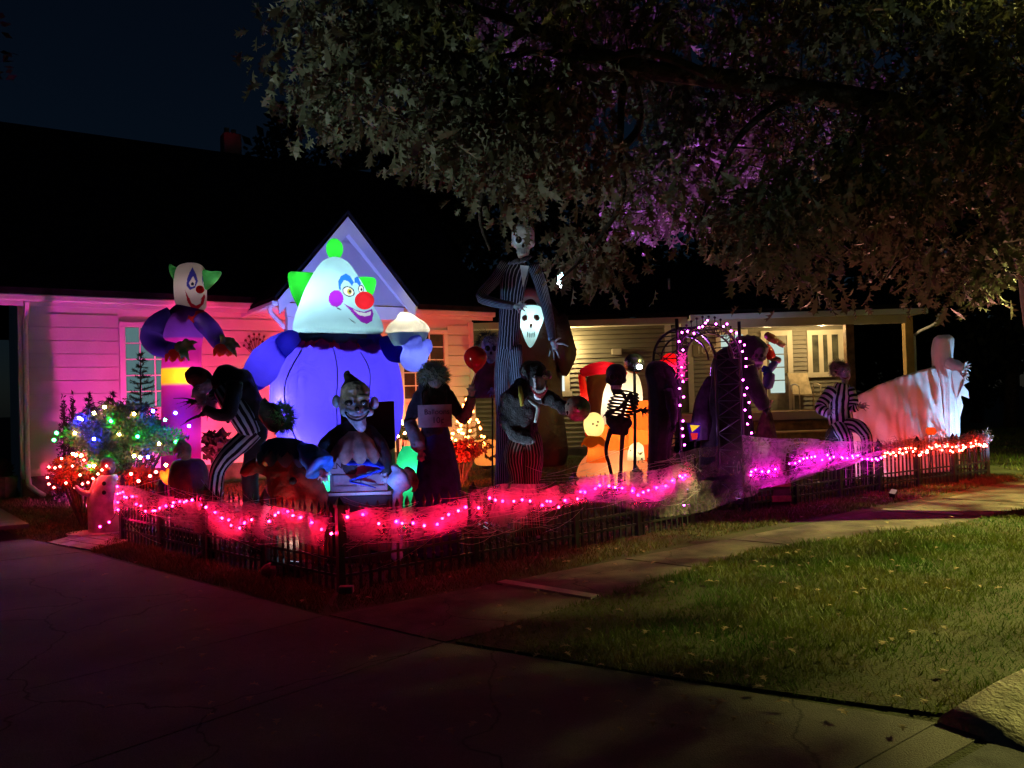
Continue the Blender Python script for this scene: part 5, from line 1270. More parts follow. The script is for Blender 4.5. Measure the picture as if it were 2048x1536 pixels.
loft('hood_back', [rp(1180, 1262, 840, Y4 + .55, .3), rp(1172, 1262, 790, Y4 + .55, .3), rp(1172, 1256, 760, Y4 + .5, .3), rp(1185, 1240, 742, Y4 + .45, .3)], nylon('nylon_brown', (0.22, 0.08, 0.02), 0.6), OS, 24)
for c_, pw in (((1235, 950), 15), ((1290, 830), 10), ((1282, 880), 10), ((1232, 875), 10), ((1190, 905), 2.2), ((1188, 850), 2.6), ((1272, 903), 2.0)):
    lamp('scene_lamp', 'POINT', at(*c_, Y4 + (0.1 if c_[0] in (1232,) else -.3 if c_[0] in (1190, 1188) else -.5 if c_[0] == 1272 else 0)), (1.0, 0.85, 0.6), pw, OS, size=0.04)
lamp('scene_lamp', 'POINT', at(1240, 800, Y4 + .3), (1.0, 0.9, 0.7), 13, OS, size=0.05)
lamp('scene_lamp', 'POINT', at(1170, 800, Y4 - .2), (1.0, 0.7, 0.6), 1.2, OS, size=0.02)
lamp('scene_lamp', 'POINT', at(1205, 738, Y4 - .25), (1.0, 0.7, 0.6), 0.9, OS, size=0.02)
lamp('scene_lamp', 'POINT', at(1300, 905, Y4 - .3), (1.0, 0.7, 0.6), 1.6, OS, size=0.02)
text('lettering', 'M. M.', 0.12, mat('print_dark', (0.08, 0.03, 0.02)), OS, facing(at(1291, 921, Y4 - .62)), 0.002)
# ---------------------------------------------------------------- jack-o'-lantern on the lawn
YJ = 15.4
JK = thing('jack_o_lantern', 'large glowing jack-o-lantern on the lawn by the pinstriped legs', 'pumpkin', V(at(973, 930, YJ).x, YJ, gz(at(973, 930, YJ).x, YJ)))
jp = at(973, 904, YJ); rj = 28 / F * YJ
def jcut(vs):
    c = painter((0.95, 0.42, 0.12), [((0.03, 0.012, 0.004), [(950, 884), (966, 893), (964, 899), (950, 893)]), ((0.03, 0.012, 0.004), [(978, 886), (990, 894), (977, 899)]), ((0.03, 0.012, 0.004), [(968, 903), (978, 914), (990, 909), (998, 902), (994, 918), (986, 915), (982, 924), (977, 918), (970, 916)]), ((0.03, 0.012, 0.004), [(952, 888), (972, 878), (980, 876), (962, 888)])], jp)(vs); return c
loft('pumpkin_shell', [(jp.x, jp.y, jp.z - rj * .95, rj * .4, rj * .4), (jp.x, jp.y, jp.z - rj * .8, rj * .8, rj * .8), (jp.x, jp.y, jp.z, rj, rj), (jp.x, jp.y, jp.z + rj * .75, rj * .78, rj * .78), (jp.x, jp.y, jp.z + rj * .9, rj * .3, rj * .3)], nylon('nylon_print', None), JK, 140, sub=16, folds=9, amp=0.03, cols=jcut)
tube('stem', [V(jp.x, jp.y, jp.z + rj * .8), V(jp.x + .02, jp.y, jp.z + rj * 1.1)], [.035, .02], mat('stem_green', (0.06, 0.07, 0.03)), JK, 8)
mbj = MB(); mbj.ball((jp.x, jp.y, jp.z - rj), 0.12, 10, 5, (1, 1, .5)); mbj.build('base', mat('black_plastic', (0.02, 0.02, 0.022)), JK)
lamp('pumpkin_lamp', 'POINT', jp, (1.0, 0.8, 0.5), 3.0, JK, size=0.04)

# ================================================================ FIGURES (props standing in the yard)
M_BLKC = mat('black_cloth', (0.014, 0.012, 0.014), 0.85, 0.3, 8, 0.5, 30, sheen=0.2, spec=0.2)
M_NAVY = mat('navy_cloth', (0.02, 0.02, 0.13), 0.8, 0.25, 8, 0.5, 25, spec=0.2)
M_BONE = mat('bone_pale', (0.45, 0.44, 0.42), 0.6, 0.25, 14, 0.4, 40)
M_GFLESH = mat('grey_flesh', (0.32, 0.34, 0.36), 0.55, 0.25, 16, 0.5, 50)
M_DARKW = mat('dark_twig', (0.02, 0.016, 0.014), 0.8)
M_EYE = mat('eye_white', (0.8, 0.78, 0.7), 0.3, 0.02); M_PUP = mat('pupil', (0.01, 0.01, 0.01), 0.3)
M_STR = striped('bold_stripe', (0.62, 0.64, 0.66), (0.012, 0.012, 0.016), 11, 0.45)
M_STR2 = striped('bold_stripe_wide', (0.62, 0.64, 0.66), (0.012, 0.012, 0.016), 9, 0.5)
M_PIN = striped('pin_stripe', (0.36, 0.34, 0.42), (0.014, 0.012, 0.022), 22, 0.24)
M_BROWNP = striped('brown_stripe', (0.30, 0.22, 0.18), (0.03, 0.014, 0.012), 22, 0.35)
def fig(name, label, cat, px, Y, group=None):
    x = at(px, 900, Y).x; return thing(name, label, cat, V(x, Y, gz(x, Y)), group)
def G(px, Y, dz=0.0):
    p = at(px, 1000, Y); return V(p.x, p.y, gz(p.x, p.y) + dz)
def hand(parent, wrist, tips, Y, m, r=0.011, palm=0.035):
    """palm and five fingers, each bent once; tips are pixel targets"""
    w = at(*wrist, Y); ch = [[(w, palm * .8), (at(wrist[0] * .72 + tips[2][0] * .28, wrist[1] * .72 + tips[2][1] * .28, Y), palm)]]
    for i, t_ in enumerate(tips):
        a = at(wrist[0] * .68 + t_[0] * .32, wrist[1] * .68 + t_[1] * .32, Y - .01); b = at(wrist[0] * .35 + t_[0] * .65, wrist[1] * .35 + t_[1] * .65 - 2, Y - .04); c = at(*t_, Y - .03)
        ch.append([(a, r * 1.15), (b, r), (c, r * .6)])
    return blob('hand', ch, m, parent, 0.008, 2)
def hairball(name, c, r, m, parent, n=700, l=0.10, w=0.006, curl=0.5, up=0.0, low=-0.4):
    vs = []; fs = []
    for i in range(n):
        d = V(R.gauss(0, 1), R.gauss(0, 1), R.gauss(0, 1)).normalized()
        if d.z < low: continue
        p = Vector(c) + V(d.x * r[0], d.y * r[1], d.z * r[2]); q = p; t = d.copy(); s_ = d.orthogonal().normalized() * w
        k0 = len(vs); vs += [p - s_, p + s_]
        for k in range(3):
            t = (t + V(R.gauss(0, curl), R.gauss(0, curl), R.gauss(0, curl) - 0.25 + up)).normalized(); q = q + t * l / 3 * R.uniform(.6, 1.3); ww = s_ * (1 - (k + 1) / 3.2)
            vs += [q - ww, q + ww]; fs.append((k0 + 2 * k, k0 + 2 * k + 1, k0 + 2 * k + 3, k0 + 2 * k + 2))
    return obj(name, vs, fs, m, parent)
def eyes(parent, pts, Y, r, pm=None):
    for (px, py) in pts:
        c = at(px, py, Y); mb = MB(); mb.ball(c, r, 10, 7); e = mb.build('eye', M_EYE, parent, True)
        mb = MB(); mb.ball(c + V(0, -r * .75, 0), r * .5, 8, 5); mb.build('pupil', pm or M_PUP, e, True)

# ---------------------------------------------------------------- stooped figure in striped trousers
Ya = 8.5
A1 = fig('stooped_figure', 'stooped scarecrow figure in black coat and black and white striped trousers', 'figure', 470, Ya)
blob('coat', [[(at(428, 766, Ya), .075), (at(452, 752, Ya), .13), (at(478, 768, Ya), .165), (at(496, 806, Ya), .16), (at(504, 846, Ya), .13)], [(at(490, 780, Ya - .1), .12), (at(512, 830, Ya), .13), (at(520, 870, Ya + .05), .09)]], M_BLKC, A1, 0.022, 5, 0.04, 0.15)
tube('waistcoat', [at(446, 778, Ya - .10), at(462, 800, Ya - .13), at(486, 836, Ya - .12), at(502, 868, Ya - .06)], [.10, .13, .125, .10], M_STR, A1, 24, wob=0.04)
blob('head', [[(at(412, 768, Ya - .02), .085), (at(398, 784, Ya - .04), .075), (at(404, 798, Ya - .05), .06)], [(at(394, 788, Ya - .05), .03), (at(384, 795, Ya - .06), .015)], [(at(408, 804, Ya - .05), .05), (at(420, 815, Ya - .05), .035)]], M_GFLESH, A1, 0.014, 3, 0.02, 0.05)
eyes(A1, [(398, 777)], Ya - .11, .014)
tube('hat', [at(377, 742, Ya), at(388, 750, Ya), at(402, 758, Ya), at(410, 768, Ya)], [.06, .105, .115, .10], mat('brown_felt', (0.10, 0.05, 0.03), 0.9, 0.3, 12, 0.5, 40), A1, 18, wob=0.05)
hairball('beard', at(414, 806, Ya - .05), (.05, .05, .05), mat('pale_hair', (0.35, 0.38, 0.40), 0.8), A1, 260, 0.12, 0.005, 0.4, -0.3, -1)
tube('sleeve', [at(470, 766, Ya - .2), at(464, 800, Ya - .27), at(455, 828, Ya - .3), at(432, 828, Ya - .32), at(410, 818, Ya - .32)], [.085, .08, .075, .06, .045], M_BLKC, A1, 16, wob=0.1)
tube('sleeve', [at(450, 760, Ya + .15), at(430, 790, Ya + .15), at(416, 806, Ya + .1), at(398, 800, Ya + .05)], [.08, .07, .06, .045], M_BLKC, A1, 16, wob=0.1)
hand(A1, (404, 800), [(346, 797), (352, 808), (360, 814), (372, 818), (384, 792)], Ya - .05, M_DARKW, .008, .03)
hand(A1, (416, 824), [(360, 852), (372, 842), (380, 838), (396, 836), (414, 842)], Ya - .32, M_DARKW, .008, .03)
g1, g2 = G(420, Ya - .1), G(520, Ya + .1)
tube('trouser_leg', [at(508, 862, Ya - .05), at(478, 890, Ya - .1), at(446, 922, Ya - .15), at(432, 965, Ya - .1), g1 + V(0.03, 0, .1)], [.10, .105, .085, .075, .075], M_STR2, A1, 24, wob=0.05)
tube('trouser_leg', [at(512, 866, Ya + .05), at(506, 920, Ya + .05), at(500, 965, Ya + .08), g2 + V(-.04, 0, .1)], [.11, .10, .085, .07], mat('dark_trouser', (0.02, 0.012, 0.012), 0.85), A1, 18, wob=0.05)
for g_ in (g1, g2): blob('shoe', [[(g_ + V(.04, 0, .05), .055), (g_ + V(-.1, -.03, .04), .045)]], M_BLKC, A1, 0.02, 3)
for (px, py) in ((456, 843), (513, 838)): ellipsoid('button', at(px, py, Ya - .27), (.02, .012, .02), M_DARKW, A1, n=10, m=6)

# ---------------------------------------------------------------- crouching clown in an orange suit
Yb = 7.75
A2 = fig('crouching_clown', 'crouching clown in rust orange suit with green hair and blue sleeves', 'figure', 585, Yb)
M_RUST = mat('rust_cloth', (0.20, 0.045, 0.015), 0.8, 0.25, 7, 0.6, 22)
gb_ = G(585, Yb)
blob('suit', [[(at(560, 910, Yb), .15), (at(580, 950, Yb), .23), (at(590, 1005, Yb), .25), (gb_ + V(0, 0, .2), .26)], [(at(545, 935, Yb), .13), (at(525, 925, Yb), .09), (at(500, 935, Yb), .07), (at(488, 945, Yb - .05), .05)], [(at(610, 960, Yb), .16), (at(622, 1000, Yb), .17), (gb_ + V(.2, 0, .14), .14)]], M_RUST, A2, 0.026, 5, 0.05, 0.12)
ruffle('ruff', (at(570, 895, Yb).x, Yb - .02), .10, .27, at(570, 888, Yb).z + .02, at(570, 905, Yb).z - .03, mat('ruff_teal', (0.25, 0.32, 0.30), 0.8), A2, 12, 0.10)
ruffle('ruff', (at(572, 890, Yb).x, Yb - .02), .09, .24, at(570, 880, Yb).z + .02, at(570, 892, Yb).z - .01, mat('ruff_navy', (0.02, 0.05, 0.16), 0.8), A2, 10, 0.10)
blob('head', [[(at(550, 845, Yb), .10), (at(540, 828, Yb), .115)], [(at(530, 842, Yb - .08), .03)], [(at(528, 806, Yb), .05), (at(530, 796, Yb), .015)]], mat('mask_dark', (0.04, 0.045, 0.06), 0.6, 0.3, 10), A2, 0.018, 3)
hairball('hair', at(563, 836, Yb + .02), (.085, .09, .11), mat('green_hair', (0.12, 0.42, 0.16), 0.8), A2, 900, .09, .006, .5, 0.1, -.9)
M_BSL = mat('blue_satin', (0.03, 0.18, 0.65), 0.4, 0.25, 9, 0.5, 16)
tube('sleeve', [at(598, 896, Yb - .05), at(622, 912, Yb - .15), at(642, 935, Yb - .22)], [.06, .11, .15], M_BSL, A2, 22, wob=0.14, cap=True)
hand(A2, (645, 942), [(636, 960), (643, 966), (650, 968), (657, 964), (660, 952)], Yb - .24, M_GFLESH, .012)
ellipsoid('pompom', at(532, 925, Yb - .13), (.035, .035, .035), mat('yellow_wool', (0.4, 0.3, 0.06), 0.9), A2)
ellipsoid('pompom', at(586, 962, Yb - .24), (.035, .035, .035), M_DARKW, A2)
for dx in (-.12, .16): blob('shoe', [[(gb_ + V(dx, -.12, .06), .07), (gb_ + V(dx - .02, -.34, .06), .08)]], M_BLKC, A2, .02, 3)

# ---------------------------------------------------------------- jack in the box
Yc = 8.0
A3 = fig('jack_in_the_box', 'grinning clown bust springing from a lettered wooden box', 'jack-in-the-box', 705, Yc)
bx0, bx1 = at(660, 950, Yc).x, at(775, 950, Yc).x; bt = at(715, 905, Yc).z; bb = at(715, 983, Yc).z
M_BOX = mat('box_panel', (0.30, 0.22, 0.24), 0.7, 0.2, 6, 0.2, 40); M_BOXD = mat('box_dark', (0.02, 0.018, 0.022), 0.6)
bx = box('box_front', (bx0, bx1, Yc - .02, Yc + .0, bb, bt), M_BOX, A3)
for a_, b_ in ((bx0, bx0 + .015), (bx1 - .015, bx1)): box('box_side', (a_, b_, Yc + .001, Yc + .55, bb, bt), M_BOXD, A3)
box('box_back', (bx0 + .016, bx1 - .016, Yc + .53, Yc + .55, bb, bt), M_BOXD, A3)
box('lid', (bx0, bx1, Yc + .56, Yc + .58, bt, bt + .5), M_BOXD, A3)
box('plinth', (bx0 - .06, bx1 + .06, Yc - .06, Yc + .6, 0.0, bb - .035), M_BOXD, A3, .01)
box('plinth_trim', (bx0 - .04, bx1 + .04, Yc - .045, Yc + .58, bb - .034, bb - .004), mat('trim_pale', (0.45, 0.5, 0.45), 0.5), A3)
for a_, b_ in ((bx0 + .03, (bx0 + bx1) / 2 - .02), ((bx0 + bx1) / 2 + .02, bx1 - .03)):
    pz0, pz1 = bb + .05, (bb + bt) / 2 - .02; fr_ = MB(); fr_.box(a_, b_, Yc - .034, Yc - .021, pz1 - .012, pz1); fr_.box(a_, b_, Yc - .034, Yc - .021, pz0, pz0 + .012); fr_.box(a_, a_ + .012, Yc - .034, Yc - .021, pz0 + .0125, pz1 - .0125); fr_.box(b_ - .012, b_, Yc - .034, Yc - .021, pz0 + .0125, pz1 - .0125)
    fr_.build('panel_moulding', mat('moulding', (0.20, 0.13, 0.15), 0.6), A3)
mt_ = mat('box_lettering', (0.05, 0.01, 0.015), 0.6)
text('lettering', 'LN', 0.085, mt_, A3, facing(V(at(675, 932, Yc).x, Yc - .024, at(675, 932, Yc).z)), .003)
text('lettering', 'RIC', 0.085, mt_, A3, facing(V(at(741, 927, Yc).x, Yc - .024, at(741, 927, Yc).z)), .003)
# blue spring ribbon zigzagging over the front
tube('ribbon', [at(x_, y_, Yc - .10) for x_, y_ in ((680, 918), (700, 926), (735, 924), (768, 936), (735, 950), (700, 962), (725, 968), (752, 976))], [.02, .03, .04, .03, .035, .03, .03, .012], mat('blue_ribbon', (0.015, 0.05, 0.55), 0.35, 0.3, 8), A3, 12, flat=0.35, wob=.25)
blob('jacket', [[(at(706, 858, Yc + .12), .11), (at(706, 885, Yc + .12), .19), (at(708, 930, Yc + .15), .2)], [(at(680, 870, Yc + .1), .11), (at(656, 890, Yc + .05), .10), (at(645, 915, Yc), .085), (at(648, 938, Yc - .05), .07)], [(at(735, 870, Yc + .1), .11), (at(757, 892, Yc + .05), .10), (at(768, 920, Yc), .085), (at(770, 942, Yc - .05), .07)]], mat('tawny_cloth', (0.035, 0.028, 0.026), 0.85, 0.4, 9, .5, 25, col2=(0.012, 0.012, 0.02)), A3, 0.022, 5, .03, .1)
blob('head', [[(at(708, 808, Yc + .03), .155), (at(710, 790, Yc + .04), .155)], [(at(716, 838, Yc - .02), .10), (at(722, 854, Yc - .04), .055)], [(at(690, 822, Yc - .06), .06)], [(at(738, 824, Yc - .05), .05)], [(at(716, 816, Yc - .12), .03), (at(718, 822, Yc - .14), .026)], [(at(695, 796, Yc - .09), .035), (at(708, 798, Yc - .11), .03)], [(at(722, 796, Yc - .11), .03), (at(734, 795, Yc - .09), .035)]], mat('clown_mask', (0.42, 0.43, 0.46), 0.55, 0.3, 12, .5, 30), A3, 0.014, 3, .015, .06)
for sx, c_ in ((-1, (673, 803)), (1, (749, 806))): ellipsoid('ear', at(*c_, Yc + .04), (.045, .03, .065), MATS['clown_mask'], A3)
tube('hair', [at(710, 790, Yc + .08), at(704, 772, Yc + .06), at(699, 758, Yc + .05), at(693, 748, Yc + .04), at(698, 744, Yc + .03)], [.165, .12, .055, .03, .018], mat('black_hair', (0.012, 0.012, 0.014), 0.6), A3, 20, wob=.06)
for c_, rr in (((697, 806), .042), ((728, 805), .04)): ellipsoid('eye_socket', at(*c_, Yc - .135), (rr, .018, .028), mat('greasepaint_black', (0.012, 0.01, 0.012), 0.6), A3, n=16, m=10)
eyes(A3, [(698, 808), (727, 807)], Yc - .145, .013)
ellipsoid('nose', at(714, 818, Yc - .17), (.026, .026, .026), mat('greasepaint_black', (0.012, 0.01, 0.012)), A3)
tube('mouth', [at(x_, y_, Yc - .155) for x_, y_ in ((690, 824), (700, 834), (714, 838), (728, 834), (738, 822))], [.01, .024, .03, .024, .01], mat('greasepaint_black', (0, 0, 0)), A3, 10, flat=.5)
tube('teeth', [at(x_, y_, Yc - .178) for x_, y_ in ((694, 827), (702, 833), (714, 836), (726, 832), (734, 826))], [.006, .012, .014, .012, .006], M_BONE, A3, 8, flat=.5)
M_RUFP = mat('ruff_pale', (0.42, 0.38, 0.30), 0.8, 0.25, 10)
ruffle('ruff', (at(712, 880, Yc).x, Yc - .0), .07, .29, at(712, 862, Yc).z, at(712, 908, Yc).z, M_RUFP, A3, 12, 0.02, .75)
for w_, tips in (((650, 942), ((640, 958), (645, 963), (651, 964), (657, 962), (662, 950))), ((771, 946), ((778, 962), (774, 966), (768, 967), (763, 963), (760, 952)))): hand(A3, w_, tips, Yc - .08, M_GFLESH, .012)
# crumpled blue-white cloth beside the box
t = fig('crumpled_cloth', 'crumpled blue and white cloth lying beside the lettered box', 'cloth', 805, 7.9)
blob('cloth_heap', [[(at(790, 935, 7.9), .04), (at(800, 950, 7.9), .075), (at(812, 968, 7.9), .06)], [(at(785, 960, 7.9), .06), (at(800, 975, 7.9), .06)], [(at(795, 985, 7.92), .05), (G(790, 7.92, .06), .06)]], mat('blue_white_cloth', (0.10, 0.30, 0.55), 0.6, .3, 6, .6, 20, col2=(0.5, 0.55, 0.6)), t, .018, 3, .04, .08)
blob('brown_trim', [[(at(812, 938, 7.85), .03), (at(822, 945, 7.85), .045), (at(828, 960, 7.85), .05), (at(830, 975, 7.85), .03), (at(826, 982, 7.85), .02)]], mat('brown_felt', (0.1, .05, .03)), t, .016, 3, .03, .05)

# ---------------------------------------------------------------- balloon seller with the placard
Yd = 8.2
A4 = fig('balloon_seller', 'pale haired figure in navy trousers with a balloons placard on its back', 'figure', 870, Yd)
blob('jacket', [[(at(868, 785, Yd), .085), (at(866, 800, Yd), .155), (at(868, 835, Yd), .15), (at(868, 862, Yd), .14)], [(at(840, 796, Yd), .085), (at(826, 822, Yd), .068), (at(818, 845, Yd - .02), .06)], [(at(896, 796, Yd), .085), (at(912, 818, Yd), .068), (at(925, 838, Yd - .03), .06)], [(at(852, 778, Yd), .09), (at(884, 780, Yd), .09)]], M_BLKC, A4, .02, 5, .03, .1)
tube('sleeve', [at(818, 842, Yd - .02), at(826, 862, Yd - .06), at(836, 885, Yd - .1), at(842, 902, Yd - .12)], [.062, .07, .08, .05], mat('grey_shirt', (0.16, 0.16, 0.15), .8, .3, 12, .5, 30), A4, 16, wob=.12)
tube('sleeve', [at(922, 840, Yd - .03), at(934, 825, Yd - .06), at(941, 803, Yd - .08), at(943, 792, Yd - .1)], [.065, .06, .05, .04], MATS['grey_shirt'], A4, 16, wob=.08)
hand(A4, (943, 790), [(933, 776), (938, 768), (944, 766), (949, 769), (952, 780)], Yd - .1, M_GFLESH, .012, .04)
hand(A4, (841, 903), [(834, 920), (839, 924), (844, 925), (849, 921), (852, 912)], Yd - .12, M_GFLESH, .011)
gd = G(870, Yd)
loft('trousers', [(gd.x, gd.y, gd.z + .02, .28, .22), (gd.x, gd.y, .3, .26, .2), rp(828, 922, 980, Yd, .75), rp(836, 912, 920, Yd, .8), rp(842, 898, 865, Yd, .85), rp(846, 894, 850, Yd, .85)], M_NAVY, A4, 40, folds=7, amp=.05)
blob('head', [[(at(868, 756, Yd), .105), (at(870, 768, Yd - .03), .075)], [(at(874, 762, Yd - .1), .02)]], M_GFLESH, A4, .016, 3)
hairball('hair', at(867, 752, Yd), (.125, .12, .115), mat('ash_green_hair', (0.22, 0.30, 0.24), .8), A4, 1300, .08, .005, .5, .1, -.6)
ellipsoid('hair_cap', at(867, 751, Yd), (.115, .115, .105), mat('ash_dark', (0.05, 0.08, 0.06), .8), A4)
sg = thing('placard', 'cardboard placard reading Balloons 10 cents worn by the balloon seller', 'placard', at(870, 832, Yd - .2))
sp_ = at(870, 832, Yd - .21); sw = 33 / F * Yd; sh = 22 / F * Yd
box('board', (sp_.x - sw, sp_.x + sw, sp_.y - .006, sp_.y + .006, sp_.z - sh, sp_.z + sh), mat('cardboard', (0.30, 0.29, 0.27), .85, .15, 9), sg)
text('lettering', 'Balloons', .075, mat('marker_ink', (0.03, 0.03, 0.05)), sg, facing(sp_ + V(0.02, -.009, .04)), .001); text('lettering', '10¢', .085, mat('marker_ink', (0, 0, 0)), sg, facing(sp_ + V(0.03, -.009, -.045)), .001)
for sx in (-1, 1): tube('strap', [sp_ + V(sx * sw * .7, .0, sh), sp_ + V(sx * sw * .75, .06, sh + .12), sp_ + V(sx * sw * .6, .2, sh + .17)], .008, M_DARKW, sg, 6)
# red balloon
bp_ = at(951, 718, Yd - .1)
bl_ = thing('balloon', 'shiny red balloon held up by the balloon seller', 'balloon', bp_)
rb = 23 / F * Yd
loft('skin', [(bp_.x, bp_.y, bp_.z - rb * 1.22, .012, .012), (bp_.x, bp_.y, bp_.z - rb * 1.05, rb * .2, rb * .2), (bp_.x, bp_.y, bp_.z - rb * .5, rb * .78, rb * .78), (bp_.x, bp_.y, bp_.z + rb * .2, rb, rb), (bp_.x, bp_.y, bp_.z + rb * .8, rb * .72, rb * .72), (bp_.x, bp_.y, bp_.z + rb * 1.08, rb * .15, rb * .15)], mat('balloon_red', (0.55, 0.01, 0.015), .12, .05, 3, spec=.6, trans=.35), bl_, 32)
tube('string', [bp_ - V(0, 0, rb * 1.2), at(946, 765, Yd - .11), at(943, 785, Yd - .11)], .003, M_EYE, bl_, 5)

# ---------------------------------------------------------------- caped ghoul on a stake
Ye = 11.5
A5 = fig('caped_ghoul', 'ghoul with pale skull face and ragged red cape on a stake', 'figure', 982, Ye)
M_SKULL = mat('skull_pale', (0.45, 0.55, 0.62), .6, .3, 12, .5, 30)
def skull(parent, c, Y, s, m=M_SKULL, name='skull', tilt=0):
    k = s / 22.0
    o = blob(name, [[(at(c[0], c[1] - 8 * k, Y), 17 * k / F * Y)], [(at(c[0] + tilt, c[1] + 10 * k, Y - .03), 10 * k / F * Y), (at(c[0] + tilt, c[1] + 17 * k, Y - .03), 8 * k / F * Y)], [(at(c[0] - 11 * k, c[1] + 2 * k, Y - .04), 6 * k / F * Y)], [(at(c[0] + 11 * k, c[1] + 2 * k, Y - .04), 6 * k / F * Y)]], m, parent, max(.01, .012 * k), 2)
    d = 17 * k / F * Y
    for sx in (-6, 6): ellipsoid('eye_socket', at(c[0] + sx * k + tilt, c[1] - 3 * k, Y - d * .9), (4.4 * k / F * Y, .02, 4.8 * k / F * Y), M_PUP, parent, n=12, m=8)
    ellipsoid('nose_hole', at(c[0] + tilt, c[1] + 5 * k, Y - d * .85), (2 * k / F * Y, .015, 3 * k / F * Y), M_PUP, parent, n=10, m=6)
    mb = MB()
    for i in range(6): p = at(c[0] + (i - 2.5) * 3 * k + tilt, c[1] + 13 * k, Y - .03 - 9.5 * k / F * Y); mb.box(p.x - 1.1 * k / F * Y, p.x + 1.1 * k / F * Y, p.y - .008, p.y + .008, p.z - 3 * k / F * Y, p.z + 3 * k / F * Y)
    mb.build('teeth', M_BONE, parent); return o
skull(A5, (982, 700), Ye, 26)
hairball('hair', at(975, 685, Ye), (.12, .12, .12), mat('dark_blue_hair', (0.05, 0.08, 0.14), .8), A5, 500, .14, .006, .3, -.3, -.2)
loft('cape', [rp(938, 1003, 796, Ye, .5), rp(940, 1003, 775, Ye, .5), rp(952, 1003, 745, Ye, .5), rp(968, 1000, 720, Ye, .5), rp(976, 994, 710, Ye, .6)], mat('red_cape', (0.16, 0.012, 0.02), .7, .3, 7, .5, 18, trans=.3), A5, 40, folds=8, amp=.09, cap=(False, True))
tube('stake', [G(984, Ye), at(985, 850, Ye), at(984, 715, Ye)], .012, M_DARKW, A5, 8)
hand(A5, (984, 778), [(975, 788), (980, 795), (986, 797), (991, 793), (995, 782)], Ye - .25, M_GFLESH, .012)

# ---------------------------------------------------------------- towering pinstriped skeleton figure
Yf = 10.5
A6 = fig('pinstriped_giant', 'towering thin figure in a pinstriped suit reaching up into the leaves', 'figure', 1035, Yf)
tube('jacket', [at(1038, 532, Yf), at(1028, 560, Yf), at(1022, 610, Yf), at(1018, 660, Yf), at(1016, 700, Yf)], [.18, .20, .165, .16, .17], M_PIN, A6, 30, flat=.7, wob=.03)
tube('trouser_leg', [at(1010, 690, Yf), at(1003, 760, Yf), at(1006, 850, Yf), at(1004, 930, Yf), G(1000, Yf, .08)], [.115, .095, .09, .09, .10], M_PIN, A6, 22, wob=.05)
tube('trouser_leg', [at(1026, 690, Yf), at(1034, 780, Yf + .1), at(1040, 860, Yf + .1), at(1046, 930, Yf + .1), G(1050, Yf + .1, .08)], [.115, .095, .09, .09, .10], M_PIN, A6, 22, wob=.05)
tube('sleeve', [at(1012, 528, Yf - .05), at(990, 560, Yf - .1), at(962, 592, Yf - .15), at(985, 604, Yf - .25), at(1026, 612, Yf - .3)], [.085, .08, .07, .065, .05], M_PIN, A6, 18)
tube('sleeve', [at(1066, 530, Yf - .05), at(1080, 565, Yf - .1), at(1092, 610, Yf - .15), at(1100, 650, Yf - .2), at(1104, 680, Yf - .25)], [.085, .08, .07, .06, .045], M_PIN, A6, 18)
hand(A6, (1032, 613), [(1045, 602), (1052, 608), (1054, 615), (1050, 622), (1038, 626)], Yf - .32, M_BONE, .014, .045)
hand(A6, (1106, 685), [(1098, 712), (1108, 720), (1118, 716), (1136, 692), (1122, 676)], Yf - .28, M_BONE, .014, .045)
obj('lapel', [at(1040, 530, Yf - .25), at(1058, 532, Yf - .25), at(1046, 575, Yf - .27), at(1040, 530, Yf - .23), at(1058, 532, Yf - .23), at(1046, 575, Yf - .25)], [(0, 2, 1), (3, 4, 5), (0, 1, 4, 3), (1, 2, 5, 4), (2, 0, 3, 5)], mat('shirt_white', (.6, .62, .65), .8), A6)
tube('bow_tie', [at(1018, 528, Yf - .22), at(1034, 522, Yf - .27), at(1040, 524, Yf - .28), at(1046, 520, Yf - .27), at(1062, 512, Yf - .22)], [.02, .06, .025, .06, .03], M_PIN, A6, 12, flat=.4)
skull(A6, (1046, 484), Yf, 32, mat('skull_white', (.6, .66, .7), .5, .15, 8))
tube('neck', [at(1046, 505, Yf), at(1042, 530, Yf)], .05, M_BONE, A6, 10)
for g_ in (G(1000, Yf), G(1050, Yf + .1)): blob('shoe', [[(g_ + V(0, 0, .05), .07), (g_ + V(0, -.22, .04), .055)]], M_BLKC, A6, .02, 3)
# white skull lantern hanging in the leaves
lk = thing('hanging_lantern', 'small white pointed lantern glowing among the leaves beside the giant', 'lantern', at(1121, 555, 10.2))
loft('shade', [rp(1115, 1126, 563, 10.2), rp(1115, 1127, 553, 10.2), rp(1118, 1124, 540, 10.2), rp(1120, 1122, 532, 10.2)], nylon('nylon_lantern', (.5, .8, .9), .8), lk, 16)
ellipsoid('bulb', at(1123, 571, 10.2), (.03, .03, .03), glow('lantern_white', (.8, .95, 1.0), 14), lk)
ellipsoid('bulb', at(1117, 566, 10.2), (.02, .02, .02), glow('lantern_white', (.8, .95, 1.0), 14), lk)
lamp('lantern_lamp', 'POINT', at(1121, 552, 10.2), (.8, .95, 1), 1.0, lk, size=.02)
tube('cord', [at(1121, 532, 10.2), at(1121, 440, 10.2)], .004, M_CABLE, lk, 5)

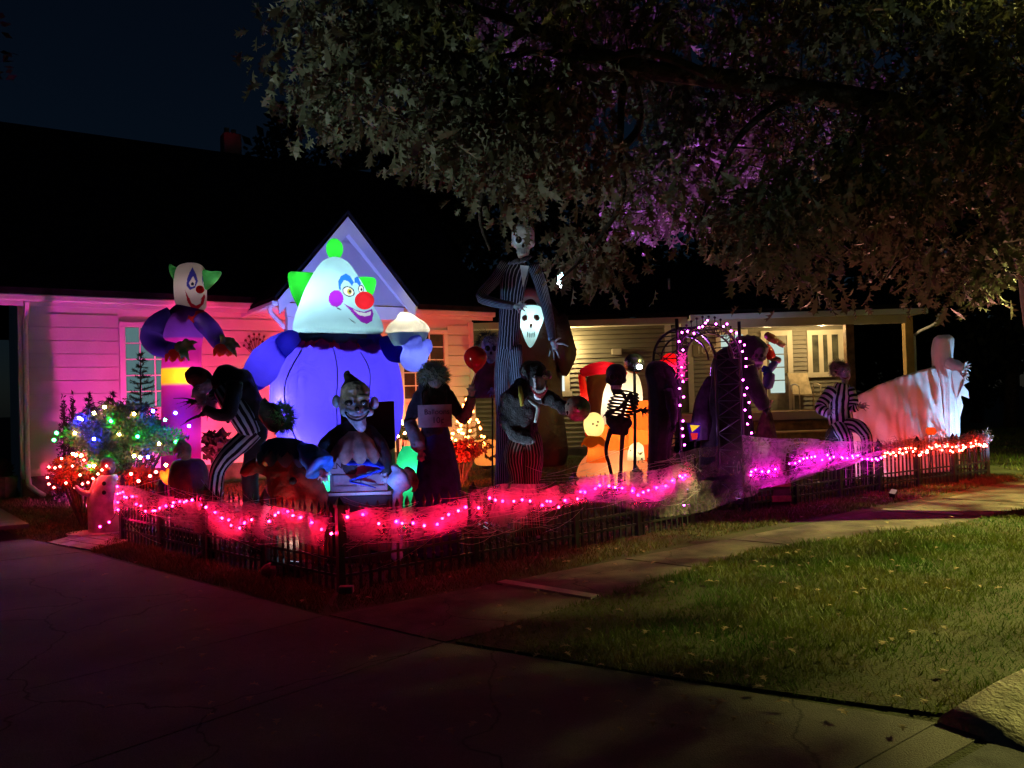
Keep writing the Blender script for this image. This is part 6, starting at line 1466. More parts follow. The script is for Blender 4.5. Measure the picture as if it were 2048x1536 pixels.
# ---------------------------------------------------------------- cymbal monkey
Yg = 8.8
A7 = fig('cymbal_monkey', 'grinning black monkey in striped trousers holding out a brass cymbal', 'figure', 1065, Yg)
M_FUR = mat('black_fur', (0.012, 0.011, 0.012), .95, .4, 25, .9, 70, sheen=.3, spec=.1)
blob('torso', [[(at(1048, 775, Yg), .12), (at(1038, 805, Yg), .20), (at(1042, 845, Yg), .19), (at(1052, 880, Yg), .15)], [(at(1078, 790, Yg - .05), .10), (at(1105, 800, Yg - .1), .085), (at(1130, 818, Yg - .2), .07)], [(at(1020, 800, Yg), .12), (at(1012, 840, Yg - .05), .09), (at(1030, 870, Yg - .15), .075), (at(1060, 880, Yg - .22), .06)]], M_FUR, A7, .022, 4, .05, .06)
blob('head', [[(at(1070, 745, Yg), .135), (at(1072, 760, Yg - .02), .125)], [(at(1060, 742, Yg), .12)]], M_FUR, A7, .018, 3, .03, .04)
M_MUZ = mat('monkey_muzzle', (.6, .52, .55), .6, .2, 14, .4, 40)
blob('muzzle', [[(at(1078, 764, Yg - .12), .065), (at(1080, 780, Yg - .14), .075)], [(at(1070, 757, Yg - .12), .035)], [(at(1090, 756, Yg - .12), .035)], [(at(1078, 790, Yg - .13), .06)]], M_MUZ, A7, .012, 3)
ellipsoid('ear', at(1051, 749, Yg - .05), (.045, .025, .055), M_MUZ, A7); ellipsoid('ear', at(1098, 750, Yg + .02), (.03, .025, .05), M_MUZ, A7)
eyes(A7, [(1071, 754), (1088, 753)], Yg - .165, .018)
tube('mouth', [at(x_, y_, Yg - .215) for x_, y_ in ((1062, 772), (1070, 784), (1080, 788), (1090, 782), (1095, 772))], [.012, .026, .03, .026, .012], mat('mouth_red', (.25, .02, .03), .4), A7, 10, flat=.5)
mb = MB()
for i in range(8):
    t_ = (i + .5) / 8; x_ = 1065 + 27 * t_; y_ = 776 + 8 * math.sin(math.pi * t_)
    p = at(x_, y_, Yg - .238); mb.box(p.x - .008, p.x + .008, p.y - .006, p.y + .006, p.z - .014, p.z + .014)
mb.build('teeth', M_BONE, A7)
tube('waistcoat_trim', [at(1040, 772, Yg - .19), at(1042, 790, Yg - .22), at(1044, 812, Yg - .215)], [.02, .035, .02], mat('mustard_cloth', (.35, .30, .03), .8), A7, 12, flat=.5)
tube('bow_tie', [at(1058, 798, Yg - .2), at(1066, 805, Yg - .22), at(1076, 815, Yg - .22), at(1070, 845, Yg - .2)], [.02, .03, .03, .02], mat('grey_satin', (.2, .22, .2), .5), A7, 10, flat=.5)
gg1, gg2 = G(1035, Yg), G(1072, Yg)
tube('trouser_leg', [at(1042, 875, Yg), at(1030, 910, Yg - .05), at(1036, 955, Yg), gg1 + V(0, 0, .08)], [.125, .12, .10, .10], M_BROWNP, A7, 22, wob=.06)
tube('trouser_leg', [at(1058, 875, Yg), at(1066, 910, Yg - .05), at(1064, 955, Yg), gg2 + V(0, 0, .08)], [.125, .12, .10, .10], M_BROWNP, A7, 22, wob=.06)
for g_ in (gg1, gg2): blob('foot', [[(g_ + V(0, 0, .05), .06), (g_ + V(.02, -.18, .04), .05)]], M_FUR, A7, .02, 3)
hand(A7, (1132, 818), [(1140, 806), (1146, 814), (1147, 820), (1144, 828), (1136, 832)], Yg - .24, M_FUR, .014, .045)
def cymbal(parent, c, Y, r, yaw):
    p = at(*c, Y); n = V(math.sin(yaw), -math.cos(yaw), .05).normalized(); q = n.to_track_quat('Z', 'Y').to_matrix()
    prof = [(0, .075), (.1, .072), (.24, .05), (.33, .018), (.36, .006), (.5, .012), (.54, .004), (.72, .008), (.76, -.002), (.95, -.006), (1, -.016), (1, -.022), (.5, -.014), (0, .03)]
    vs = []; fs = []; N = 40
    for (a, z) in prof:
        for i in range(N): w = 2 * math.pi * i / N; vs.append(p + q @ V(a * r * math.cos(w), a * r * math.sin(w), z * 1.2))
    for j in range(len(prof) - 1):
        for i in range(N): fs.append((j * N + i, j * N + (i + 1) % N, (j + 1) * N + (i + 1) % N, (j + 1) * N + i))
    return obj('disc', vs, fs, mat('old_brass', (.34, .38, .28), .5, .2, 20, .2, 60, metal=.25), parent, True)
cy1 = thing('cymbal', 'round brass cymbal held out in the monkey right hand', 'cymbal', at(1155, 817, Yg - .3)); cymbal(cy1, (1155, 817), Yg - .3, 25 / F * Yg, -.15)
mb = MB(); mb.ball(at(1155, 817, Yg - .38), .012); mb.build('knob', M_BLKC, cy1)

# ---------------------------------------------------------------- black skeleton before the orange inflatable
Yh = 10.2
A8 = fig('skeleton', 'dark walking skeleton silhouetted against the orange inflatable', 'skeleton', 1235, Yh)
M_DB = mat('dark_bone', (.025, .02, .018), .6, .3, 12)
skull(A8, (1232, 758), Yh, 28, M_DB)
tube('spine', [at(1240, 780, Yh), at(1252, 800, Yh + .05), at(1246, 825, Yh + .05), at(1240, 850, Yh)], .022, M_DB, A8, 8)
rc = MB()
for i in range(8):
    c_ = at(1254 - i * 2.2, 786 + i * 6.5, Yh); r_ = (.14 + .05 * math.sin(i / 7 * 3.1))
    for k in range(12):
        a0, a1 = math.pi * 2 * k / 12, math.pi * 2 * (k + 1) / 12
        rc.bar(c_ + V(r_ * math.cos(a0), r_ * .7 * math.sin(a0), -.03 * math.cos(a0) - .02 * math.sin(a0)), c_ + V(r_ * math.cos(a1), r_ * .7 * math.sin(a1), -.03 * math.cos(a1) - .02 * math.sin(a1)), .011, 5)
rc.build('ribs', M_DB, A8)
blob('pelvis', [[(at(1222, 842, Yh), .07), (at(1236, 856, Yh), .085), (at(1254, 846, Yh), .07)], [(at(1228, 862, Yh), .05), (at(1250, 864, Yh), .05)], [(at(1240, 838, Yh), .06)]], M_DB, A8, .016, 3)
for pts in ([at(1222, 858, Yh), at(1212, 900, Yh), at(1222, 945, Yh), G(1232, Yh, .03)], [at(1246, 862, Yh), at(1243, 905, Yh), at(1242, 945, Yh), G(1244, Yh, .03)]): tube('leg', pts, [.035, .025, .022, .03], M_DB, A8, 10)
for g_ in (G(1232, Yh), G(1244, Yh)): blob('foot', [[(g_ + V(0, 0, .03), .035), (g_ + V(.05, -.14, .025), .03)]], M_DB, A8, .014, 2)
tube('arm', [at(1262, 788, Yh), at(1240, 815, Yh - .15), at(1215, 825, Yh - .2)], [.03, .022, .018], M_DB, A8, 8); tube('arm', [at(1262, 790, Yh), at(1268, 822, Yh - .1), at(1283, 818, Yh - .2)], [.03, .022, .018], M_DB, A8, 8)
hand(A8, (1284, 820), [(1296, 815), (1302, 822), (1300, 829), (1294, 832), (1286, 834)], Yh - .2, M_DB, .01, .03); hand(A8, (1214, 826), [(1205, 836), (1212, 840), (1218, 842), (1224, 840), (1226, 832)], Yh - .2, M_DB, .01, .03)

# ---------------------------------------------------------------- silver globe lamp
Yi = 13.0
gl = fig('globe_lamp', 'silver globe lamp on a dark pole with a bright white bulb', 'lamp', 1269, Yi)
ellipsoid('globe', at(1268, 727, Yi), (.165, .165, .165), mat('silver_globe', (.25, .28, .30), .25, .1, 5, metal=.9), gl)
ellipsoid('bulb', at(1279, 734, Yi - .16), (.045, .04, .035), glow('white_bulb', (.85, .95, 1.0), 30), gl)
tube('pole', [G(1270, Yi), at(1270, 850, Yi), at(1269, 746, Yi)], .025, M_BLKC, gl, 8)

# ---------------------------------------------------------------- hunched ragged figures in black
def ragged(label, px, Y, pts, rings, seed, name='robed_figure'):
    t = fig(name, label, 'figure', px, Y); loft('robe', rings, M_BLKC, t, 44, folds=9, amp=.06, seed=seed, cap=(False, True)); return t
Yj = 10.0
A9 = ragged('hunched figure in ragged black robe left of the arch', 1322, Yj, None, [rp(1305, 1350, 1040, Yj), rp(1296, 1345, 980, Yj), rp(1297, 1340, 915, Yj), rp(1298, 1348, 860, Yj), rp(1298, 1354, 810, Yj, .8), rp(1296, 1356, 770, Yj, .8), rp(1290, 1348, 745, Yj, .8), rp(1296, 1334, 728, Yj, .8), rp(1308, 1322, 722, Yj, .8)], 3)
blob('hood', [[(at(1332, 748, Yj - .05), .12), (at(1348, 770, Yj - .12), .10), (at(1352, 790, Yj - .15), .08)]], M_BLKC, A9, .02, 4, .03, .08)
tube('sleeve', [at(1340, 780, Yj - .12), at(1346, 815, Yj - .2), at(1347, 848, Yj - .22)], [.085, .07, .03], M_BLKC, A9, 14, wob=.15)
hand(A9, (1346, 850), [(1336, 862), (1341, 868), (1346, 869), (1350, 866), (1352, 856)], Yj - .22, M_BLKC, .012)
rbl = thing('balloon', 'red balloon behind the hunched robed figure beside the arch', 'balloon', at(1341, 728, 12.4)); pb_ = at(1341, 730, 12.4); r_ = .17
loft('skin', [(pb_.x, pb_.y, pb_.z - r_ * 1.2, .01, .01), (pb_.x, pb_.y, pb_.z - r_ * .95, r_ * .3, r_ * .3), (pb_.x, pb_.y, pb_.z - r_ * .3, r_ * .9, r_ * .9), (pb_.x, pb_.y, pb_.z + r_ * .4, r_ * .96, r_ * .96), (pb_.x, pb_.y, pb_.z + r_, r_ * .4, r_ * .4), (pb_.x, pb_.y, pb_.z + r_ * 1.08, .02, .02)], nylon('nylon_balloon', (.8, .01, .015), .7), rbl, 28)
tube('string', [pb_ - V(0, 0, r_ * 1.2), at(1338, 780, 12.4), G(1336, 12.4)], .004, M_EYE, rbl, 5)
lamp('balloon_lamp', 'POINT', pb_, (1, .6, .5), 1.3, rbl, size=.02)
Yk = 11.0
A10 = ragged('tall hunched reaper in black hood and purple lit rags under the arch', 1460, Yk, None, [rp(1395, 1520, 1000, Yk, .6), rp(1398, 1512, 930, Yk, .6), rp(1402, 1508, 880, Yk, .6), rp(1412, 1502, 830, Yk, .65), rp(1420, 1496, 780, Yk, .65), rp(1424, 1492, 730, Yk, .7), rp(1434, 1488, 705, Yk, .7), rp(1448, 1478, 694, Yk, .7)], 8)
hd = tube('hood', [at(1470, 712, Yk - .05), at(1490, 702, Yk - .15), at(1510, 694, Yk - .25), at(1522, 682, Yk - .3)], [.18, .21, .20, .12], M_BLKC, A10, 22, wob=.06)
skull(A10, (1518, 714), Yk - .36, 20, mat('grey_skull', (.10, .09, .10), .7))
tube('collar_spike', [at(1462, 704, Yk - .1), at(1464, 690, Yk - .1), at(1462, 680, Yk - .1)], [.04, .025, .004], M_BLKC, A10, 8)
for pts in ([at(1492, 740, Yk - .2), at(1508, 775, Yk - .3), at(1522, 800, Yk - .35), at(1530, 816, Yk - .35)],): tube('sleeve', pts, [.14, .12, .10, .08], M_BLKC, A10, 16, wob=.12)
hand(A10, (1528, 818), [(1534, 832), (1538, 826), (1540, 820), (1538, 812), (1530, 806)], Yk - .36, M_BLKC, .014)
loft('back_drape', [rp(1380, 1422, 880, Yk - .1, .3), rp(1384, 1424, 845, Yk - .1, .3), rp(1390, 1426, 805, Yk, .3), rp(1404, 1426, 770, Yk, .3), rp(1416, 1424, 752, Yk, .3)], mat('purple_rag', (.05, .02, .06), .7, .3, 8, .5, 20), A10, 40, folds=9, amp=.15, cap=(False, True))
sk_ = fig('sack', 'brown cloth sack tied at the neck beside the black hooded reaper', 'sack', 1534, 10.9)
loft('sack_cloth', [rp(1506, 1552, 905, 10.9), rp(1508, 1556, 890, 10.9), rp(1514, 1550, 860, 10.9), rp(1521, 1545, 833, 10.9), rp(1528, 1540, 816, 10.9), rp(1526, 1544, 806, 10.9), rp(1524, 1546, 800, 10.9)], mat('burlap', (.16, .10, .06), .9, .25, 10, .6, 40, col2=(.05, .02, .02)), sk_, 32, folds=8, amp=.05, cap=(True, False))
tube('tie', [at(1527, 816, 10.75), at(1534, 818, 10.72), at(1541, 816, 10.75)], .012, M_DARKW, sk_, 6)
# block the sack stands on
ped = fig('pedestal', 'low dark wooden crate under the brown sack', 'crate', 1532, 10.9); pz = at(1532, 906, 10.9)
box('crate_body', (pz.x - .22, pz.x + .24, 10.7, 11.1, 0.0, pz.z + .005), mat('crate_dark', (.05, .035, .025), .85), ped); box('crate_slat', (pz.x - .23, pz.x + .25, 10.68, 10.699, .1, .18), M_WOOD, ped); box('crate_slat', (pz.x - .23, pz.x + .25, 10.68, 10.699, .3, .38), M_WOOD, ped)

# ---------------------------------------------------------------- balloon animal
Yl = 11.3
BA = thing('balloon_animal', 'balloon animal of red, blue and purple sausage balloons by the lit door', 'balloon animal', at(1545, 730, Yl))
def sausage(c0, c1, r0, col, nm, seg='balloon_segment'):
    a, b = at(*c0, Yl), at(*c1, Yl); d = b - a
    return tube(seg, [a, a + d * .12, a + d * .5, a + d * .88, b], [r0 * .3, r0 * .85, r0, r0 * .85, r0 * .25], mat(nm, col, .2, .08, 3, spec=.6, trans=.3), BA, 16)
sausage((1530, 668), (1556, 684), .06, (.20, .05, .04), 'balloon_brown'); sausage((1552, 682), (1570, 692), .045, (.28, .14, .12), 'balloon_tan'); sausage((1530, 690), (1545, 718), .075, (.55, .02, .02), 'balloon_scarlet')
sausage((1540, 716), (1562, 722), .05, (.35, .18, .15), 'balloon_peach'); sausage((1524, 736), (1542, 744), .055, (.05, .05, .6), 'balloon_blue'); sausage((1538, 742), (1552, 722), .055, (.15, .14, .5), 'balloon_periwinkle')
sausage((1528, 752), (1543, 738), .045, (.05, .05, .6), 'balloon_blue'); sausage((1534, 778), (1540, 744), .085, (.16, .10, .38), 'balloon_purple'); sausage((1508, 776), (1534, 780), .06, (.20, .06, .22), 'balloon_plum'); sausage((1500, 770), (1512, 790), .045, (.5, .03, .05), 'balloon_scarlet')
sausage((1504, 738), (1522, 730), .05, (.35, .08, .10), 'balloon_rose')
tube('support_wire', [at(1533, 782, Yl + .03), at(1535, 850, Yl + .1), G(1535, Yl + .1)], .008, M_CABLE, BA, 6)

# ---------------------------------------------------------------- seated figure in striped suit
Ym = 12.75
B1 = fig('seated_figure', 'seated wild haired figure in black and white striped suit on a tombstone', 'figure', 1685, Ym)
tube('jacket', [at(1686, 768, Ym), at(1682, 792, Ym), at(1680, 822, Ym), at(1682, 848, Ym)], [.13, .21, .22, .23], striped('suit_stripe', (.62, .64, .7), (.012, .012, .02), 12, .5), B1, 36, flat=.8, wob=.03)
tube('sleeve', [at(1664, 778, Ym - .1), at(1650, 800, Ym - .15), at(1640, 816, Ym - .2), at(1655, 826, Ym - .3)], [.09, .09, .085, .07], striped('sleeve_stripe', (.62, .64, .7), (.012, .012, .02), 7, .5, axis=1), B1, 18)
tube('sleeve', [at(1698, 778, Ym - .05), at(1706, 800, Ym - .12), at(1706, 815, Ym - .15), at(1716, 814, Ym - .2)], [.085, .08, .075, .06], MATS['sleeve_stripe'], B1, 18)
tube('trouser_leg', [at(1690, 850, Ym - .1), at(1712, 852, Ym - .3), at(1726, 862, Ym - .45), at(1734, 884, Ym - .45), G(1738, Ym - .45, .1)], [.11, .11, .10, .085, .08], M_STR2, B1, 22, wob=.05)
tube('trouser_leg', [at(1676, 852, Ym - .1), at(1686, 868, Ym - .3), at(1692, 890, Ym - .4), G(1694, Ym - .4, .1)], [.11, .11, .09, .08], M_STR2, B1, 22, wob=.05)
for g_ in (G(1738, Ym - .45), G(1694, Ym - .4)): blob('shoe', [[(g_ + V(0, 0, .05), .06), (g_ + V(.04, -.16, .04), .05)]], M_BLKC, B1, .02, 3)
blob('head', [[(at(1688, 742, Ym - .02), .10), (at(1690, 752, Ym - .04), .085)], [(at(1697, 746, Ym - .1), .02)], [(at(1690, 762, Ym - .04), .055)], [(at(1688, 770, Ym), .05)]], M_GFLESH, B1, .014, 3)
eyes(B1, [(1688, 743), (1697, 743)], Ym - .115, .015)
tube('mouth', [at(1685, 755, Ym - .125), at(1691, 757, Ym - .135), at(1697, 754, Ym - .125)], [.004, .01, .004], mat('mouth_red', (0, 0, 0)), B1, 8)
hairball('hair', at(1678, 738, Ym + .04), (.115, .11, .12), mat('ash_hair', (.34, .28, .27), .8), B1, 1400, .09, .005, .6, .15, -.8)
ellipsoid('hair_cap', at(1680, 737, Ym + .05), (.10, .09, .11), mat('ash_dark_hair', (.12, .09, .09), .8), B1)
hand(B1, (1656, 824), [(1664, 812), (1670, 820), (1668, 828), (1664, 836), (1656, 838)], Ym - .31, M_GFLESH, .012)
hand(B1, (1718, 812), [(1734, 806), (1740, 812), (1738, 818), (1732, 822), (1722, 804)], Ym - .21, M_GFLESH, .012)
ts = fig('tombstone', 'dark rounded tombstone under the seated striped figure', 'tombstone', 1673, Ym - .05)
tp = at(1673, 850, Ym - .05); wd = .19
ol = [V(tp.x - wd, Ym - .05, 0.0), V(tp.x + wd, Ym - .05, 0.0)] + [V(tp.x + wd * math.cos(a), Ym - .05, tp.z - wd + wd * math.sin(a)) for a in [math.pi * i / 12 for i in range(13)]]
extrude_poly('slab', ol, .16, mat('tomb_dark', (.035, .03, .035), .8, .3, 8, .5, 30), ts, V(0, -1, 0))
box('base', (tp.x - wd - .05, tp.x + wd + .05, Ym - .27, Ym - .0, 0, .08), MATS['tomb_dark'], ts, .01)

# ---------------------------------------------------------------- white ghost with a long trailing sheet
Yn = 14.3
GH = fig('ghost', 'white hooded ghost with outstretched hands and a long trailing sheet', 'ghost', 1895, Yn)
M_SHEET = mat('white_sheet', (.78, .77, .78), .8, .05, 4, 1.0, 9, trans=.35)
loft('shroud', [rp(1874, 1920, 930, Yn, .6) + (.08,), rp(1873, 1918, 870, Yn, .6) + (.08,), rp(1872, 1918, 820, Yn, .6) + (.07,), rp(1869, 1920, 775, Yn, .6) + (.06,), rp(1866, 1914, 748, Yn, .65) + (.04,), rp(1865, 1905, 722, Yn, .75) + (.03,), rp(1864, 1905, 702, Yn, .85) + (.02,), rp(1866, 1906, 686, Yn, .85) + (.02,), rp(1869, 1905, 676, Yn, .8) + (.02,), rp(1876, 1899, 670, Yn, .7) + (.01,)], M_SHEET, GH, 80, folds=13, cap=(False, True))
# sheet pulled back to the left, a hanging curtain with folds
vs = []; fs = []; nx_, nz_2 = 110, 30
for i in range(nx_ + 1):
    t_ = i / nx_; tx = 1700 + (1874 - 1700) * t_; ty = 800 + (732 - 800) * t_ ** .9 - 6 * math.sin(math.pi * t_); Yt = 13.5 + .75 * t_
    top = at(tx, ty, Yt)
    for j in range(nz_2 + 1):
        w_ = j / nz_2; z_ = top.z * (1 - w_) + .08 * w_
        f_ = (.01 + .05 * w_) * math.sin(t_ * 17 + 2.5 * math.sin(t_ * 5) + 2.2 * w_) + .012 * math.sin(t_ * 63 + 6 * w_ + 2 * math.sin(t_ * 11)) + .022 * math.sin(t_ * 26 - 11 * w_)
        vs.append(V(top.x + .1 * w_ * (t_ - .5), Yt - .25 * w_ + f_, z_))
for i in range(nx_):
    for j in range(nz_2): k = i * (nz_2 + 1) + j; fs.append((k, k + nz_2 + 1, k + nz_2 + 2, k + 1))
sh_ = obj('trailing_sheet', vs, fs, M_SHEET, GH, True); sm = sh_.modifiers.new('thickness', 'SOLIDIFY'); sm.thickness = .006
tube('sleeve', [at(1898, 725, Yn - .15), at(1915, 735, Yn - .3), at(1928, 738, Yn - .35)], [.10, .11, .09], M_SHEET, GH, 18, wob=.12)
def rag(pts, Y, parent, m=M_SHEET): 
    P = [at(px, py, Y + .03 * math.sin(i * 2.1)) for i, (px, py) in enumerate(pts)]; return extrude_poly('sleeve_rag', P, .008, m, parent, V(0, -1, 0))
rag(((1902, 742), (1932, 740), (1940, 752), (1930, 756), (1938, 764), (1926, 770), (1936, 782), (1938, 797), (1920, 790), (1926, 812), (1918, 840), (1912, 800), (1903, 775)), Yn - .38, GH)
hand(GH, (1928, 736), [(1936, 722), (1941, 728), (1943, 734), (1941, 742), (1930, 724)], Yn - .36, M_BONE, .014)
hand(GH, (1924, 748), [(1937, 745), (1939, 752), (1936, 758), (1930, 762), (1926, 740)], Yn - .42, M_BONE, .014)
tube('pole', [G(1893, Yn), at(1890, 680, Yn)], .02, M_DARKW, GH, 8)
# small pumpkins at the ghost hem
for i, (px, py, r_, lb) in enumerate(((1862, 862, 9, 'small orange pumpkin at the hem of the white ghost'),)):
    t = thing('small_pumpkin', lb, 'pumpkin', at(px, py, 13.6)); pump((px, py), r_, 13.6, nylon('nylon_small_pumpkin', (.85, .15, .03), .7), t, 'shell'); lamp('small_pumpkin_lamp', 'POINT', at(px, py, 13.6), (1, .6, .3), .25, t, size=.02)
    tube('stake', [at(px, py + 6, 13.6), G(px, 13.6)], .01, M_DARKW, t, 6)
# purple bunting lantern behind the arch
bn = fig('pennant_lantern', 'glowing purple lantern with a yellow pennant behind the arch', 'lantern', 1390, 10.6)
q_ = [at(1374, 846, 10.6), at(1402, 848, 10.6), at(1398, 878, 10.6), at(1382, 882, 10.6)]
extrude_poly('lantern_panel', q_, .03, nylon('nylon_violet', (.25, .03, .8), .8), bn, V(0, 1, 0))
extrude_poly('pennant', [at(1380, 850, 10.57), at(1400, 851, 10.57), at(1384, 864, 10.57)], .006, glow('pennant_yellow', (1, .55, .03), 1.0), bn, V(0, -1, 0))
extrude_poly('emblem', [at(1381, 866, 10.57), at(1396, 866, 10.57), at(1394, 878, 10.57), at(1384, 880, 10.57)], .005, glow('emblem_red', (.9, .03, .04), .7), bn, V(0, -1, 0))
tube('stand', [at(1390, 880, 10.62), G(1390, 10.62)], .012, M_BLKC, bn, 6); lamp('pennant_lamp', 'POINT', at(1389, 862, 10.75), (.7, .3, 1), 2.2, bn, size=.03)
# melting snowman figure left of the fence end
Yo = 10.4
SN = fig('snowman_figure', 'small grey white snowman figure with dark buttons left of the fence', 'figure', 212, Yo)
gs = G(212, Yo); 
M_SNOW = mat('dull_snow', (.42, .42, .46), .75, .2, 8, .4, 25)
loft('body', [(gs.x, gs.y, gs.z + .005, .22, .18), rp(178, 246, 1015, Yo), rp(176, 248, 1000, Yo), rp(184, 242, 978, Yo), rp(192, 238, 962, Yo), rp(200, 232, 950, Yo)], M_SNOW, SN, 32, folds=5, amp=.02)
blob('head', [[(at(216, 940, Yo), .09), (at(215, 928, Yo), .095)]], mat('dark_scarf', (.05, .04, .05), .8), SN, .02, 3, .03, .05)
for py in (967, 985): ellipsoid('button', at(208, py, Yo - .27 if py > 970 else Yo - .23), (.028, .015, .028), M_PUP, SN, n=12, m=8)
ellipsoid('carrot_nose', at(216, 938, Yo - .12), (.02, .06, .02), mat('carrot', (.5, .15, .02)), SN)
tube('arm', [at(196, 960, Yo - .05), at(183, 985, Yo - .1), at(165, 985, Yo - .15), at(150, 972, Yo - .18)], [.05, .04, .035, .02], M_SNOW, SN, 12)
extrude_poly('melt_puddle', [V(gs.x + .36 * math.cos(a) - .1, gs.y + .26 * math.sin(a) - .08, .03) for a in [2 * math.pi * i / 16 for i in range(16)]], .025, mat('puddle_pale', (.4, .42, .5), .4, .1, 5), SN, V(0, 0, -1))
# floodlights in the yard, with added ones outside the fence
floodlight('red floodlight behind the stooped figure aimed at the pink wall', V(-4.0, 10.6, .14), V(-6.3, 14.2, .9), (1.0, .03, .14), 950, 105, .8)
floodlight('red floodlight beside the slim clown aimed at the wall by the porch', V(-3.9, 11.9, .14), V(-4.9, 15.2, 1.0), (1.0, .03, .07), 800, 95, .8)
floodlight('red floodlight near the shrubs aimed at the left wall corner', V(-6.2, 11.9, .16), V(-7.6, 14.0, 1.6), (1.0, .05, .5), 420, 130, .8)
floodlight('orange floodlight on the lawn aimed at the right part of the white house', V(-1.4, 13.6, .2), V(-1.3, 16.7, 1.2), (1.0, .06, .025), 520, 110, .8)
floodlight('violet floodlight behind the clown inflatable aimed at the front gable', V(-2.9, 10.9, .14), V(-2.75, 13.7, 4.0), (.16, .26, 1.0), 1300, 55, .7)
floodlight('blue floodlight by the fence corner aimed up at the striped figure', V(-2.35, 7.75, .12), V(-2.9, 8.5, 1.3), (.18, .45, 1.0), 75, 80, .8)
floodlight('blue floodlight behind the fence aimed at the boxed clown', V(-1.3, 7.15, .3), V(-1.57, 8.0, 1.35), (.10, .28, 1.0), 95, 75, .8)
floodlight('pale blue floodlight behind the fence aimed at the monkey', V(-.35, 8.0, .3), V(.34, 8.7, 1.82), (.5, .75, 1.0), 190, 34, .9)
floodlight('cyan floodlight aimed up at the pinstriped giant', V(-.35, 9.3, .12), V(.15, 10.5, 3.4), (.25, .6, 1.0), 230, 44, .7)
floodlight('added white floodlight beyond the driveway aimed up into the oak boughs', V(-4.6, 4.9, .15), V(.1, 8.0, 5.0), (.86, 1.0, .92), 800, 54, .8)  # added out of view to light the oak leaves
floodlight('violet floodlight on the lawn aimed up into the tree', V(2.6, 11.9, .14), V(2.5, 11.0, 5.6), (.58, .14, 1.0), 9000, 58, .8)
floodlight('added amber floodlight in front of the fence aimed up into the right boughs', V(5.3, 11.25, .1), V(4.3, 9.1, 4.6), (1.0, .40, .28), 900, 95, .9, lens=0.3)  # added fixture, there to warm the right boughs
floodlight('added blue floodlight by the fence end aimed at the white ghost', V(8.7, 13.2, .12), V(7.5, 14.3, 1.5), (.30, .6, 1.0), 480, 66, .8)  # added fixture, there to cool the ghost's right side
floodlight('pink floodlight behind the fence aimed at the trailing sheet', V(5.6, 12.45, .12), V(6.5, 13.9, .9), (1.0, .34, .6), 55, 100, .8)
floodlight('blue floodlight behind the fence aimed at the seated figure', V(4.75, 12.25, .2), V(5.25, 12.75, 1.3), (.2, .35, 1.0), 26, 70, .8)
floodlight('violet floodlight at the foot of the black hooded reaper', V(3.0, 10.75, .12), V(3.35, 11.0, 1.2), (.6, .12, 1.0), 30, 90, .8)
floodlight('pale blue floodlight behind the fence aimed at the crouching clown', V(-2.05, 7.35, .12), V(-2.2, 7.8, 1.0), (.35, .7, 1.0), 16, 90, .8)

# ================================================================ PLANTS
def sprays(centers, radii, count, l, w, flat=0.0, seed=1, hollow=0.35, up=0.0):
    """small pointed leaves filling ellipsoid clumps -> vertices, faces"""
    rn = np.random.RandomState(seed); C = np.array([tuple(c) for c in centers]); Rr = np.array(radii, float)
    if Rr.ndim == 1: Rr = np.stack([Rr, Rr, Rr], 1)
    vol = Rr.prod(1) ** (2 / 3); k = rn.choice(len(C), count, p=vol / vol.sum())
    d = rn.normal(size=(count, 3)); d /= np.linalg.norm(d, axis=1)[:, None]
    r = rn.uniform(hollow, 1.0, count) ** 0.6
    P = C[k] + d * r[:, None] * Rr[k]
    t = d * 0.9 + rn.normal(size=(count, 3)) * 0.7; t[:, 2] = t[:, 2] * (1 - flat) + up; t /= np.linalg.norm(t, axis=1)[:, None]
    b = rn.normal(size=(count, 3)); s = np.cross(t, b); s /= np.linalg.norm(s, axis=1)[:, None]
    L = l * rn.uniform(.6, 1.4, count)[:, None]; W = w * rn.uniform(.7, 1.3, count)[:, None]
    vs = np.stack([P - t * L * .5, P + s * W, P + t * L * .5, P - s * W], 1).reshape(-1, 3)
    return vs, np.arange(4 * count).reshape(-1, 4)
def bush(name, label, cat, base, clumps, count, l, w, m, seed=1, stems=True, **kw):
    t = thing(name, label, cat, base)
    v, f = sprays([c for c, _ in clumps], [r for _, r in clumps], count, l, w, seed=seed, **kw); obj('foliage', v, f, m, t)
    if stems:
        mb = MB()
        for c, r in clumps: mb.bar(base, c, .02, 5, .006)
        mb.build('stem', MATS['bark'], t)
    return t
mat('bark', (.045, .035, .028), .9, .3, 8, .8, 30)
M_SPR = leafmat('spruce_green', (.035, .075, .035), (.06, .10, .05), .15); M_DKL = leafmat('dark_leaf', (.02, .03, .014), (.03, .035, .02), .2)
M_REDB = leafmat('barberry', (.30, .05, .035), (.16, .035, .02), .3)
Ys = 11.0
def ell(px, py, Y, a, b, c=None): return (at(px, py, Y), (a / F * Y, (c or a) / F * Y, b / F * Y))
rs = random.Random(5)
cl = [ell(245 + 105 * math.cos(a) * q, 878 + 52 * math.sin(a) * q, Ys + rs.uniform(-.35, .35), 42, 30) for a, q in [(rs.uniform(0, 6.28), rs.uniform(.2, 1)) for _ in range(34)]]
bush('shrub', 'round evergreen shrub hung with blue, green and white bulbs', 'shrub', G(245, Ys), cl, 15000, .085, .012, M_SPR, 3)
mlt = {'w': glow('bulb_warm', (1.0, .36, .10), 220), 'b': glow('bulb_blue', (.012, .012, 1.0), 900), 'g': glow('bulb_green', (.008, 1.0, .06), 300)}
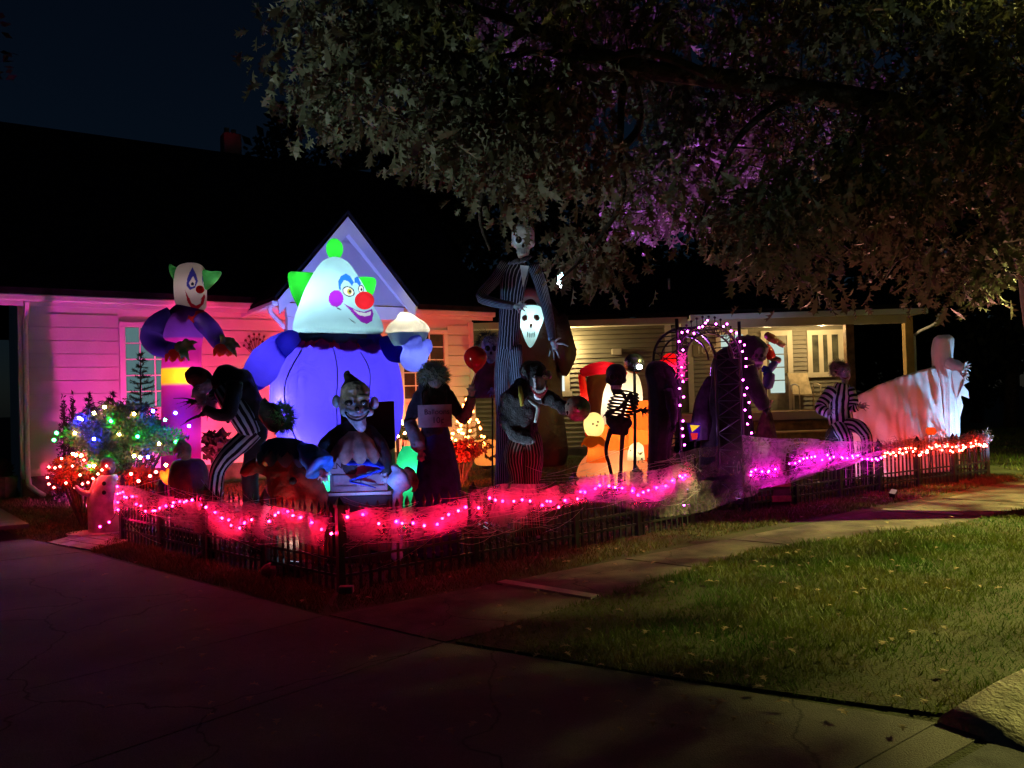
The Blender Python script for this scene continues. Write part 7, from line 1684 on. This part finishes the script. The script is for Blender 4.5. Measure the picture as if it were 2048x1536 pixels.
mb_pts = [('g', 113, 866), ('w', 150, 866), ('w', 188, 826), ('w', 209, 814), ('b', 163, 839), ('b', 188, 878), ('w', 238, 869), ('g', 275, 873), ('w', 268, 828), ('b', 306, 822), ('b', 351, 826), ('g', 330, 840), ('w', 318, 888), ('g', 352, 884), ('w', 146, 908), ('w', 152, 910), ('w', 162, 911), ('g', 178, 932), ('w', 188, 932), ('g', 220, 923), ('w', 268, 912), ('w', 280, 915), ('b', 296, 914), ('w', 332, 930), ('g', 222, 842), ('b', 158, 836), ('g', 108, 880), ('b', 378, 852)]
string_lights('large blue, green and warm white bulbs on the round evergreen shrub', [at(px, py, Ys - .22 - .25 * max(0, 1 - ((px - 245) / 150) ** 2)) for _, px, py in mb_pts], [mlt['w'], mlt['b'], mlt['g']], .022, cable=False, pick=lambda i: 'wbg'.index(mb_pts[i][0]))
# red lit low shrubs
Yr = 10.7
cl = [ell(165 + 58 * math.cos(a) * q, 948 + 28 * math.sin(a) * q, Yr + rs.uniform(-.25, .25), 26, 20) for a, q in [(rs.uniform(0, 6.28), rs.uniform(.2, 1)) for _ in range(18)]]
bush('low_shrub', 'low red lit shrub with red lights left of the snowman figure', 'shrub', G(165, Yr), cl, 4200, .05, .009, M_REDB, 4)
string_lights('red string lights over the low shrub left of the snowman figure', [at(x_, y_, Yr - .42) for x_, y_ in ((98, 934), (110, 936), (120, 933), (123, 917), (145, 932), (168, 920), (95, 955), (98, 968), (108, 975), (132, 966), (165, 968), (176, 965), (186, 957), (196, 948), (204, 940), (213, 932), (150, 975), (160, 950)) ], [glow('bulb_soft_red', (1.0, .025, .02), 260)], .015)
cl = [ell(285 + 34 * math.cos(a) * q, 960 + 18 * math.sin(a) * q, 10.2 + rs.uniform(-.2, .2), 20, 15) for a, q in [(rs.uniform(0, 6.28), rs.uniform(.2, 1)) for _ in range(10)]]
bush('low_shrub', 'low red lit shrub behind the left end of the fence', 'shrub', G(285, 10.2), cl, 1800, .05, .009, M_REDB, 6)
string_lights('few red bulbs on the low shrub behind the left fence end', [at(x_, y_, 9.95) for x_, y_ in ((262, 948), (277, 962), (300, 952), (312, 944))], [glow('bulb_soft_red', (0, 0, 0), 0)], .02)
# little spruce behind the shrub, with tiered branches
def spruce(label, px, ytop, ybot, Y, spread, tiers, m, seed, count=900, name='conifer', dense=False):
    rn = random.Random(seed); b = G(px, Y); top = at(px, ytop, Y); t = thing(name, label, 'tree', b)
    tube('trunk', [b, (b + top) / 2, top], [.035, .02, .006], MATS['bark'], t, 8)
    P = []; z0 = at(px, ybot, Y).z
    mb = MB(); vs = []; fs = []
    for i in range(tiers):
        q = i / (tiers - 1); z = z0 + (top.z - .05 - z0) * q; rr = spread / F * Y * (1 - q * .9)
        for k in range(8 if dense else 6):
            a = rn.uniform(0, 6.28); e = V(top.x + rr * math.cos(a), Y + rr * math.sin(a), z + rr * .25 + rn.uniform(-.03, .03)); o_ = V(top.x, Y, z); mb.bar(o_, e, .007, 4, .002)
            nn = int(14 + 34 * rr)
            for j in range(nn):
                u_ = rn.uniform(.15, 1.05); p = o_ + (e - o_) * u_; d = (e - o_).normalized() * .7 + V(rn.gauss(0, .5), rn.gauss(0, .5), rn.gauss(.1, .4)); d = d.normalized() * rn.uniform(.03, .075); s_ = d.orthogonal().normalized() * .006; n0 = len(vs); vs += [p - s_, p + s_, p + d]; fs.append((n0, n0 + 1, n0 + 2))
    mb.build('branches', MATS['bark'], t)['kind'] = 'stuff'; obj('needles', vs, fs, m, t)['kind'] = 'stuff'; return t
spruce('sparse young spruce in front of the lit cottage window', 281, 706, 825, 11.9, 36, 11, M_DKL, 2)
spruce('small drooping spruce tip left of the young spruce', 226, 782, 840, 11.6, 30, 5, M_DKL, 3)
spruce('tiny spruce tip behind the left side of the shrub', 178, 786, 840, 11.7, 18, 6, M_DKL, 8)
for lb, px, yt, sd in (('narrow dark cypress at the wall, left one of the pair', 131, 800, 4), ('narrow dark cypress at the wall, right one of the pair', 149, 797, 5)):
    Yc_ = 12.4; t = thing('cypress', lb, 'tree', G(px, Yc_)); zt_ = at(px, yt, Yc_).z; g_ = G(px, Yc_); cl = [(V(g_.x, g_.y, .3 + (zt_ - .3) * q), (.16 * (1 - q) + .03, .16 * (1 - q) + .03, .16)) for q in [i / 9 for i in range(10)]]
    v, f = sprays([c for c, _ in cl], [r for _, r in cl], 1500, .07, .01, seed=sd, up=.8); obj('foliage', v, f, M_DKL, t); tube('trunk', [g_, V(g_.x, g_.y, zt_ - .1)], .02, MATS['bark'], t, 6)
cl = [ell(440 + 32 * math.cos(a) * q, 895 + 30 * math.sin(a) * q, 12.0 + rs.uniform(-.2, .2), 18, 16) for a, q in [(rs.uniform(0, 6.28), rs.uniform(.2, 1)) for _ in range(12)]]
bush('leafy_shrub', 'dark round leaved shrub by the wall behind the stooped figure', 'shrub', G(440, 12.0), cl, 420, .11, .04, M_DKL, 7)
# orange lit bushes by the right corner of the white house
Yt_ = 15.0
t = spruce('small conifer covered in orange lights by the white house', 935, 792, 895, Yt_, 40, 9, leafmat('amber_leaf', (.12, .09, .03), (.08, .07, .03), .3), 11, dense=True)
pts = []
for i in range(52):
    q = rs.random() ** 1.3; a = rs.uniform(math.pi, 2 * math.pi); r_ = (38 * (1 - q) + 3) / F * Yt_; p = at(935, 892 - 95 * q, Yt_); pts.append(p + V(r_ * math.cos(a), r_ * math.sin(a), 0))
string_lights('orange bulbs wound round the small conifer by the white house', pts, [glow('bulb_amber', (1.0, .22, .04), 42)], .026, cable=False)
cl = [ell(925 + 35 * math.cos(a) * q, 898 + 16 * math.sin(a) * q, 14.6 + rs.uniform(-.2, .2), 20, 14) for a, q in [(rs.uniform(0, 6.28), rs.uniform(.2, 1)) for _ in range(12)]]
bush('low_shrub', 'dark red shrub below the orange lit conifer', 'shrub', G(925, 14.6), cl, 1800, .07, .02, M_REDB, 9)
cl = [ell(802 + 16 * math.cos(a) * q, 862 + 18 * math.sin(a) * q, 13.0 + rs.uniform(-.15, .15), 14, 14) for a, q in [(rs.uniform(0, 6.28), rs.uniform(.2, 1)) for _ in range(8)]]
bush('low_shrub', 'small shrub with warm white lights beside the blue clown inflatable', 'shrub', G(802, 13.0), cl, 900, .06, .012, M_DKL, 10)
string_lights('warm white bulbs on the small shrub beside the blue clown inflatable', [at(802 + rs.uniform(-18, 18), 858 + rs.uniform(-22, 24), 12.75) for _ in range(16)], [glow('bulb_warm2', (1.0, .42, .13), 60)], .024, cable=False)
# orange leaf lantern, dark pumpkin, green plush at the fence
lf = fig('leaf_lantern', 'small glowing orange leaf lantern beside the dark pumpkin', 'lantern', 333, 9.6)
pillow('leaf', [at(x_, y_, 9.6) for x_, y_ in ((322, 940), (330, 944), (336, 936), (341, 946), (348, 948), (342, 956), (344, 966), (334, 970), (326, 962), (320, 952))], .05, nylon('nylon_leaf', (1.0, .16, .02), .85), lf); lamp('leaf_lamp', 'POINT', at(333, 953, 9.6), (1, .7, .4), .8, lf, size=.02); tube('stake', [at(333, 968, 9.6), G(333, 9.6)], .008, M_DARKW, lf, 6)
Yp_ = 9.35
dp = fig('pumpkin', 'large unlit brown pumpkin behind the fence beside the striped trousers', 'pumpkin', 377, Yp_); pp = at(377, 955, Yp_); rr = 38 / F * Yp_
loft('shell', [(pp.x, pp.y, pp.z - rr * 1.2, rr * .5, rr * .5), (pp.x, pp.y, pp.z - rr, rr * .85, rr * .85), (pp.x, pp.y, pp.z, rr, rr), (pp.x, pp.y, pp.z + rr * .85, rr * .75, rr * .75), (pp.x, pp.y, pp.z + rr * 1.0, rr * .2, rr * .2)], mat('pumpkin_brown', (.13, .045, .03), .6, .25, 6, .3, 30), dp, 60, folds=10, amp=.04)
tube('stem', [pp + V(0, 0, rr * .9), pp + V(.02, 0, rr * 1.2)], [.03, .02], MATS['stem_green'], dp, 8)
zb_ = pp.z - rr * 1.15
box('plinth', (pp.x - .14, pp.x + .14, pp.y - .14, pp.y + .14, gz(pp.x, pp.y), zb_), M_BOXD, dp)
pl_ = thing('plush_toy', 'small yellow green plush toy sitting on the brown pumpkin', 'toy', at(368, 905, Yp_ - .1))
blob('body', [[(at(362, 888, Yp_ - .1), .06), (at(370, 898, Yp_ - .1), .075), (at(372, 912, Yp_ - .1), .06)], [(at(356, 893, Yp_ - .16), .035), (at(350, 902, Yp_ - .16), .03)], [(at(364, 906, Yp_ - .16), .03), (at(356, 914, Yp_ - .2), .025)]], mat('plush_green', (.30, .36, .12), .95, .2, 20, .8, 60), pl_, .014, 3)
# ---------------------------------------------------------------- planter and trunk at the left edge
tl = thing('tree_trunk', 'dark tree trunk at the left edge beside the white house', 'tree', V(-8.05, 11.9, .1))
tube('trunk', [V(-8.3, 11.9, 0), V(-8.1, 11.9, .6), V(-8.05, 11.9, 1.6), V(-8.2, 11.9, 3.2), V(-8.7, 11.9, 5)], [.3, .22, .19, .18, .15], mat('bark', (0, 0, 0)), tl, 16, wob=.06)
v, f = sprays([V(-9.2, 11.9, 6.4), V(-8.6, 12.5, 7.4), V(-10, 12, 6.8)], [1.0, .9, 1.0], 900, .16, .05, seed=31); obj('crown', v, f, M_DKL, tl)
pt = thing('planter', 'tall grey wooden planter at the left edge of the lawn', 'planter', gnd(3, 1008, .1))
g_ = gnd(4, 1008, .1)
obj('box', [g_ + V(x_, y_, z_) for z_, k in ((0, .13), (.45, .17)) for x_, y_ in ((-k, -k), (k, -k), (k, k), (-k, k))], CUBE_F, mat('planter_wood', (.16, .12, .10), .8, .2, 9), pt)
v, f = sprays([g_ + V(0, 0, .55)], [.18], 220, .12, .02, seed=8, up=.5); obj('leaves', v, f, M_DKL, pt)

# ================================================================ THE BIG OAK over the verge
OAK = thing('oak_tree', 'large oak at the right edge spreading leafy limbs over the yard', 'tree', V(6.55, 9.55, 0))
M_BARK = mat('oak_bark', (.03, .025, .02), .95, .35, 7, 1.0, 24)
TB = V(6.55, 9.55, 0)
tube('trunk', [TB + V(0, 0, -.1), TB + V(-.02, 0, .25), TB + V(.02, 0, 1.0), at(2098, 640, 9.5), at(2070, 480, 9.4), at(2010, 360, 9.2), at(1930, 270, 9.0)], [.46, .33, .27, .26, .25, .23, .2], M_BARK, OAK, 20, wob=.06)
LIMB = [at(1930, 270, 9.0), at(1860, 235, 8.9), at(1740, 205, 8.7), at(1600, 182, 8.5), at(1420, 155, 8.3), at(1260, 132, 8.1), at(1160, 92, 8.0), at(1060, 52, 7.9), at(930, 8, 7.8), at(820, -60, 7.8)]
tube('limb', LIMB, [.2, .17, .14, .125, .105, .09, .07, .055, .04, .02], M_BARK, OAK, 14, wob=.05)
sub = [([(1430, 156), (1300, 105), (1180, 120), (1080, 105), (960, 120), (800, 150), (680, 150)], 7.9), ([(1260, 132), (1245, 190), (1240, 300), (1245, 400), (1180, 500), (1120, 560)], 8.3), ([(1600, 182), (1500, 250), (1440, 340), (1400, 450)], 8.6), ([(1740, 205), (1700, 320), (1640, 450), (1600, 560)], 8.9), ([(1160, 92), (1100, 180), (1000, 290), (960, 420), (980, 500)], 7.9), ([(1990, 360), (1900, 420), (1820, 500), (1760, 570)], 9.2), ([(2030, 480), (1980, 530), (1930, 600)], 9.4), ([(1060, 52), (950, 130), (880, 230), (850, 290)], 7.6), ([(1240, 300), (1280, 250), (1276, 180), (1260, 150)], 8.3), ([(1150, 155), (1260, 150), (1420, 158), (1500, 160)], 8.7), ([(1930, 270), (1800, 100), (1650, 0), (1500, -80)], 8.8), ([(1990, 360), (2060, 150), (2150, -50)], 9.2), ([(1600, 182), (1520, 210), (1450, 250), (1360, 330), (1310, 400)], 10.9), ([(1600, 182), (1500, 180), (1400, 190), (1320, 170)], 10.8), ([(1500, 215), (1490, 290), (1430, 340)], 11.0)]
nodes_ = list(LIMB)
for pts, Y in sub:
    P = [at(px, py, Y - .06 * i) for i, (px, py) in enumerate(pts)]; tube('limb', P, [.05 * (1 - .8 * i / (len(P) - 1)) for i in range(len(P))], M_BARK, OAK, 8, wob=.05)
    for a, b in zip(P[:-1], P[1:]): nodes_ += [a, (a + b) / 2]
    nodes_.append(P[-1])
for a, b in zip(LIMB[:-1], LIMB[1:]): nodes_.append((a + b) / 2)
tube('limb', [V(7.2, 8.6, 4.4), V(8.0, 8.0, 4.8), V(8.2, 7.0, 4.95), V(8.1, 5.8, 5.0)], [.07, .05, .04, .02], M_BARK, OAK, 8)
tube('limb', [V(7.0, 9.4, 4.0), V(8.2, 10.4, 4.3), V(9.4, 11.6, 4.4)], [.08, .05, .02], M_BARK, OAK, 8)
EX = [V(8.5, 10.1, 4.2), V(9.3, 11.3, 4.4), V(8.1, 8.4, 4.8), V(8.2, 6.5, 4.9), V(7.6, 8.2, 5.0), V(8.6, 7.4, 5.4), V(7.2, 6.8, 5.6), V(8.2, 9.4, 5.6), V(6.6, 7.6, 5.8)]
tube("limb", [at(2030, 480, 9.4), V(7.2, 8.6, 4.4), EX[4], EX[5]], [.14, .1, .06, .03], M_BARK, OAK, 10); tube("limb", [V(7.2, 8.6, 4.4), EX[8], EX[6]], [.08, .05, .02], M_BARK, OAK, 8)
nodes_ += EX
NODE = np.array([tuple(n) for n in nodes_])
CROWN = [(640, -40), (590, 30), (566, 100), (590, 190), (640, 250), (700, 290), (760, 305), (830, 330), (880, 400), (915, 470), (925, 520), (985, 530), (1005, 480), (1085, 470), (1100, 545), (1140, 590), (1190, 600), (1225, 560), (1260, 510), (1330, 520), (1400, 525), (1440, 480), (1490, 540), (1520, 590), (1590, 600), (1640, 650), (1680, 600), (1740, 570), (1820, 590), (1880, 630), (1960, 620), (2010, 590), (2060, 560), (2120, 400), (2120, -200), (640, -200)]
GAPS = [(1330, 170, 55), (1400, 230, 75), (1480, 250, 70), (1345, 330, 60), (1310, 400, 55), (1420, 330, 45), (1140, 120, 40), (1520, 170, 40), (1200, 70, 40), (1560, 290, 35), (1080, 60, 30)]
rng = np.random.RandomState(21)
LPX = [(1930, 270), (1740, 205), (1600, 182), (1420, 155), (1260, 132), (1160, 92), (1060, 52), (930, 8)]
CC = []
tries = 0
while len(CC) < 440 and tries < 20000:
    tries += 1
    px, py = rng.uniform(560, 2120), rng.uniform(-200, 660)
    if not inside((px, py + (48 if py > 200 else 0)), CROWN): continue
    g_ = any((px - a) ** 2 + (py - b) ** 2 < (r * (1.75 if r >= 45 else 1.3)) ** 2 for a, b, r in GAPS)
    if g_ and rng.rand() < .96: continue
    if math.sin(px / 62 + 1.3 * math.sin(py / 90)) * math.sin(py / 47 + 1.1 * math.sin(px / 110)) < -.3 and rng.rand() < .9: continue
    if py < 0 and rng.rand() < .5: continue
    f_ = (px - 560) / 1560; Yd_ = 7.1 + 1.9 * f_ + rng.uniform(-.7, 1.3)
    if 980 < px < 1110 and 430 < py < 545:
        Yd_ = rng.uniform(8.8, 9.9)
    ld_ = min(math.hypot(px - (a[0] + (b[0] - a[0]) * t_), py - (a[1] + (b[1] - a[1]) * t_)) for a, b in zip(LPX[:-1], LPX[1:]) for t_ in (0, .25, .5, .75))
    if ld_ < 62 and px < 1800: Yd_ = rng.uniform(9.2, 10.6)
    if px > 1250 and py > 540: Yd_ = rng.uniform(8.0, 9.6)
    CC.append(at(px, py, Yd_))
# thinner, farther leaves behind the gaps: the violet lit inside of the crown
for i in range(230):
    a, b, r = GAPS[rng.randint(len(GAPS))]; an_ = rng.uniform(0, 6.28); q = r * math.sqrt(rng.rand()); CC.append(at(a + q * math.cos(an_), b + q * math.sin(an_), rng.uniform(10.0, 11.8)))
for e in EX:
    for i in range(14): CC.append(e + V(rng.normal(0, .7), rng.normal(0, .7), abs(rng.normal(0, .35)) - .1))
rng = np.random.RandomState(77)
for i in range(120): CC.append(V(8.1 + rng.normal(0, .3), rng.uniform(7.3, 9.2), rng.uniform(4.85, 5.8)))  # unseen leaf clusters, added to keep street light off the driveway
for i in range(95): CC.append(V(8.0 + rng.normal(0, .22), rng.uniform(5.4, 6.95), rng.uniform(4.4, 5.4)))  # low band of leaves added out of view to shade the apron
for i in range(90): CC.append(V(9.6 + rng.normal(0, .3), rng.uniform(10.2, 11.8), rng.uniform(3.5, 5.0)))  # added out of view to shade the ghost from the street lamp
for i in range(60): CC.append(V(8.7 + rng.normal(0, .3), rng.uniform(9.5, 10.8), rng.uniform(3.5, 4.8)))  # added out of view to shade the webs on the right fence
tw = MB()
for c in CC:
    n = NODE[np.argmin(((NODE - np.array(c)) ** 2).sum(1))]; n = Vector(n)
    if (n - c).length > 1.3: n = c + (n - c).normalized() * .5
    m_ = (n + c) / 2 + V(0, 0, .08)
    tw.bar(n, m_, .012, 4, .008); tw.bar(m_, c, .008, 4, .003)
tw.build('twigs', M_BARK, OAK)
half = [(0, 0), (.05, .12), (.07, .2), (.30, .26), (.10, .34), (.13, .42), (.38, .56), (.12, .58), (.13, .66), (.28, .82), (.09, .82), (0, 1.0)]
LO = np.array([(x, y) for x, y in half] + [(-x, y) for x, y in half[::-1][1:-1]])
nl = 36
CA = np.array([tuple(c) for c in CC]); K = len(CA); N = K * nl
ctr = np.repeat(CA, nl, 0); off = rng.normal(size=(N, 3)) * np.array([.20, .20, .15]); P0 = ctr + off
axis_ = off / (np.linalg.norm(off, axis=1)[:, None] + 1e-6) * .7 + rng.normal(size=(N, 3)) * .45; axis_[:, 2] -= 1.0; axis_ /= np.linalg.norm(axis_, axis=1)[:, None]
side = np.cross(axis_, rng.normal(size=(N, 3))); side /= np.linalg.norm(side, axis=1)[:, None]; nor = np.cross(axis_, side)
S = (.18 * rng.uniform(.5, 1.3, N))[:, None, None]
bend = rng.uniform(-.5, .5, N)[:, None]
X, Yy = LO[:, 0][None, :], LO[:, 1][None, :]
curl = -.6 * np.abs(X) + bend * Yy ** 2
vs = P0[:, None, :] + S * (side[:, None, :] * X[:, :, None] + axis_[:, None, :] * Yy[:, :, None] + nor[:, None, :] * curl[:, :, None])
nv = LO.shape[0]
M_OAK = leafmat('oak_leaf', (.06, .075, .045), (.085, .07, .045), .25, .5, .8)
crown = obj('crown', vs.reshape(-1, 3), np.arange(N * nv).reshape(-1, nv), M_OAK, OAK)

# ================================================================ TREES BEHIND
def backtree(label, px, ytop, Y, rad, seed, count=5000, leaf=.28, m=None, trunk=True):
    rn = random.Random(seed); g = G(px, Y); top = at(px, ytop, Y).z; t = thing('background_tree', label, 'tree', g, 'dark trees behind the houses')
    hgt = top - g.z; R_ = rad / F * Y
    tube('trunk', [g, V(g.x + .1, g.y, hgt * .35), V(g.x - .1, g.y, hgt * .75)], [.28, .2, .08], MATS['bark'], t, 10)
    cl = []
    for i in range(26):
        a = rn.uniform(0, 6.28); q = rn.uniform(.1, 1); z = hgt * rn.uniform(.3, .95); rr = R_ * math.sin(math.pi * min(1, max(.12, (z / hgt - .15) / .95))) ** .7
        cl.append((V(g.x + rr * q * math.cos(a), g.y + rr * q * math.sin(a) * .6, z), R_ * rn.uniform(.22, .42)))
    cl.append((V(g.x, g.y, hgt * .93), R_ * .25))
    v, f = sprays([c for c, _ in cl], [r for _, r in cl], count, leaf, leaf * .3, seed=seed, hollow=.2); obj('crown', v, f, m or M_DKL, t); return t
backtree('dark bushy tree rising behind the chimney roof ridge', 590, 185, 24, 170, 41, 7000, .3)
backtree('dark broad tree behind the right slope of the cottage roof', 800, 230, 27, 200, 42, 7000, .35)
backtree('dark tree behind the gap between the two houses', 1040, 300, 31, 210, 43, 5500, .4)
backtree('dark tree behind the left half of the tan house', 1290, 330, 33, 220, 44, 5500, .4)
backtree('dark tree behind the porch end of the tan house', 1560, 350, 33, 220, 45, 5500, .4)
backtree('dark tree right of the porch behind the ghost', 1830, 430, 31, 180, 46, 6500, .35)
backtree('dark tree at the far right beyond the lawn', 2030, 380, 29, 190, 47, 6500, .35)
backtree('low dark tree just behind the lit porch post', 1745, 600, 34, 120, 48, 4500, .3)
backtree('low dark bushy tree at the right edge beyond the ghost', 1960, 640, 33, 130, 49, 5000, .3)
# far window light between the porch posts
fw = thing('far_window_light', 'small bright distant window light between the porch posts', 'window light', at(1757, 704, 40))
box('window_frame', (at(1757, 704, 40).x - .35, at(1757, 704, 40).x + .35, 40.02, 40.08, at(1757, 704, 40).z - .3, at(1757, 704, 40).z + .3), M_BLKC, fw); box('pane', (at(1757, 704, 40).x - .28, at(1757, 704, 40).x + .28, 40.0, 40.015, at(1757, 704, 40).z - .22, at(1757, 704, 40).z + .22), glow('far_pane', (.75, .85, 1), 1.5), fw)
# fallen leaves on the walk and driveway
lv = []
for i in range(260):
    p = (gnd(R.uniform(150, 1900), R.uniform(1110, 1500)) if i < 190 else gnd(R.uniform(1000, 2000), R.uniform(1000, 1200)))
    lv.append((p, R.uniform(0, 6.28), R.uniform(.04, .09)))
vs = []; fs = []
for (p, a, s_) in lv:
    n0 = len(vs)
    for x_, y_ in LO * 1.0: vs.append(V(p.x + s_ * (x_ * math.cos(a) - (y_ - .5) * math.sin(a)), p.y + s_ * (x_ * math.sin(a) + (y_ - .5) * math.cos(a)), .045 + .25 * abs(x_) * s_ + .012 * math.sin(y_ * 3)))
    fs.append(tuple(range(n0, n0 + nv)))
tag(obj('fallen_leaves', vs, fs, mat('dead_leaf', (.22, .16, .09), .8, .3, 3), None), 'scattered dry oak leaves on the driveway and sidewalk', 'leaves', kind='stuff')
